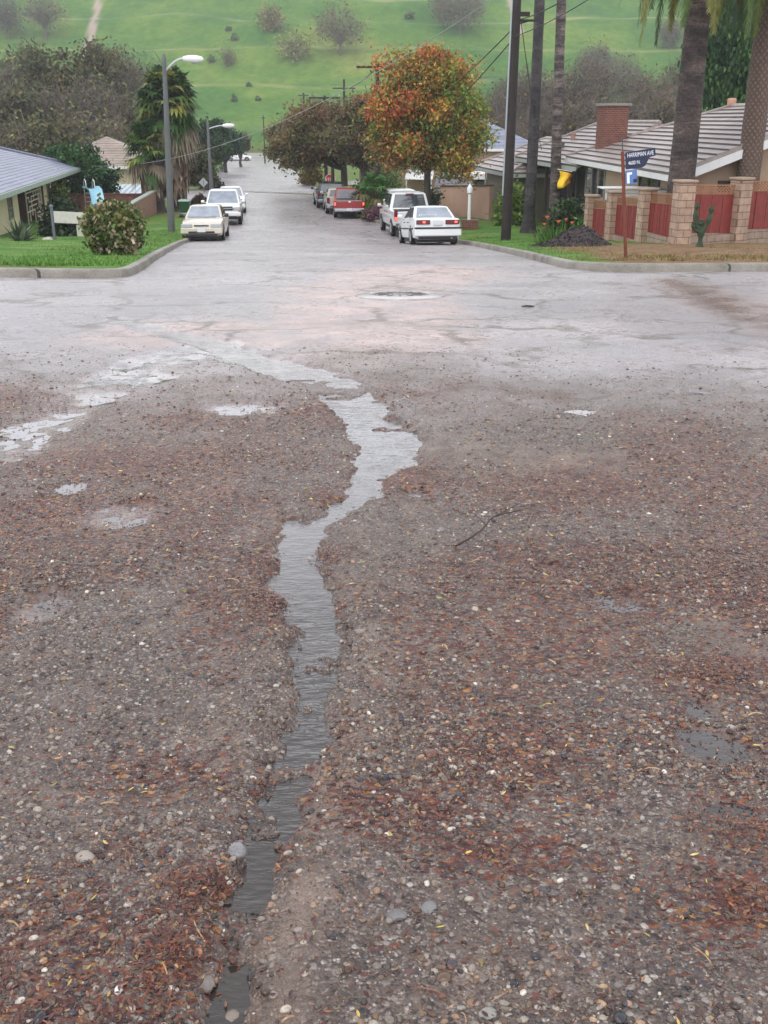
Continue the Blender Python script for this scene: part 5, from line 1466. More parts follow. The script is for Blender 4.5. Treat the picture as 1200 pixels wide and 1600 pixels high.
# ------------------------------------------------------------------ fence
def red_fence():
    REDP = M('red_stained_plank', lin(138, 52, 46), .6, .3, 5, bmp=.2); LATT = M('lattice_wood', lin(164, 116, 84), .7, .3, 6)
    BASE = brickmat('pale_block', lin(172, 150, 134), lin(158, 136, 120), lin(120, 104, 92), .42, .2, .012)
    CAPM = M('pillar_cap', lin(176, 152, 132), .8, .15, 4)
    pil = [(926, 305, 37.2, .40), (961.5, 299, 34.8, .41), (1013, 294.6, 32.3, .44), (1071, 282, 30.0, .47), (1160, 278, 31.0, .46), (1262, 276, 32.2, .46)]
    pos = []
    for px, py, d, w in pil:
        t = at(px, py, d); pos.append((Vector((t.x, t.y, 0)), t.z, w))
    root = thing('garden_fence', 'red plank fence with lattice tops between tan block pillars at the corner garden', 'fence', (pos[3][0].x, pos[3][0].y, g(pos[3][0].x, pos[3][0].y)))
    for i, (p, zt, w) in enumerate(pos):
        z0 = g(p.x, p.y) - .3; dirv = (pos[min(i + 1, 3)][0] - pos[max(min(i, 3) - 1, 0)][0]) if i <= 3 else (pos[5][0] - pos[3][0]); rz = math.atan2(dirv.y, dirv.x)
        mb = MB(); mb.box((p.x, p.y, (z0 + zt) / 2 - .03), (w, w, zt - z0 - .06), rz); pl = mb.build('pillar', TBLOCK, root, world=True, bevel=.012)
        mb = MB(); mb.box((p.x, p.y, zt - .015), (w + .07, w + .07, .07), rz); mb.build('cap', CAPM, pl, world=True, bevel=.015)
    # bay: (lattice top, lattice bottom, panel bottom) photo rows at its two ends
    rows = [((310, 326, 364), (312, 328, 375)), ((306, 320, 366), (309, 323, 377)), ((299, 317, 362), (303, 321, 374)), ((287, 304, 364), (288, 304, 364)), ((282, 299, 358), (282, 299, 357))]
    for i, (ra, rb) in enumerate(rows):
        (a, za, wa), (b, zb, wb) = pos[i], pos[i + 1]; d = (b - a).normalized(); A = a + d * (wa / 2 - .01); B = b - d * (wb / 2 - .01); rz = math.atan2(d.y, d.x); nv = Vector((-d.y, d.x, 0))
        def zz(row, P): kx, kz = ray(600, row); return CAMZ + kz * P.y
        tA, lA, pA = (zz(r, A) for r in ra); tB, lB, pB = (zz(r, B) for r in rb)
        mb = MB(); Lb = (B - A).length; npl = max(8, int(Lb / .14))
        for k in range(npl):
            t0, t1 = k / npl, (k + 1) / npl - .012 / Lb; p0, p1 = A.lerp(B, t0), A.lerp(B, t1); o = nv * (.010 * ((k * 7) % 3))
            mb.prism([(p0.x + o.x, p0.y + o.y, pA + (pB - pA) * t0), (p1.x + o.x, p1.y + o.y, pA + (pB - pA) * t1), (p1.x + o.x, p1.y + o.y, lA + (lB - lA) * t1), (p0.x + o.x, p0.y + o.y, lA + (lB - lA) * t0)], nv * .022)
        mb.build('panel', REDP, root, world=True)
        mb = MB(); H = min(tA - lA, tB - lB); nst = int((Lb + H) / .125)
        def P3(s, h): t = s / Lb; q = A.lerp(B, t); return Vector((q.x, q.y, lA + (lB - lA) * t + .03 + h * (1 - .08 / max(H, .1))))
        for sgn, off in ((1, .008), (-1, .020)):
            for k in range(nst):
                s0 = k * .125 - (H if sgn > 0 else 0); s1 = s0 + H * sgn if sgn > 0 else s0 - H
                h0, h1 = 0, H
                lo, hi = (s0, s1)
                if lo == hi: continue
                def clip(s): return s
                ts = [0, 1]
                for lim in (0, Lb):
                    t = (lim - lo) / (hi - lo)
                    if 0 < t < 1: ts.append(t)
                ts.sort()
                for t0, t1 in zip(ts[:-1], ts[1:]):
                    m_ = lo + (hi - lo) * (t0 + t1) / 2
                    if 0 <= m_ <= Lb:
                        p, q = P3(lo + (hi - lo) * t0, H * t0), P3(lo + (hi - lo) * t1, H * t1); o = nv * off; w_ = Vector((0, 0, .021)); mb.prism([p + o - w_, q + o - w_, q + o + w_, p + o + w_], nv * .01)
        mb.prism([P3(0, H), P3(Lb, H), P3(Lb, H) + Vector((0, 0, .04)), P3(0, H) + Vector((0, 0, .04))], nv * .04); mb.prism([P3(0, 0) - Vector((0, 0, .028)), P3(Lb, 0) - Vector((0, 0, .028)), P3(Lb, 0), P3(0, 0)], nv * .04)
        mb.build('lattice', LATT, root, world=True)
        mb = MB(); g0, g1 = g(A.x, A.y) - .3, g(B.x, B.y) - .3; o = nv * -.08
        mb.prism([(A.x + o.x, A.y + o.y, g0), (B.x + o.x, B.y + o.y, g1), (B.x + o.x, B.y + o.y, pB - .01), (A.x + o.x, A.y + o.y, pA - .01)], nv * .18); mb.build('base_wall', BASE, root, world=True)
    return pos

# ------------------------------------------------------------------ street furniture
def cable(name, label, A, B, sag, r=.018, mat_=None):
    A, B = Vector(A), Vector(B); root = None; mb = MB(); n = 24
    mb.tube([A.lerp(B, i / n) + Vector((0, 0, -4 * sag * (i / n) * (1 - i / n))) for i in range(n + 1)], r, n=5)
    return tag(mb.build(name, mat_ or M('cable_black', lin(40, 42, 44), .6), smooth=80), label, 'cable')

def street_lamp(label, base, h, reach, armz, lean=0, rot=0):
    root = thing('street_lamp', label, 'street lamp', base, group='cobra head street lamps along the kerb'); CON = M('concrete_pole', lin(104, 106, 106), .7, .15, 3); root.rotation_euler = (0, lean, rot)
    mb = MB(); mb.lathe([(.17, -.3), (.165, .5), (.13, h * .5), (.095, h * .97), (.10, h), (.05, h + .18), (.01, h + .24)], n=14); mb.build('pole', CON, root, smooth=40)
    mb = MB(); pts = [(0, 0, h * .93)]
    for k in range(1, 8): t = k / 7; pts.append((reach * t, 0, h * .93 + armz * math.sin(t * PI / 2)))
    mb.tube(pts, [.045] * 8, n=8); mb.build('arm', M('galvanised', lin(186, 190, 190), .4, .1, 5, metal=.3), root, smooth=60)
    e = pts[-1]; mb = MB()
    mb.lathe([(.03, -.05), (.10, 0), (.155, .25), (.16, .55), (.11, .80), (.02, .88)], (e[0], 0, e[2]), n=12, axis='X'); hd = mb.build('lamp_head', WHITE, root, smooth=60)
    mb = MB(); mb.lathe([(.02, -.08), (.10, -.05), (.13, .0)], (e[0] + .45, 0, e[2] - .13), n=12); mb.build('lens', HEADL, hd, smooth=60)
    return root

def utility_pole(label, base, h, r, arms, group='wooden utility poles along the street', lean=0.0):
    root = thing('utility_pole', label, 'utility pole', base, group=group); root.rotation_euler = (0, lean, 0)
    WOOD = M('creosote_wood', lin(50, 42, 40), .85, .3, 4, bmp=.3)
    mb = MB(); mb.tube([(0, 0, -.6), (0, 0, h * .5), (0, 0, h)], [r, r * .86, r * .72], n=12); mb.build('pole', WOOD, root, smooth=50)
    for z, L, rz in arms:
        mb = MB(); mb.box((0, -r - .05, z), (L, .10, .12), rz); ca = mb.build('crossarm', WOOD, root)
        for k in (-1, -.6, .6, 1):
            m2 = MB(); x = k * (L / 2 - .08); m2.lathe([(.02, 0), (.02, .08), (.05, .09), (.055, .14), (.03, .19)], (x * math.cos(rz), -r - .05 + x * math.sin(rz), z + .062), n=8); m2.build('insulator', M('insulator_glaze', lin(180, 178, 170), .25), ca, smooth=50)
    return root

def text_mesh(name, txt, size, mat_, parent, loc, rot=(PI / 2, 0, 0), sx=1.0):
    cu = bpy.data.curves.new(name, 'FONT'); cu.body = txt; cu.size = size; cu.align_x = 'CENTER'; cu.align_y = 'CENTER'; cu.extrude = .002
    to = bpy.data.objects.new(name, cu); cu.materials.append(mat_); COL.objects.link(to); dg = bpy.context.evaluated_depsgraph_get(); me = bpy.data.meshes.new_from_object(to.evaluated_get(dg)); bpy.data.objects.remove(to); o = bpy.data.objects.new(name, me); COL.objects.link(o); o.parent = parent; o.location = loc; o.rotation_euler = rot; o.scale = (sx, 1, 1)
    return o
# ================================================================== THE PLACE
build_ground(); build_gravel(); build_litter()
build_kerb(KL, -1); build_kerb(KR, 1)
LAWN = lawn_mat()
pL = build_lawn(KL, -1, -58, (150, 170), LAWN); pR = build_lawn(KR, 1, 58, (150, 170), LAWN)
grass([pL, pR], [(pL, 90000, (-24, -4), (18.5, 50), .03, .10), (pR, 60000, (2.3, 14), (20, 48), .025, .08)] and [(pL, 90000, (-24, -4), (18.5, 50), .03, .10), (pR, 60000, (2.3, 14), (20, 48), .025, .08)])
# blocks beyond the second crossing
cy2 = 88.0
CONC = concrete_mat()
A2, B2 = gp(337, 296), gp(505, 303)
KL2 = np.array([[-60, A2.y + .4], [A2.x - 2, A2.y + .2], [A2.x, A2.y + 1.5]] + [[street_c(y) - 4.5, y] for y in np.arange(A2.y + 5, 176, 8)])
KR2 = np.array([[60, B2.y + 2.0], [B2.x + 2, B2.y], [B2.x, B2.y + 1.5]] + [[street_c(y) + 4.5, y] for y in np.arange(B2.y + 5, 176, 8)])
build_kerb(KL2, -1); build_kerb(KR2, 1)
build_lawn(KL2, -1, -60, (50, 60), LAWN); build_lawn(KR2, 1, 60, (50, 60), LAWN)
band_strip('cross_gutter', [(A2.x - .5, A2.y - 1.2), (B2.x + .5, B2.y - 1.2)], 1.1, .022, CONC)
band_strip('footpath', [tuple(gp(a, b))[:2] for a, b in [(600, 283), (556, 287), (545, 293)]], 1.3, .22, CONC)
band_strip('driveway', [tuple(gp(a, b))[:2] for a, b in [(700, 350), (762, 332), (800, 330)]], 3.2, .20, CONC)

# ---- running-water leftovers on the asphalt
c = gp(625, 463); mh = thing('manhole_cover', 'round iron manhole cover with a raised concrete collar in the wet crossing', 'manhole cover', (c.x, c.y, c.z + .004)); mh.rotation_euler = (math.atan(-.07), 0, 0)
mb = MB(); mb.lathe([(.62, -.03), (.60, .012), (.46, .034), (.42, .034), (.40, .02)], n=40); mb.build('collar', M('collar_concrete', lin(176, 170, 168), .24, .25, 6), mh, smooth=40)
mb = MB(); mb.lathe([(.395, -.01), (.39, .026), (.10, .028), (.09, .034), (.02, .034)], n=40)
for k in range(12): a = k * PI / 6; mb.box((math.cos(a) * .26, math.sin(a) * .26, .031), (.16, .025, .008), a)
mb.build('lid', M('cast_iron', lin(122, 116, 114), .26, .3, 20, metal=.4), mh, smooth=40)
p = gp(825, 480); mb = MB(); mb.tube([(-.13, 0, .012), (-.05, .01, .025), (.08, -.01, .02), (.13, .005, .015)], [.012, .022, .02, .01], n=6); mb.tube([(.02, 0, .02), (.07, .03, .035)], [.01, .004], n=5)
o = mb.build('fallen_stick', BARK); o.location = p; o.scale = (.6, .6, .6); tag(o, 'short dark stick lying alone on the bare wet asphalt', 'stick')
a, b = gp(712, 862), gp(818, 800); L = (b - a)
mb = MB(); pts = [Vector((0, 0, .012)) + L * t + Vector((.03 * math.sin(t * 7), .02 * math.sin(t * 5), .015 + .02 * math.sin(t * PI))) for t in np.linspace(0, 1, 9)]
mb.tube(pts, [.0055 - .0004 * i for i in range(9)], n=6); mb.tube([pts[5], pts[5] + Vector((.10, .06, .03)), pts[5] + Vector((.16, .16, .02))], [.003, .002, .001], n=5); mb.tube([pts[3], pts[3] + Vector((-.05, .07, .025))], [.003, .001], n=5)
o = mb.build('fallen_twig', BARK, smooth=60); o.location = a; tag(o, 'long thin dark twig lying across the gravel right of the stream', 'twig')

# ---- single stones that stand out of the gravel
def stone(px, py, wpx, flat, c, label, seed, upright=1.0):
    p = gp(px, py + 6); r = .80 * wpx / 2 / FPX * (p.y * CT + .8); V0, F0 = ico2(); rr_ = np.random.default_rng(seed)
    bm = bmesh.new(); bmesh.ops.create_icosphere(bm, subdivisions=3, radius=1)
    ax = [rr_.normal(size=3) for _ in range(7)]
    for v in bm.verts:
        d = 1.0
        for q in ax: q2 = q / np.linalg.norm(q); d = min(d, (.72 + .25 * abs(q[0]) % .3) / max(1e-3, float(np.dot(q2, v.co[:]))) if np.dot(q2, v.co[:]) > .3 else d)
        v.co *= d * (1 + .03 * rr_.normal())
        v.co.x *= r; v.co.y *= r * .8; v.co.z *= r * flat
    me = bpy.data.meshes.new('stone'); bm.to_mesh(me); bm.free()
    o = finish('stone', me, M('stone_%d' % seed, lin(*c), .35, .25, 40, bmp=.4, fine=220), None, 50)
    o.location = (p.x, p.y, float(Gf(p.x, p.y)) + r * flat * .18 * upright); o.rotation_euler = (0, 0, rr_.random() * 6)
    tag(o, label, 'stone', 'larger stones standing out of the gravel')
stone(133, 1332, 38, .55, (172, 160, 148), 'large flat cream stone alone in the gravel left of the stream', 1)
stone(370, 1330, 36, 1.2, (150, 148, 150), 'grey pointed stone standing upright at the edge of the muddy stream', 2)
stone(320, 1528, 46, .5, (138, 128, 122), 'long grey brown rock bordering the stream beside red leaves', 3)
stone(362, 1572, 40, .6, (146, 134, 120), 'tan rock half under water where the stream widens', 4)
stone(670, 1415, 34, .5, (136, 134, 134), 'grey flat stone set among fine pebbles right of the sandy bank', 5)
stone(762, 1583, 34, .5, (158, 156, 148), 'pale speckled stone among mixed pebbles in the near gravel', 6)
stone(620, 1428, 40, .4, (126, 122, 122), 'low grey slab stone pressed into the gravel beside another flat stone', 7)
stone(188, 1560, 20, .7, (226, 224, 220), 'small bright white quartz stone among red leaves and pebbles', 8)
stone(310, 1492, 20, .7, (190, 128, 92), 'small orange stone by the leaf drift on the stream bank', 9)
stone(742, 950, 16, .6, (196, 178, 160), 'small cream stone beside a puddle on the right gravel', 10)

# ---- vehicles -------------------------------------------------------------
def slope(y): return math.atan((g(street_c(y), y + 1) - g(street_c(y), y - 1)) / 2)
def park(px, py, fwd_len, head_deg, away):
    """contact point of the bumper facing the camera -> car centre"""
    p = gp(px, py); h = R(head_deg); d = Vector((-math.sin(h), math.cos(h), 0)); c = p + d * fwd_len / 2; c.z = g(c.x, c.y)
    return c, (h if away else h + PI), (slope(c.y) if away else -slope(c.y))
# white sedan, seen from behind
PW = paint('white', lin(224, 226, 226)); PG = paint('gold', lin(208, 200, 184), .25, .2); PS = paint('silver', lin(214, 216, 216), .28, .2); PR = paint('red', lin(170, 40, 36), .35); PN = paint('navy', lin(34, 42, 52), .25, .2); PB = paint('beige', lin(190, 184, 168), .35)
L, W = 4.62, 1.72; r = -L / 2
bits = [('tail_light', TAILR, -.53, r - .005, .80, .50, .06, .15), ('tail_light', TAILR, .53, r - .005, .80, .50, .06, .15), ('lit_lamp', BRAKE, -.50, r - .012, .80, .11, .06, .08), ('lit_lamp', BRAKE, .66, r - .012, .80, .11, .06, .08),
        ('licence_plate', PLATE, 0, r - .02, .78, .34, .03, .17), ('bumper', PW, 0, r - .03, .44, 1.70, .16, .26), ('bumper_strip', BLACK, 0, r - .045, .60, 1.69, .16, .05), ('rear_valance', BLACK, 0, r + .02, .27, 1.40, .12, .12), ('exhaust_pipe', CHROME, .5, r + .02, .24, .07, .2, .06),
        ('side_strip', BLACK, -W / 2 - .002, 0, .58, .025, L * .86, .05), ('side_strip', BLACK, W / 2 + .002, 0, .58, .025, L * .86, .05), ('headlight', HEADL, -.6, -r - .02, .62, .4, .06, .13), ('headlight', HEADL, .6, -r - .02, .62, .4, .06, .13), ('door_handle', BLACK, -W / 2 - .012, .1, .80, .03, .18, .035), ('door_handle', BLACK, -W / 2 - .012, -.8, .80, .03, .18, .035)]
c_, h_, p_ = park(684, 383, L, 7.0, True)
acc = car('parked_sedan', 'white four door sedan with red tail lamps lit, nearest on the right kerb', c_, h_, p_, sedan_spec(L, W, 1.38, PW, bits=bits, glass=skyglass()), 'vehicles parked along the street')
STK = M('sticker_white', lin(236, 238, 240), .5)
mb = MB(); rs = random.Random(3)
zz_ = []
for k in range(19):
    x = -.54 + k * .036; t = .24 + (.05 + .07 * rs.random()) * (k % 2); zz_.append((x, -L / 2 * .70 + (-L / 2 * .36 + L / 2 * .70) * t - .024, .93 + .45 * t))
mb.tube(zz_, .011, n=5)
mb.build('lettering', STK, acc)
# silver pickup ahead of it
def pickup(name, label, c, h, p, L, W, H, pt, facing_bits, bed=1.9, belt=1.18, bedz=1.12, wr=.37, rim=RIM, group='vehicles parked along the street', cab_len=2.5, hoodz=1.08, glass=None):
    r = -L / 2; y0 = r + bed
    S = dict(L=L, W=W, H=H, paint=pt, zb=.40, wr=wr, rim=rim, prof=[(-1, bedz - .03, .955), (-.99, bedz, .98), (-.6, bedz, 1), (2 * y0 / L - .01, bedz, 1), (2 * y0 / L + .01, belt - .06, 1), (2 * (y0 + cab_len - .35) / L, belt - .04, 1), (2 * (y0 + cab_len) / L, hoodz, .98), (.9, hoodz - .06, .96), (.98, hoodz - .14, .94), (1, hoodz - .35, .9)],
             cab=(y0 + .05, y0 + cab_len + .35, W / 2 * .94, belt - .05, y0 + .22, y0 + cab_len - .5, W / 2 * .76, H), axles=(r + bed * .58, -r - .95), bits=facing_bits, glass=glass, sidewin=[(.06, .40), (.45, .92)], rearwin=(.07, .93, .1, .9))
    o = car(name, label, c, h, p, S, group, 'pickup truck')
    mb = MB(); mb.box((0, r + bed / 2 + .02, bedz - .0), (W * .80, bed - .2, .06)); mb.build('bed_floor', BLACK, o)
    return o
L, W = 5.7, 1.98; r = -L / 2
bits = [('tail_light', TAILR, -.91, r - .01, .98, .15, .09, .46), ('tail_light', TAILR, .91, r - .01, .98, .15, .09, .46), ('lit_lamp', BRAKE, -.91, r - .02, .83, .13, .09, .15), ('lit_lamp', BRAKE, .91, r - .02, .83, .13, .09, .15), ('bumper', CHROME, 0, r - .09, .58, 1.86, .2, .2), ('licence_plate', PLATE, 0, r - .20, .60, .32, .02, .15),
        ('tailgate_handle', BLACK, 0, r - .02, .98, .24, .04, .07), ('tailgate_badge', CHROME, -.5, r - .02, .86, .22, .03, .05), ('headlight', HEADL, -.75, -r - .02, .86, .36, .06, .2), ('headlight', HEADL, .75, -r - .02, .86, .36, .06, .2), ('grille', CHROME, 0, -r - .02, .86, 1.0, .06, .24), ('bumper', CHROME, 0, -r + .02, .56, 1.9, .2, .22), ('brake_lamp', TAILR, 0, r + 1.93, 1.80, .36, .06, .05), ('door_handle', BLACK, -W / 2 - .012, .3, 1.02, .03, .18, .04), ('door_handle', BLACK, -W / 2 - .012, -.35, 1.02, .03, .18, .04)]
c_, h_, p_ = park(650, 371.5, L, 7.2, True)
pickup('pickup_truck', 'white silver extended cab pickup with lit tail lamps parked ahead of the white sedan', c_, h_, p_, L, W, 1.86, PS, bits)
# red pickup
L, W = 4.9, 1.74; r = -L / 2
bits = [('tail_light', TAILR, -.80, r - .01, .84, .13, .08, .26), ('tail_light', TAILR, .80, r - .01, .84, .13, .08, .26), ('lit_lamp', BRAKE, -.80, r - .02, .83, .10, .08, .18), ('lit_lamp', BRAKE, .80, r - .02, .83, .10, .08, .18), ('bumper', CHROME, 0, r - .10, .50, 1.72, .18, .17), ('licence_plate', PLATE, 0, r - .2, .53, .32, .02, .15), ('tailgate_badge', WHITE, .02, r - .02, .94, .14, .03, .09), ('tailgate_trim', CHROME, 0, r - .012, .985, 1.5, .03, .03), ('headlight', HEADL, -.6, -r - .02, .7, .3, .06, .2), ('headlight', HEADL, .6, -r - .02, .7, .3, .06, .2), ('grille', BLACK, 0, -r - .02, .7, .8, .06, .2)]
c_, h_, p_ = park(546, 342, L, 3.5, True)
pickup('pickup_truck', 'red pickup truck with pale rear bumper parked under the street trees', c_, h_, p_, L, W, 1.52, PR, bits, bed=1.85, belt=1.0, bedz=1.0, wr=.34, cab_len=1.9, hoodz=.95)
# beige wagon ahead of the red pickup, dark SUV ahead of that
def suv(name, label, c, h, p, L, W, H, pt, bits, rear_slope=.18, hoodz=.98, belt=1.04, wr=.35, cat='car', roofpt=None):
    r = -L / 2
    S = dict(L=L, W=W, H=H, paint=pt, zb=.32, wr=wr, prof=[(-1, .70, .92), (-.985, belt - .06, .96), (-.9, belt, .99), (.3, belt, 1), (.40, hoodz, .99), (.85, hoodz - .07, .97), (.97, hoodz - .18, .93), (1, .6, .88)],
             cab=(r + .06, L / 2 * .40, W / 2 * .95, belt - .04, r + .06 + rear_slope, L / 2 * .05, W / 2 * .80, H), axles=(r + .95, -r - .9), bits=bits, sidewin=[(.05, .30), (.34, .60), (.64, .92)], rearwin=(.08, .92, .1, .86))
    return car(name, label, c, h, p, S, 'vehicles parked along the street', cat)
def rear_bits(L, W, tz, pl=.6): r = -L / 2; return [('tail_light', TAILR, -W / 2 + .12, r - .01, tz, .16, .09, .32), ('tail_light', TAILR, W / 2 - .12, r - .01, tz, .16, .09, .32), ('bumper', CHROME, 0, r - .06, .50, W * .98, .16, .18), ('licence_plate', PLATE, 0, r - .03, pl + .15, .32, .03, .16), ('headlight', HEADL, -W / 2 + .25, -r - .02, .72, .34, .06, .18), ('headlight', HEADL, W / 2 - .25, -r - .02, .72, .34, .06, .18), ('grille', BLACK, 0, -r - .02, .72, W * .45, .06, .18)]
L, W = 4.5, 1.74; c_, h_, p_ = park(533, 335.5, L, 6, True)
suv('parked_wagon', 'beige wagon with pale roof half hidden ahead of the red pickup', c_, h_, p_, L, W, 1.47, PB, rear_bits(L, W, .82))
L, W = 4.7, 1.84; c_, h_, p_ = park(519, 326.5, L, 7.5, True)
suv('parked_suv', 'dark navy sport utility with silver bumper, farthest on the right kerb', c_, h_, p_, L, W, 1.56, PN, rear_bits(L, W, .92))
# silver van seen beyond the silver pickup
L, W = 4.6, 1.8; c_, h_, p_ = park(636, 348.5, L, 6.0, False)
suv('parked_van', 'silver car with sloping windscreen facing uphill ahead of the silver pickup', c_, h_, p_, L, W, 1.62, PS, rear_bits(L, W, .8), rear_slope=.5)
# left kerb: gold sedan facing uphill
L, W = 4.7, 1.77; f = L / 2
bits = [('headlight', HEADL, -.62, f - .005, .66, .46, .09, .15), ('headlight', HEADL, .62, f - .005, .66, .46, .09, .15), ('turn_lamp', AMBER, -.76, f - .02, .52, .22, .09, .06), ('turn_lamp', AMBER, .76, f - .02, .52, .22, .09, .06), ('grille', CHROME, 0, f + .005, .67, .62, .05, .07), ('grille_slot', BLACK, 0, f + .02, .67, .56, .05, .035), ('bumper', PG, 0, f + .03, .46, 1.74, .14, .24), ('air_intake', BLACK, 0, f + .075, .40, 1.1, .08, .09), ('licence_plate', PLATE, 0, f + .11, .49, .34, .02, .17), ('lower_intake', BLACK, 0, f + .02, .27, 1.3, .1, .10), ('tail_light', TAILR, -.65, -f - .02, .8, .4, .06, .16), ('tail_light', TAILR, .65, -f - .02, .8, .4, .06, .16), ('wiper', BLACK, -.25, f * .47 + .012, .955, .6, .02, .02), ('wiper', BLACK, .35, f * .47 + .012, .955, .6, .02, .02)]
c_, h_, p_ = park(316, 377, L, 4.5, False)
car('parked_sedan', 'gold beige sedan facing uphill by the left kerb with a pale front plate', c_, h_, p_, sedan_spec(L, W, 1.42, PG, bits=bits, mirror_mat=BLACK, glass=skyglass()), 'vehicles parked along the street')
# white pickup behind it
L, W = 5.4, 1.90; f = L / 2
bits = [('headlight', HEADL, -.72, f - .01, .84, .34, .1, .17), ('headlight', HEADL, .72, f - .01, .84, .34, .1, .17), ('grille', BLACK, 0, f - .0, .86, 1.05, .08, .20), ('grille_bar', CHROME, 0, f + .03, .86, 1.1, .06, .05), ('bumper', PW, 0, f + .05, .58, 1.88, .18, .20), ('air_intake', BLACK, 0, f + .02, .45, 1.5, .14, .1), ('turn_lamp', AMBER, -.86, f - .03, .74, .1, .1, .1), ('turn_lamp', AMBER, .86, f - .03, .74, .1, .1, .1), ('tail_light', TAILR, -.85, -f - .01, .9, .14, .06, .36), ('tail_light', TAILR, .85, -f - .01, .9, .14, .06, .36)]
c_, h_, p_ = park(349, 352.5, L, 6.5, False)
pickup('pickup_truck', 'white pickup truck facing uphill behind the gold sedan on the left kerb', c_, h_, p_, L, W, 1.72, PW, bits, bed=1.9, belt=1.1, bedz=1.08, hoodz=1.02, cab_len=2.0, glass=skyglass())
L, W = 4.6, 1.74; f = L / 2
bits = [('headlight', HEADL, -.6, f - .01, .66, .4, .08, .14), ('headlight', HEADL, .6, f - .01, .66, .4, .08, .14), ('grille', BLACK, 0, f, .66, .6, .06, .1), ('bumper', PW, 0, f + .03, .46, 1.7, .14, .22), ('tail_light', TAILR, -.65, -f - .01, .8, .34, .06, .16), ('tail_light', TAILR, .65, -f - .01, .8, .34, .06, .16)]
c_, h_, p_ = park(362, 334, L, 7.5, False)
car('parked_sedan', 'white sedan mostly hidden behind the white pickup on the left', c_, h_, p_, sedan_spec(L, W, 1.42, PW, bits=bits, glass=skyglass()), 'vehicles parked along the street')
# far car crossing at the street's end
p = gp(373, 251.5); L, W = 4.5, 1.75
bits = rear_bits(L, W, .8)
car('distant_car', 'small white car seen side on at the far end of the street', p, -PI / 2 + .1, 0, sedan_spec(L, W, 1.42, PW, bits=bits, glass=skyglass()))
p = gp(389, 249.0); car('distant_car', 'dark car peeping out behind the small white car far off', Vector((p.x - 3.5, p.y + 7, g(p.x, p.y + 7))), -PI / 2, 0, sedan_spec(4.5, 1.75, 1.5, PN, bits=rear_bits(4.5, 1.75, .8)))

# ---- buildings --------------------------------------------------------------
right_house(); LE0, LU, LV = left_house(); FP = red_fence()
WGT = M('white_gate', lin(218, 220, 218), .6, .1, 4)
A, B = at(688, 330, 62.5), at(764, 326, 56.5)
garden_wall('garden_wall', 'tan pink stucco garden wall with dark red coping across the driveway', A, B, at(690, 292, 62.5).z, at(764, 291, 56.5).z, .2, M('pink_stucco', lin(202, 164, 140), .8, .14, .9, bmp=.2, fine=30), True, M('dark_red_coping', lin(92, 52, 46), .7), .07)
A, B = at(74, 340, 63.5), at(238, 338, 63.5); garden_wall('brick_wall', 'low red brown brick wall behind the blue slide', A, B, at(74, 305, 63.5).z, at(238, 304, 63.5).z, .2, RBRICK, True, M('brick_coping', lin(120, 70, 56), .8), .06)
A, B = at(203, 357, 54), at(246, 340, 62); garden_wall('block_wall', 'tan block wall with pale sloping coping beside the left fan palms', A, B, at(203, 323, 54).z, at(246, 299, 62).z, .2, brickmat('tan_long_block', lin(170, 132, 112), lin(160, 124, 106), lin(150, 118, 102), .4, .2, .008), True, M('pale_coping', lin(176, 182, 172), .6), .07)
mb = MB()
# white board on posts by the left lawn
p = gp(86, 377, .16); bw = thing('white_board', 'weathered white board on grey posts beside the flowering bush', 'board', p); e = at(152, 340, p.y + .4)
dx = e.x - p.x
for x, y in ((0, 0), (dx, .4)):
    mb = MB(); mb.tube([(x, y, -.3), (x, y, 1.12)], .05, n=8); mb.lathe([(.055, 1.12), (.07, 1.16), (.02, 1.22)], (x, y, 0), n=8); mb.build('post', M('grey_post', lin(112, 116, 124), .5), bw, smooth=40)
mb = MB(); mb.hexa([(.06, -.03, .62), (dx, .37, .52), (dx, .43, .52), (.06, .03, .62)], [(.06, -.03, 1.0), (dx, .37, .90), (dx, .43, .90), (.06, .03, 1.0)]); mb.build('upper_board', M('chipped_white', lin(214, 210, 202), .6, .16, 7), bw)
mb = MB(); mb.hexa([(dx * .5, .25, .14), (dx, .42, .12), (dx, .46, .12), (dx * .5, .29, .14)], [(dx * .5, .25, .52), (dx, .42, .50), (dx, .46, .50), (dx * .5, .29, .52)]); mb.build('lower_board', M('cream_board', lin(206, 204, 186), .6, .1, 6), bw)
mb = MB(); mb.tube([(dx * .5, .27, .5), (dx * .72, .33, .76)], .02, n=6); mb.build('brace', M('grey_post', lin(112, 116, 124), .5), bw)
# neighbour roofs on the left
p = at(196, 300, 78); simple_house('tan_roof_house', 'house with tan hip roof behind the brick wall on the left', (p.x - 1.0, p.y, g(p.x, p.y)), 7.0, 7, 2.3 + .0, 1.85, .06, CREAM, TSHING, n=12)
p = at(201, 300, 70); zt = at(201, 289, 70).z; pc = thing('patio_cover', 'pale blue white metal patio cover below the tan roof', 'patio cover', (p.x, p.y, g(p.x, p.y))); hz = zt - g(p.x, p.y)
mb = MB()
for k in range(16): x0 = -1.5 + k * .19; mb.hexa([(x0 - .2, -1.5, hz - .62), (x0 - .04, -1.5, hz - .62), (x0 + .14, 1.5, hz - .06), (x0 - .02, 1.5, hz - .06)], [(x0 - .2, -1.5, hz - .60 + .03 * (k % 2)), (x0 - .04, -1.5, hz - .60 + .03 * (k % 2)), (x0 + .14, 1.5, hz - .04 + .03 * (k % 2)), (x0 - .02, 1.5, hz - .04 + .03 * (k % 2))])
mb.build('metal_sheet', M('pale_metal', lin(196, 212, 220), .4, .08, 3), pc)
for x in (-1.5, 1.2):
    mb = MB(); mb.box((x, -1.3, (hz - .6) / 2 - .2), (.1, .1, hz - .25)); mb.build('post', WHITE, pc)
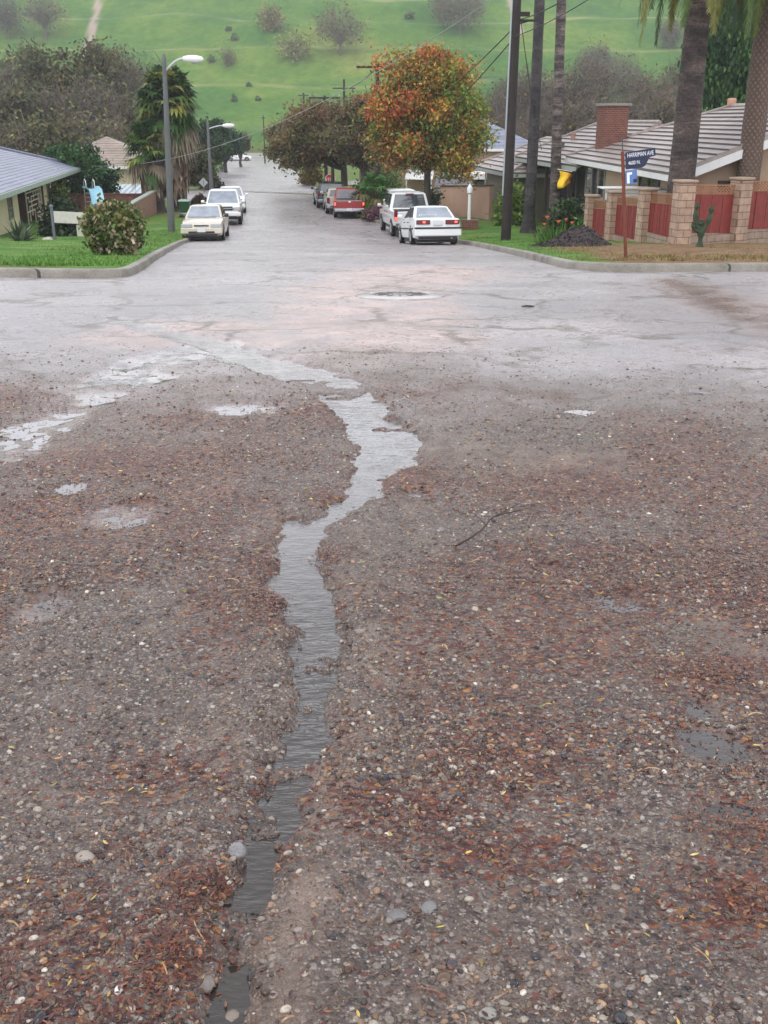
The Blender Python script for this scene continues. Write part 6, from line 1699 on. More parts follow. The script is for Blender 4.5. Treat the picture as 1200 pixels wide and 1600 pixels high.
# pool slide
p = at(150, 320, 60.5); zb_ = g(p.x, p.y); zt = at(150, 295, 60.5).z - zb_; sl = thing('pool_slide', 'light blue pool slide with curved ladder rails behind the bush', 'slide', (p.x, p.y, zb_ + .0))
SB = M('slide_blue', lin(150, 205, 226), .35, .06, 3); MET = M('steel_rail', lin(190, 194, 196), .3, .1, 5, metal=.7)
mb = MB(); V = []
path = [(-.30, 0, zt), (-.05, -.15, zt + .02), (.15, -.35, zt - .15), (.28, -.6, zt - .55), (.36, -.9, zt - 1.0), (.40, -1.2, zt - 1.35), (.42, -1.6, zt - 1.5)]
for q in path: V += [(q[0] - .34, q[1] - .1, q[2] + .14), (q[0] - .24, q[1], q[2]), (q[0] + .24, q[1], q[2]), (q[0] + .34, q[1] + .1, q[2] + .14), (q[0] + .34, q[1] + .1, q[2] + .05), (q[0], q[1], q[2] - .08), (q[0] - .34, q[1] - .1, q[2] + .05)]
mb.add(V, [(i * 7 + k, i * 7 + (k + 1) % 7, i * 7 + 7 + (k + 1) % 7, i * 7 + 7 + k) for i in range(6) for k in range(7)]); mb.build('chute', SB, sl, smooth=60)
for x in (-.62, -.14):
    mb = MB(); mb.tube([(x - .05, .25, -.2), (x, .15, zt - .05), (x + .02, .1, zt + .38), (x + .10, -.02, zt + .52), (x + .2, -.16, zt + .42), (x + .22, -.2, zt + .1)], .03, n=7); mb.build('rail', MET, sl, smooth=60)
for k in range(6):
    mb = MB(); z = .2 + k * (zt - .2) / 6; mb.box((-.38, .2, z), (.46, .10, .03)); mb.build('rung', MET, sl)
# houses beyond on the right
p = at(640, 300, 78); simple_house('grey_roof_house', 'beige house with grey roof and white awning behind the autumn tree', (p.x, p.y, g(p.x, p.y)), 6.5, 6, 2.9, 1.5, -.12, STUCCO, GSHING, awning=(.1, 2.0, 2.0))
p = at(728, 300, 88); simple_house('blue_roof_house', 'house with large blue grey roof beyond the tan garden wall', (p.x + 1.2, p.y, g(p.x, p.y)), 8.5, 9, 3.3, 2.2, -.1, STUCCO, SHING)
p = at(722, 300, 69); cp = thing('carport', 'white fascia carport with small grey roof behind the tan garden wall', 'carport', (p.x, p.y, g(p.x, p.y))); zf = at(722, 274, 69).z - g(p.x, p.y)
mb = MB(); mb.box((.3, 0, zf), (3.0, 3, .34)); mb.build('fascia', WHITE, cp)
mb = MB(); tile_plane(mb, (-1.9, -2.2, zf - .62), (.6, -2.2, zf - .62), (.4, -1.55, zf - .02), (-1.7, -1.55, zf - .02), 5, .03); mb.build('small_roof', GSHING, cp)
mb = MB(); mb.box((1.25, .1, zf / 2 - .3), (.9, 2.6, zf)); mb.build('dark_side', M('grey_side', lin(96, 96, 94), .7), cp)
mb = MB(); mb.box((-.4, .2, zf / 2 - .3), (2.3, 2.4, zf)); mb.build('side_wall', M('pale_wall', lin(190, 190, 184), .7), cp)

# ---- signs and street furniture -----------------------------------------------
p = gp(978, 405, .14); sg = thing('street_sign', 'leaning rusty street name sign reading HARRIMAN AVE on the dry verge', 'street sign', (p.x, p.y, p.z - .02), ry=R(-6.6)); yS = p.y
def zs(px, py): return (at(px, py, yS).z - p.z) * 1.006
RUST = M('rusty_post', lin(124, 62, 42), .75, .35, 6, bmp=.3); NAVY = M('sign_navy', lin(24, 36, 72), .4, .12, 4); SW = M('sign_white', lin(226, 230, 234), .5, .05, 20)
hs = zs(970, 235); mb = MB(); mb.tube([(0, 0, -.4), (0, 0, hs)], .034, n=10); mb.build('post', RUST, sg, smooth=50)
mb = MB(); mb.tube([(0, 0, hs - .02), (.003, 0, hs + .30)], .012, n=8); mb.build('rod', M('rod_grey', lin(86, 80, 80), .6), sg)
zt_, zb_ = hs + .0, hs - .33
mb = MB(); mb.prism([(.045, -.03, zb_), (.045, -.03, zt_ - .02), (.61, -.03, zt_), (.62, -.03, zt_ - .14), (.50, -.03, zt_ - .16), (.42, -.03, zb_ + .03), (.36, -.03, zb_)], (0, .02, 0)); pl = mb.build('name_plate', NAVY, sg)
text_mesh('lettering', 'HARRIMAN AVE', .112, SW, pl, (.330, -.034, zt_ - .085), sx=.63); text_mesh('lettering', '4600 N.', .095, SW, pl, (.21, -.034, zt_ - .225), sx=.75)
z1 = zs(972, 249) - .02; z1 = hs - .35; mb = MB(); mb.box((.145, -.03, z1 - .13), (.22, .02, .26)); bp = mb.build('blue_plate', M('sign_blue', lin(96, 130, 186), .4, .12, 8), sg)
mb = MB(); mb.prism([(.06, -.044, z1 - .04), (.16, -.044, z1 - .04), (.16, -.044, z1 - .08), (.11, -.044, z1 - .09), (.11, -.044, z1 - .24), (.06, -.044, z1 - .24)], (0, .006, 0)); mb.build('pale_mark', SW, bp); mb = MB(); mb.box((.215, -.043, z1 - .20), (.07, .006, .06)); mb.build('dark_mark', NAVY, bp)
# stop signs and the diamond sign's back
def octagon(r): return [(r * math.cos(R(22.5 + 45 * k)), r * math.sin(R(22.5 + 45 * k))) for k in range(8)]
d = 80.0; p = at(516.5, 300, d); gz = g(p.x, p.y); zc = at(516.5, 280.5, d).z - gz
st = thing('stop_sign', 'red octagonal STOP sign beside the second crossing, facing the camera', 'stop sign', (p.x, p.y, gz)); mb = MB(); mb.tube([(0, 0, -.3), (0, 0, zc + .3)], .035, n=8); mb.build('post', M('sign_post_grey', lin(120, 124, 120), .5), st)
mb = MB(); mb.prism([(x, -.05, zc + z) for x, z in octagon(.42)], (0, .012, 0)); pl = mb.build('white_border', SW, st)
mb = MB(); mb.prism([(x, -.056, zc + z) for x, z in octagon(.385)], (0, .005, 0)); mb.build('red_face', M('stop_red', lin(206, 36, 40), .35, .05, 6), pl); text_mesh('lettering', 'STOP', .30, SW, pl, (0, -.06, zc))
d = 130; p = at(348, 270, d); gz = g(p.x, p.y); zc = at(348, 263, d).z - gz; st = thing('stop_sign', 'grey back of an octagonal sign on the far left verge', 'stop sign', (p.x, p.y, gz)); SIL = M('sign_back', lin(178, 184, 188), .4, .06, 4, metal=.3)
mb = MB(); mb.tube([(0, 0, -.3), (0, 0, zc + .3)], .04, n=8); mb.build('post', M('sign_post_grey', lin(120, 124, 120), .5), st); mb = MB(); mb.prism([(x, -.05, zc + z) for x, z in octagon(.42)], (0, .012, 0)); mb.build('plate', SIL, st)
d = 84; p = at(319, 303, d); gz = g(p.x, p.y); zc = at(319, 285, d).z - gz; st = thing('warning_sign', 'pale diamond shaped sign back on a post left of the street', 'road sign', (p.x, p.y, gz)); mb = MB(); mb.tube([(0, 0, -.3), (0, 0, zc + .3)], .035, n=8); mb.build('post', M('sign_post_grey', lin(120, 124, 120), .5), st)
mb = MB(); mb.prism([(0, -.05, zc - .36), (.36, -.05, zc), (0, -.05, zc + .36), (-.36, -.05, zc)], (0, .012, 0)); pl = mb.build('plate', SIL, st); mb = MB(); mb.box((0, -.055, zc), (.05, .012, .4)); mb.build('stiffener', M('sign_post_grey', lin(120, 124, 120), .5), pl)
p = gp(268, 362, .14); street_lamp('tall grey street lamp with curved arm in front of the left fan palms', p, at(258, 92, p.y).z - p.z, at(318, 80, p.y).x - at(258, 92, p.y).x - .85, .55, R(1.7))
p = at(331, 306, 83); p.z = g(p.x, p.y); street_lamp('smaller distant street lamp beside the far green trees', p, at(330, 194, 83).z - p.z, 1.15, .25)
# white lamp post on a brick planter
p = gp(734, 358, .14); lp = thing('lamp_post', 'slim white garden lamp post standing on a brick base', 'lamp post', p); mb = MB(); mb.box((0, 0, .16), (.74, .55, .56)); mb.build('brick_base', RBRICK, lp)
hp = at(732, 291, p.y).z - p.z; mb = MB(); mb.tube([(-.05, 0, .42), (-.05, 0, hp - .34)], [.085, .07], n=10); mb.build('post', WHITE, lp, smooth=50)
mb = MB(); mb.lathe([(.05, hp - .34), (.13, hp - .30), (.14, hp - .08), (.09, hp), (.03, hp + .08), (.01, hp + .14)], (-.05, 0, 0), n=10); mb.build('lantern', M('frosted_lantern', lin(216, 220, 222), .3), lp, smooth=40)
# utility pole, nearest
p = gp(790, 376, .14); UP = p.copy(); hU = 10.8
up = utility_pole('tall black wooden utility pole with a grey conduit at the right kerb', p, hU, .19, [(hU - 1.2, 2.4, .1), (hU - .3, 2.4, .1)], lean=R(.35))
mb = MB(); mb.tube([(-.19, -.06, 1.6), (-.165, -.06, hU * .8)], .035, n=8); mb.build('conduit', M('conduit_grey', lin(160, 166, 170), .45, .1, 6, metal=.3), up, smooth=60)
zk = at(812, 27, p.y).z - p.z; mb = MB(); mb.box((.28, 0, zk + .10), (.36, .12, .14)); mb.box((.42, 0, zk - .1), (.6, .07, .07)); mb.tube([(.1, 0, zk - .2), (.55, 0, zk - .08)], .03, n=6); mb.build('bracket', M('creosote_wood', lin(50, 42, 40)), up)
mb = MB(); mb.box((-.17, -.06, at(793, 268, p.y).z - p.z), (.05, .03, .34)); mb.build('tag_plate', M('plate_pale', lin(190, 180, 140), .5), up)
def far_pole(label, px, pyt, d, arm, arm_py, r=.15):
    q = at(px, 250, d); gz = g(q.x, q.y); ht = at(px, pyt, d).z - gz; return utility_pole(label, (q.x, q.y, gz), ht, r, [(at(px, arm_py, d).z - gz, arm, .05)]), Vector((q.x, q.y, at(px, arm_py, d).z))
P2, T2 = far_pole('dark utility pole with a wide crossarm rising beside the autumn tree', 590, 99, 64, 2.4, 105)
P3, T3 = far_pole('thin utility pole with a crossarm and tall tip above the brown street trees', 539, 124, 116, 2.4, 138)
P4, T4 = far_pole('utility pole top with a level crossarm between two others above the brown trees', 509, 150, 84, 2.4, 153)
P5, T5 = far_pole('utility pole with a short crossarm, leftmost above the brown trees', 477, 145, 150, 1.5, 149)
P6, T6 = far_pole('bare slender pole standing alone at the far end of the street', 414, 180, 168, .6, 184, .11)
top = at(803, -25, UP.y); LW = M('cable_pale', lin(150, 156, 152), .5, .1, 3)
cable('cable', 'pale service cable crossing the street down to the left house eave', top, LE0 + Vector((0, 0, .1)), 1.75, .016, LW)
cable('cable', 'dark cable from the black pole down left into the autumn tree, upper of two', at(803, 43, UP.y), at(600, 205, 75), .5, .022)
cable('cable', 'dark cable from the black pole down left into the autumn tree, lower of two', at(801, 62, UP.y), at(590, 262, 76), .5, .022)
cable('cable', 'dark cable from the pole bracket up to the upper right of the photo', at(814, 30, UP.y), at(960, -55, 26), .15, .018)
cable('cable', 'thin dark cable behind the palms running to the upper right corner', at(801, 58, UP.y), at(985, -45, 28), .15, .014)
cable('cable', 'drop cable from the pole bracket down to the tile roof behind the palms', at(814, 33, UP.y), at(846, 234, 52), .25, .016)
cable('cable', 'span cable between the distant crossarm poles over the brown trees', T2, T3, .3, .03)
cable('cable', 'faint span cable between the two farthest crossarm poles', T4, T5, .3, .03)

# ---- yard things --------------------------------------------------------------
# white slatted bench behind the fence
p = at(976, 300, 36.5); gz = g(p.x, p.y); zt = at(976, 293, 36.5).z - gz; tb = thing('patio_table', 'white slatted patio table seen over the fence near the house', 'table', (p.x, p.y, gz)); mb = MB()
for k in range(5): mb.box((0, -.36 + k * .18, zt), (1.75, .15, .035), .08)
mb.build('table_top', WHITE, tb)
for k in range(3):
    mb = MB(); mb.box((.12, -.30, zt - .12 - k * .11), (1.25, .03, .07), .08); mb.build('side_slat', WHITE, tb)
for x in (-.55, .7):
    mb = MB(); mb.box((x, .05, zt / 2 - .1), (.07, .6, zt + .15)); mb.build('leg', WHITE, tb)
p = at(1030, 300, 35.5); tb = thing('storage_box', 'low white flat topped box behind the corner pillar', 'box', (p.x, p.y, g(p.x, p.y))); zt = at(1030, 294, 35.5).z - g(p.x, p.y); mb = MB(); mb.box((0, 0, zt / 2 - .2), (.8, .5, zt + .3)); mb.build('box_body', WHITE, tb, bevel=.02); mb = MB(); mb.box((0, 0, zt), (.86, .56, .06)); mb.build('lid', M('lid_white', lin(200, 204, 208), .5), tb, bevel=.02)
# yellow flag at the porch
p = at(878, 280, 45.2); gz = g(p.x, p.y); fl = thing('porch_flag', 'bright yellow cloth flag hanging by the porch behind the palms', 'flag', p); mb = MB()
V = []; n = 8
for i in range(n + 1):
    for j in range(n + 1):
        a, b = i / n, j / n; V.append((-.12 + .52 * a + .05 * math.sin(b * 6), .10 * math.sin(a * 7 + b * 2), .34 - .72 * b * (1 - .35 * a * a) - .12 * a * (1 - b)))
mb.add(V, [(i * (n + 1) + j, i * (n + 1) + j + 1, (i + 1) * (n + 1) + j + 1, (i + 1) * (n + 1) + j) for i in range(n) for j in range(n)]); fm, nt, b = nmat('flag_cloth'); tcx = coords(nt); sp = nt.nodes.new('ShaderNodeSeparateXYZ'); nt.links.new(tcx, sp.inputs[0])
nt.links.new(ramp(nt, mth(nt, 'ADD', mth(nt, 'ADD', sp.outputs[0], .5), mth(nt, 'MULTIPLY', noise(nt, tcx, 4, 2), .3)), [(.5, lin(240, 206, 20)), (.95, lin(232, 172, 36)), (1.0, lin(190, 110, 60))]), b.inputs['Base Color']); o = mb.build('cloth', fm, fl, smooth=80); md = o.modifiers.new('thick', 'SOLIDIFY'); md.thickness = .008
mb = MB(); mb.tube([(-.2, .05, .40), (.42, .0, .30)], .018, n=6); mb.build('staff', WHITE, fl)
# stacked tan edging blocks
p = at(888, 348, 38.0); gz = g(p.x, p.y) + .12; eb = thing('stacked_blocks', 'small stack of tan edging planks at the garden bed', 'blocks', (p.x, p.y, gz))
for k, (x, y, z) in enumerate(((0, 0, .06), (.25, .1, .06), (.12, .05, .18))):
    mb = MB(); mb.box((x, y, z), (.85, .2, .11), -.2 + .1 * k); mb.build('plank', M('tan_plank', lin(196, 148, 112), .7, .15, 5), eb)
# green wheeled cart by the left kerb
p = at(290, 334, 59.5); p.z = g(p.x, p.y) + .15; ct = thing('waste_cart', 'green wheeled waste cart with a pale lid edge standing on the left lawn', 'waste cart', p); zc_ = .86
mb = MB(); mb.hexa([(-.22, -.24, .26), (.22, -.24, .26), (.22, .24, .26), (-.22, .24, .26)], [(-.30, -.32, zc_), (.30, -.32, zc_), (.30, .34, zc_), (-.30, .34, zc_)]); mb.build('bin', M('cart_green', lin(36, 84, 56), .45, .12, 4), ct, bevel=.02)
mb = MB(); mb.hexa([(-.33, -.36, zc_ + .004), (.33, -.36, zc_ + .004), (.33, .40, zc_ + .004), (-.33, .40, zc_ + .004)], [(-.28, -.30, zc_ + .09), (.28, -.30, zc_ + .09), (.28, .36, zc_ + .10), (-.28, .36, zc_ + .10)]); mb.build('lid', M('cart_lid', lin(150, 176, 160), .4, .1, 4), ct, bevel=.01)
for x in (-.26, .26):
    mb = MB(); mb.lathe([(.02, -.04), (.13, -.04), (.14, 0), (.13, .04), (.02, .04)], (x, -.2, .14), n=14, axis='X'); w = mb.build('wheel', TYRE, ct, smooth=40); mb = MB(); mb.lathe([(.02, -.05), (.07, -.05), (.07, .05), (.02, .05)], (x, -.2, .14), n=10, axis='X'); mb.build('rim', WHITE, w)
mb = MB(); mb.box((0, -.27, .22), (.62, .05, .06)); mb.build('axle_guard', M('galvanised', lin(186, 190, 190)), ct)
# pale rock on the left lawn
p = gp(80, 377, .16); bm = bmesh.new(); bmesh.ops.create_icosphere(bm, subdivisions=3, radius=1)
for v in bm.verts: v.co = Vector((v.co.x * .20, v.co.y * .16, v.co.z * .12)) * (1 + .08 * math.sin(v.co.x * 5) + .06 * math.sin(v.co.y * 7 + 1))
me = bpy.data.meshes.new('rock'); bm.to_mesh(me); bm.free(); o = finish('rock', me, M('pale_rock', lin(186, 184, 172), .7, .2, 9, bmp=.3), None, 60); o.location = p + Vector((-.1, 0, .02)); tag(o, 'pale round rock lying at the foot of the grey post', 'rock')
# mulch heap at the corner
p = gp(903, 388, .12); nn = 46; V = []; F = []
for i in range(nn):
    for j in range(nn):
        x, y = (i / (nn - 1) - .5) * 2.3, (j / (nn - 1) - .5) * 2.0; rr_ = math.hypot(x / 1.0, y / .85); h = .50 * math.exp(-(rr_ * 1.25) ** 2.4) * (1 + .25 * math.sin(x * 3 + .4)); V.append((x, y, h - .07))
V = np.array(V); V[:, 2] += .10 * (fbm(V[:, 0] * 7, V[:, 1] * 7, 91, 4) - .5) * np.clip(V[:, 2] * 8, 0, 1)
i = np.arange(nn - 1)[:, None] * nn + np.arange(nn - 1)[None]; F = np.stack([i, i + nn, i + nn + 1, i + 1], -1).reshape(-1, 4)
mh = thing('mulch_heap', 'dark grey heap of mulch beside the fence on the corner verge', 'mulch heap', (p.x, p.y + .5, p.z)); np_mesh('heap', V, F, M('mulch', lin(70, 62, 62), .9, .4, 14, bmp=.7), mh, smooth=180)
C = V[rng.integers(0, len(V), 2200)]; C = C[C[:, 2] > -.03]; U = rand_unit(len(C)); Vv = np.cross(U, rand_unit(len(C))); s = .035 * (.5 + rng.random((len(C), 1))); Vq, Fq = quad_cloud(C + [0, 0, .015], U * s, Vv * s * .35); pal = np.array([lin(*c) for c in [(84, 74, 72), (60, 54, 56), (104, 92, 86), (48, 42, 44)]]); np_mesh('wood_chips', Vq, Fq, TWIG, mh, col=np.repeat(pal[rng.integers(0, 4, len(C))], 4, 0))

# ---- palms ----------------------------------------------------------------------
GP = [(62, 96, 44), (84, 118, 54), (112, 134, 62), (148, 150, 76), (66, 92, 48), (150, 136, 114)]
p = gp(825, 366, .14); fan_palm('fan_palm', 'slim dark fan palm trunk just right of the black utility pole', p, 17, .245, 3.4, 46, GP, None, (.0, 0), flare=2.0, group='two slim palms by the pole', ringmat=palm_bark('dark_palm', (84, 78, 78), (40, 36, 38), .8))
p = gp(864, 364, .14); fan_palm('fan_palm', 'slim palm trunk banded pale and dark behind the orange flowers', p, 18, .235, 3.4, 46, GP, None, (-.3, .1), flare=2.1, group='two slim palms by the pole', ringmat=palm_bark('banded_palm', (142, 128, 122), (52, 44, 44), 2.2), seedv=2)
p = at(1063, 300, 31.6); p.z = g(p.x, p.y); date_palm('date_palm', 'stout dark date palm trunk rising behind the fence, larger of the pair', p, 9.0, .41, .32, 3.9, 58, 'two stout palms behind the fence', lean=(.0, 0), mat_=palm_bark('grey_stout_bark', (112, 96, 90), (50, 44, 44), 1.5))
p = at(1166, 300, 33.2); p.z = g(p.x, p.y); date_palm('date_palm', 'stout pinkish date palm trunk with diamond scars at the right edge', p, 9.0, .36, .33, 3.7, 50, 'two stout palms behind the fence', lean=(0, 0))
p = at(281, 330, 63.5); p.z = g(p.x, p.y) + .1; hh = at(281, 160, 63.5).z - p.z; fan_palm('fan_palm', 'tall fan palm with a thick skirt of dead fronds on the left', p, hh, .48, 2.25, 200, GP, (1.5, hh - .7, .90), (-.3, 0), frond=.9, low=-1.0, group='two fan palms left of the street', cbase=.5)
p = at(249, 335, 62.5); p.z = g(p.x, p.y) + .1; hh = at(247, 215, 62.5).z - p.z; fan_palm('fan_palm', 'shorter leafy fan palm against the taller skirted palm', p, hh - .5, .40, 1.75, 120, GP, (1.5, hh - 1.2, .55), (-.35, 0), frond=.85, low=-.85, group='two fan palms left of the street', cbase=.4)
p = at(584, 322, 61.5); p.z = g(p.x, p.y) + .15; fan_palm('fan_palm', 'small bright green palm in the bank beside the red pickup', p, at(584, 300, 61.5).z - p.z, .13, 1.5, 26, [(86, 130, 54), (104, 150, 60), (70, 112, 50), (120, 110, 70)], None, (0, 0), low=-.3, frond=.95)

# ---- trees along the street ------------------------------------------------------
def tz(px, py, d): return at(px, py, d)
def stand(px, d): q = at(px, 250, d); return Vector((q.x, q.y, g(q.x, q.y)))
b0 = stand(668, 54); 
def E(px, py, d, wpx, hpx, dy=None, b=b0):
    q = at(px, py, d) - b; s = d / FPX * .95; return (q.x, q.y, q.z, wpx / 2 * s, (dy or wpx / 2 * s), hpx / 2 * s)
AUT = [(214, 128, 70), (190, 104, 66), (168, 156, 76), (140, 162, 74), (108, 140, 66), (206, 168, 80), (160, 98, 70), (124, 122, 70)]
def aut_shift(C, pc):
    zr = (C[:, 2] - C[:, 2].min()) / np.ptp(C[:, 2]); xr = (C[:, 0] - C[:, 0].min()) / np.ptp(C[:, 0]); r = rng.random(len(C)); out = pc.copy()
    out[(xr > .62) & (r < .92)] = rng.choice([3, 2, 5, 3], ((xr > .62) & (r < .92)).sum()); out[(zr > .5) & (xr < .62) & (r < .55)] = rng.choice([0, 1, 5, 6], ((zr > .5) & (xr < .62) & (r < .55)).sum()); out[(zr < .5) & (xr > .25) & (xr < .8) & (r < .7)] = rng.choice([4, 3, 7], ((zr < .5) & (xr > .25) & (xr < .8) & (r < .7)).sum()); return out
tree('street_tree', 'autumn street tree with orange and green leaves behind the silver pickup', b0, 7.5, [E(662, 150, 54, 120, 120), E(606, 168, 54, 66, 70), E(596, 205, 54, 46, 50), E(716, 185, 54, 80, 90), E(735, 215, 54, 50, 60), E(630, 120, 54, 60, 56), E(700, 128, 54, 66, 60), E(655, 210, 54, 130, 80), E(610, 222, 54, 50, 60), E(692, 232, 54, 90, 44), E(670, 110, 54, 80, 60), E(735, 170, 54.5, 30, 50), E(708, 258, 54, 56, 40), E(632, 246, 54, 50, 30)], AUT, 46000, .06, .2, .36, 190, .33, 26, shift=aut_shift)
BRN = [(122, 108, 78), (136, 110, 80), (114, 116, 72), (100, 92, 72), (146, 118, 80), (124, 126, 76), (132, 96, 74)]
b0 = stand(537, 73); tree('street_tree', 'dense brown leaved street tree overhanging the road, with a forked trunk', b0, 7.5, [E(500, 208, 73, 110, 84, 2.6, b0), E(470, 228, 73, 70, 60, 2.2, b0), E(540, 208, 73, 80, 80, 2.4, b0), E(490, 240, 73, 70, 26, 2, b0), E(446, 240, 73, 50, 44, 1.6, b0)], BRN, 30000, .072, .26, .30, 170, .30, 20)
b0 = stand(570, 68); tree('street_tree', 'brown leaved tree on a thick dark forked trunk beside the red pickup', b0, 7.5, [E(566, 205, 68, 70, 100, 2.2, b0), E(548, 218, 68, 70, 56, 2, b0), E(590, 220, 68, 50, 80, 2, b0), E(575, 180, 68, 50, 50, 1.6, b0)], BRN[:4] + [(84, 86, 60)], 20000, .072, .32, .32, 120, .28, 18)
b0 = stand(519, 78.5); tree('street_tree', 'thin trunked brown tree in front of the STOP sign', b0, 6.5, [E(470, 210, 90, 80, 70, 2.4, b0), E(505, 205, 84, 60, 70, 2, b0), E(440, 226, 88, 50, 56, 2, b0)], BRN, 15000, .08, .14, .5, 100, .3, 12)
for (lab, px, d, ells, pal, n) in [
    ('dark green rounded tree left of the far street, nearest the distant lamp', 318, 112, [(300, 235, 40, 50), (330, 215, 60, 50), (318, 250, 60, 50)], [(52, 84, 54), (66, 98, 58), (44, 70, 50), (84, 104, 60)], 9000),
    ('green spreading tree beyond the distant lamp by the far verge', 352, 128, [(348, 218, 52, 38), (362, 224, 34, 24), (338, 240, 36, 30)], [(58, 96, 66), (48, 80, 58), (74, 106, 64)], 8000),
    ('small red brown tree at the end of the green trees', 376, 150, [(377, 222, 20, 18), (372, 229, 20, 10)], [(108, 72, 66), (92, 78, 60), (74, 84, 60)], 3500),
    ('bushy olive tree between the skirted palm and the distant lamp', 305, 92, [(308, 262, 34, 60), (318, 285, 40, 36)], [(86, 96, 56), (70, 84, 50), (116, 112, 60), (96, 78, 60)], 5500)]:
    b0 = stand(px, d); tree('leafy_tree', lab, b0, max(3.5, at(px, ells[0][1], d).z - b0.z), [E(a, b_, d, w, h, None, b0) for a, b_, w, h in ells], pal, n, .13, .2, .3, 80, .34, 12)
for (lab, px, py, d, w, h, pal) in [('yellow green bush on the far right corner lawn', 487, 276, 96, 30, 30, [(128, 116, 54), (104, 108, 56), (146, 116, 60)]), ('dark hedge shrub on the far left verge', 330, 292, 88, 30, 16, [(70, 74, 56), (58, 66, 50), (90, 80, 66)]), ('red brown clipped bush beyond the green cart', 308, 322, 66, 22, 24, [(118, 76, 62), (96, 70, 56), (92, 96, 54)])]:
    q = stand(px, d); s = d / FPX; shrub('shrub', lab, q + Vector((0, 0, .1)), w / 2 * s, w / 2 * s, max(.5, at(px, py - h / 2, d).z - q.z), pal, 2600, .08, 50)
for (lab, px, py, w, h, dd, pal, n) in [('bright green rounded shrub on the bank by the small palm', 572, 345, 26, 26, 61, [(124, 164, 66), (104, 146, 58), (140, 176, 84)], 3000), ('dark green shrub mass behind the small palm', 580, 326, 40, 54, 64.5, [(64, 100, 50), (84, 124, 58), (52, 82, 46)], 4000), ('pale green tree like shrub under the autumn tree', 604, 322, 40, 60, 67, [(104, 134, 70), (124, 150, 80), (84, 116, 60)], 4000), ('purple flowering groundcover on the bank beside the red pickup', 588, 347, 34, 16, 58.5, [(140, 88, 112), (120, 76, 96), (150, 104, 120), (96, 104, 66)], 3600)]:
    q = stand(px, dd); s = dd / FPX; shrub('shrub', lab, q + Vector((0, 0, .1)), w / 2 * s, w / 2 * s * 1.2, h * s, pal, n, .055, 60)

# ---- woods on both sides, hillside trees ---------------------------------------------
GREYP = [(112, 104, 98), (96, 90, 88), (126, 114, 104), (104, 98, 84), (116, 100, 90)]
WL = [(-25, 118, 66, 120), (22, 112, 84, 100), (58, 120, 60, 100), (92, 108, 66, 96), (130, 116, 82, 90), (160, 108, 62, 92), (196, 118, 66, 84), (230, 112, 86, 110), (-10, 96, 150, 120), (45, 94, 140, 120), (98, 95, 146, 120), (150, 93, 138, 120), (196, 96, 150, 110), (232, 100, 160, 90), (20, 84, 200, 110), (75, 86, 196, 110), (128, 88, 192, 110), (180, 86, 205, 100)]
names = ['leafless grey tree tall', 'leafless brown tree broad', 'bare violet grey tree', 'half bare olive tinted tree']
for i, (px, d, pyt, w) in enumerate(WL):
    b0 = stand(px, d); H = at(px, pyt, d).z - b0.z; s = d / FPX; hw = w / 2 * s * .75
    low = pyt > 170; ell = [(0, 0, H * .62, hw, hw, H * .36), (hw * .5, 0, H * .42, hw * .6, hw * .7, H * .26), (-hw * .5, .3, H * .45, hw * .6, hw * .7, H * .26)]
    if i % 3 == 0 or i in (2, 5):
        tree('wood_tree', 'olive brown leafy tree among the bare trees of the left wood', b0, H, [(0, 0, H * .70, hw * .85, hw, H * .27), (hw * .55, 0, H * .45, hw * .6, hw * .7, H * .24), (-hw * .55, .3, H * .5, hw * .6, hw * .7, H * .26)], [(96, 104, 62), (112, 108, 72), (80, 92, 58), (124, 116, 76), (100, 90, 66), (84, 84, 64)], 11000, .13, .22, .3, 90, .6, 14, 'leafy trees of the left wood'); continue
    bare_tree('bare_tree', ['tall grey bare tree in the left wood seen above the roof', 'bare tree with thin brown crown in the left wood'][i % 2], b0, H, ell, 5200 if not low else 3000, .015, 1.5, .2, .3, 26, GREYP, 2600 if not low else 4200, [(112, 108, 72), (106, 114, 70), (112, 96, 70), (88, 98, 64), (144, 142, 76)] if i % 3 else [(84, 92, 58), (110, 104, 60), (74, 80, 60)], .10, 'bare trees of the left wood')
WR = [(765, 112, 150, 90), (792, 122, 120, 80), (812, 116, 96, 90), (846, 128, 110, 80), (885, 120, 80, 100), (915, 126, 92, 80), (850, 100, 170, 110), (905, 98, 165, 110), (960, 104, 150, 100), (1010, 112, 118, 90), (1046, 118, 84, 90), (1030, 98, 150, 110), (780, 92, 185, 110), (985, 126, 120, 70)]
for i, (px, d, pyt, w) in enumerate(WR):
    b0 = stand(px, d); H = at(px, pyt, d).z - b0.z; s = d / FPX; hw = w / 2 * s * .75
    ell = [(0, 0, H * .62, hw, hw, H * .36), (hw * .5, 0, H * .42, hw * .6, hw * .7, H * .26), (-hw * .5, .3, H * .45, hw * .6, hw * .7, H * .26)]
    bare_tree('bare_tree', ['grey violet bare tree of the wood behind the tile roofs', 'olive tinted bare tree of the wood behind the tile roofs'][i % 2], b0, H, ell, 5000, .014, 1.4, .2, .3, 26, GREYP, 2600 if i % 2 else 1200, [(112, 104, 66), (96, 94, 62), (128, 104, 66)], .10, 'bare trees of the right wood')
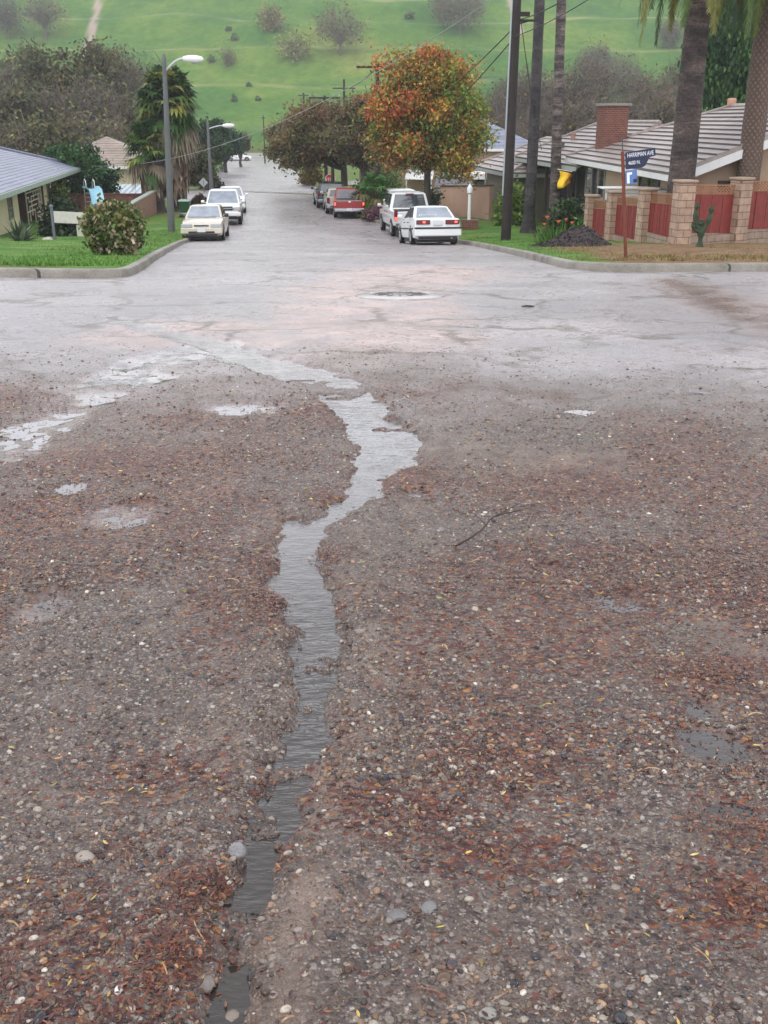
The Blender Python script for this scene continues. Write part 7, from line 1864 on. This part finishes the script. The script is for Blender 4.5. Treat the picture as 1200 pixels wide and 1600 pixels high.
HT = [('small yellowish tree high on the green hill', 425, 50, 30, 32, 0, [(146, 138, 84), (160, 140, 84), (118, 120, 78)], 900),
      ('sparse yellow tree on a hill terrace below the small one', 460, 97, 50, 40, 0, [(150, 150, 84), (168, 156, 90), (128, 138, 78)], 700),
      ('broad brown tree standing on the hill above the street poles', 532, 86, 74, 62, 1, [(118, 96, 86), (104, 92, 82), (128, 108, 84)], 700),
      ('large olive grey tree at the top centre of the hill', 718, 52, 80, 56, 1, [(110, 108, 84), (96, 98, 80), (124, 116, 84)], 1300),
      ('grey tree on the hill above the left wood', 72, 62, 64, 66, 1, [(112, 104, 96), (96, 100, 88), (140, 120, 84)], 700),
      ('grey green tree on the upper left edge of the hill', 14, 60, 44, 56, 1, [(104, 110, 92), (92, 100, 88)], 700),
      ('slender bare tree on the hillside right of the left palm', 357, 103, 14, 20, 0, [(130, 120, 90)], 60),
      ('small grey tree on the hill beside the stout palm', 1046, 76, 26, 34, 1, [(118, 108, 92), (104, 108, 88)], 300),
      ('low grey tree on the hill above the red chimney', 932, 128, 50, 50, 1, [(116, 110, 96), (100, 108, 88)], 500),
      ('dark bare tree on the hill left of the chimney', 700, 30, 46, 40, 1, [(108, 106, 88)], 400),
      ('tan bare tree low on the hill right of the chimney', 968, 150, 60, 56, 1, [(122, 112, 90), (110, 104, 84)], 700)]
for (lab, px, py, w, h, dense, pal, nl) in HT:
    b0 = gp(px, py); s = b0.y / FPX * .97; H = h * s; hw = w / 2 * s
    bare_tree('hill_tree', lab, b0, H, [(0, 0, H * .62, hw, hw, H * .40), (hw * .3, 0, H * .5, hw * .7, hw * .7, H * .3), (-hw * .35, 0, H * .52, hw * .65, hw * .6, H * .3)], 1500 if dense else 420, .03 if dense else .022, 2.2, .3, .22, 24, [(112, 108, 78), (100, 102, 74), (122, 114, 78)], nl, pal, .22)
for (px, py, w, lab) in [(367, 63, 14, 'dark round shrub on the hill below a pale terrace'), (357, 48, 10, 'smaller dark shrub just above the round one on the hill'), (389, 135, 8, 'faint small green shrub at mid height on the hill'), (403, 157, 9, 'dark shrub low on the hill above the brown street trees'), (330, 97, 14, 'pale grey shrub on the hill right of the tall lamp'), (366, 158, 12, 'green shrub low on the hill left of the dark one'), (1000, 140, 34, 'wide grey shrub on the hill between chimney and palm'), (940, 96, 16, 'green shrub by the terrace above the chimney'), (640, 30, 16, 'olive shrub on the hill left of the large grey tree')]:
    b0 = gp(px, py); s = b0.y / FPX; shrub('hill_shrub', lab, b0, w / 2.5 * s, w / 2.5 * s, w * .62 * s, [(96, 124, 70), (110, 128, 76), (88, 114, 66)], 260, .18, 24, stems=3)

# ---- garden plants --------------------------------------------------------------------
p = gp(172, 399, .14); s = p.y / FPX; shrub('flowering_bush', 'large round bush of dull green leaves and pinkish cream flower heads', p + Vector((0, .5, 0)), 41 * s, 38 * s, 70 * s, [(96, 116, 58), (120, 130, 70), (76, 96, 50), (190, 176, 148), (206, 184, 164), (150, 148, 92)], 15000, .040, 190, pal_w=[.22, .17, .18, .15, .14, .14], spread=.12, ball=True)
p = gp(32, 379, .14); s = p.y / FPX; blades('agave', 'spiky grey green agave on the lawn below the left house window', p, 46, 42 * s, .07, .14, [(104, 122, 96), (88, 104, 80), (132, 144, 120), (70, 86, 62)], curve=.25, up=.45)
p = gp(88, 372, .14); s = p.y / FPX; shrub('shrub', 'dark green shrub by the entry screen behind the white board', p + Vector((0, 1.2, 0)), 28 * s, 26 * s, 50 * s, [(44, 66, 40), (58, 82, 48), (36, 52, 36)], 4200, .07, 70); blades('yucca', 'dark strappy plant rising beside the maroon entry post', p + Vector((-.2, 1.0, .2)), 26, 60 * s, .04, .1, [(48, 66, 46), (64, 80, 54)], curve=.5, up=.5)
b0 = stand(118, 67); s = 67 / FPX; tree('evergreen_tree', 'dark green rounded evergreen behind the left house roof', b0, 4.4, [E(112, 255, 67, 60, 46, None, b0), E(140, 262, 67, 50, 60, None, b0), E(170, 285, 66, 30, 34, None, b0), E(95, 248, 67, 40, 30, None, b0), E(130, 290, 67, 80, 40, None, b0)], [(46, 88, 44), (58, 104, 50), (38, 70, 42), (78, 118, 54)], 13000, .085, .2, .3, 130, .26, 14)
p = stand(82, 60); s = 60 / FPX; shrub('shrub', 'yellow green shrub glimpsed under the left house eave', p, 14 * s, 14 * s, 60 * s, [(128, 144, 54), (104, 124, 50), (84, 104, 48)], 1800, .06, 40)
b0 = stand(1150, 62); tree('evergreen_tree', 'tall dark green weeping evergreen behind the tile roof at upper right', b0, 12, [E(1140, 70, 62, 110, 110, None, b0), E(1180, 50, 62, 110, 120, None, b0), E(1120, 120, 62, 70, 90, None, b0), E(1170, 130, 62, 120, 80, None, b0), E(1225, 90, 62, 110, 160, None, b0), E(1185, 0, 62, 90, 80, None, b0)], [(46, 82, 42), (62, 104, 48), (36, 66, 38), (84, 122, 58)], 46000, .095, .35, .3, 300, .36, 20, droop=.7)
p = gp(874, 386, .12); s = p.y / FPX; blades('lily_clump', 'strappy green clump with orange flowers at the foot of the palms', p + Vector((0, .8, 0)), 170, 42 * s, .018, .55, [(84, 128, 52), (104, 146, 60), (70, 108, 48)], curve=.6, up=.55, flowers=[(-.25, .1, .72, (232, 120, 66), .06), (.05, -.1, .62, (236, 128, 80), .06), (.3, .1, .66, (228, 112, 60), .05), (-.35, -.1, .55, (232, 124, 72), .05), (.45, 0, .58, (226, 120, 70), .05)])
p = at(900, 330, 41); p.z = g(p.x, p.y); s = 41 / FPX; shrub('shrub', 'dark green garden shrub before the porch behind the red fence end', p + Vector((-.2, .6, 0)), 26 * s, 20 * s, 62 * s, [(58, 84, 46), (76, 104, 54), (48, 66, 42), (92, 88, 66)], 4200, .055, 80); shrub('shrub', 'lighter green low shrub at the red fence end', p + Vector((.25, -.6, 0)), 17 * s, 15 * s, 34 * s, [(84, 136, 62), (104, 150, 70), (66, 108, 52)], 2600, .045, 50)
p = at(786, 330, 52.5); p.z = g(p.x, p.y); s = 52.5 / FPX; shrub('shrub', 'tall yellow green climber on the garage wall behind the pole', p + Vector((.5, .2, 0)), 20 * s, 12 * s, 66 * s, [(120, 150, 58), (140, 164, 72), (92, 124, 50)], 2600, .065, 50); shrub('shrub', 'low leafy shrub at the foot of the garage wall', p + Vector((.1, -.6, 0)), 13 * s, 10 * s, 26 * s, [(110, 144, 58), (84, 116, 50), (130, 150, 80)], 1500, .06, 30)
p = at(672, 322, 57.5); p.z = g(p.x, p.y); s = 57.5 / FPX; shrub('shrub', 'dark shrub beside the left end of the tan garden wall', p, 16 * s, 14 * s, 44 * s, [(66, 80, 50), (96, 96, 62), (52, 64, 44)], 2200, .06, 40)
# prickly cactus in front of the fence
p = gp(1094, 390, .12); s = p.y / FPX; cac = thing('cactus', 'dark green branching cactus growing before the red fence', 'cactus', p + Vector((0, .1, -.02))); CG = M('cactus_green', lin(58, 80, 54), .75, .5, 16, bmp=.9)
def column(mb, pts, r, n=9):
    pts = [Vector(q) for q in pts]; P2 = [pts[0].lerp(pts[0], 0)]; P2 = [a.lerp(b, t / 4) for a, b in zip(pts[:-1], pts[1:]) for t in range(4)] + [pts[-1]]; m_ = len(P2); mb.tube(P2, [r * (.8 + .28 * math.sin(i * 1.25)) * (.4 if i == m_ - 1 else 1) for i in range(m_)], n=n)
hC = at(1094, 318, p.y).z - p.z
mb = MB(); column(mb, [(0, 0, -.1), (.01, 0, hC * .25), (0, 0, hC * .5), (-.02, 0, hC * .62), (-.02, 0, hC * .66)], .10); mb.build('stem', CG, cac, smooth=60)
for pts, r in (([(-.03, 0, hC * .42), (-.16, .02, hC * .6), (-.17, .02, hC * .85), (-.15, .02, hC * .98), (-.15, .02, hC * 1.02)], .068), ([(.02, 0, hC * .4), (.14, -.02, hC * .56), (.2, 0, hC * .75), (.21, 0, hC * .92), (.21, 0, hC * .96)], .075), ([(-.02, -.02, hC * .4), (-.2, -.03, hC * .45), (-.23, -.03, hC * .58), (-.23, -.03, hC * .62)], .055)):
    mb = MB(); column(mb, pts, r); mb.build('arm', CG, cac, smooth=60)

# ================================================================== light, sky, camera
w = bpy.data.worlds.new('World'); scene.world = w; w.use_nodes = True
nt = w.node_tree; bg = nt.nodes['Background']
sky = nt.nodes.new('ShaderNodeTexSky'); sky.sky_type = 'NISHITA'; sky.sun_disc = False
SUN_EL, SUN_AZ = 58.0, 200.0
sky.sun_elevation = R(SUN_EL); sky.sun_rotation = R(SUN_AZ); sky.air_density = 1.0; sky.dust_density = 4.0; sky.ozone_density = 1.0
hs_ = nt.nodes.new('ShaderNodeHueSaturation'); hs_.inputs['Saturation'].default_value = .22
nt.links.new(sky.outputs[0], hs_.inputs['Color'])
tc = nt.nodes.new('ShaderNodeTexCoord'); cl = nt.nodes.new('ShaderNodeTexNoise'); cl.inputs['Scale'].default_value = 2.2; cl.inputs['Detail'].default_value = 4
nt.links.new(tc.outputs['Generated'], cl.inputs['Vector'])
cm = mixc(nt, 1.0, hs_.outputs[0], ramp(nt, cl.outputs['Fac'], [(.3, .8), (.7, 1.2)]), 'MULTIPLY')
spz = nt.nodes.new('ShaderNodeSeparateXYZ'); nt.links.new(tc.outputs['Generated'], spz.inputs[0])
ov = mixc(nt, .66, cm, ramp(nt, spz.outputs[2], [(.0, (14.6, 14.9, 15.9)), (.30, (14.2, 14.5, 15.5)), (.62, (8.4, 8.6, 9.2)), (1.0, (7.6, 7.8, 8.4))]))                      # cloud layer, horizon added brighter to lift reflections on water and road
nt.links.new(ov, bg.inputs['Color']); bg.inputs['Strength'].default_value = 0.12
sd_ = bpy.data.lights.new('sun', 'SUN'); sd_.energy = 0.5; sd_.angle = R(25); sd_.color = (1, .97, .93)
so = bpy.data.objects.new('sun', sd_); COL.objects.link(so)
az = R(SUN_AZ); dirv = Vector((math.sin(az) * math.cos(R(SUN_EL)), math.cos(az) * math.cos(R(SUN_EL)), math.sin(R(SUN_EL))))
so.rotation_euler = dirv.to_track_quat('Z', 'Y').to_euler(); so.location = (0, 0, 60)
cd = bpy.data.cameras.new('camera'); cam = bpy.data.objects.new('camera', cd); COL.objects.link(cam)
cam.location = (0, 0, CAMZ); cam.rotation_euler = (PI / 2 - TH, 0, 0); cd.sensor_fit = 'VERTICAL'; cd.sensor_height = 36; cd.lens = 36; cd.clip_start = .05; cd.clip_end = 3000
scene.camera = cam
hz_m = bpy.data.materials.new('rainy_air'); hz_m.use_nodes = True; nt = hz_m.node_tree; nt.nodes.remove(nt.nodes['Principled BSDF'])
pv = nt.nodes.new('ShaderNodeVolumePrincipled'); pv.inputs['Color'].default_value = (.92, .95, 1, 1); pv.inputs['Density'].default_value = .00055; pv.inputs['Anisotropy'].default_value = .2
nt.links.new(pv.outputs[0], nt.nodes['Material Output'].inputs['Volume'])
mb = MB(); mb.box((-10, 235, 26), (860, 620, 72)); tag(mb.build('haze', hz_m), kind='stuff')
scene.view_settings.view_transform = 'Standard'; scene.view_settings.look = 'None'; scene.view_settings.gamma = 1.0; scene.view_settings.exposure = 0.60
scene.cycles.use_denoising = True
scene.cycles.max_bounces = 6; scene.cycles.transparent_max_bounces = 6; scene.cycles.caustics_reflective = False; scene.cycles.caustics_refractive = False
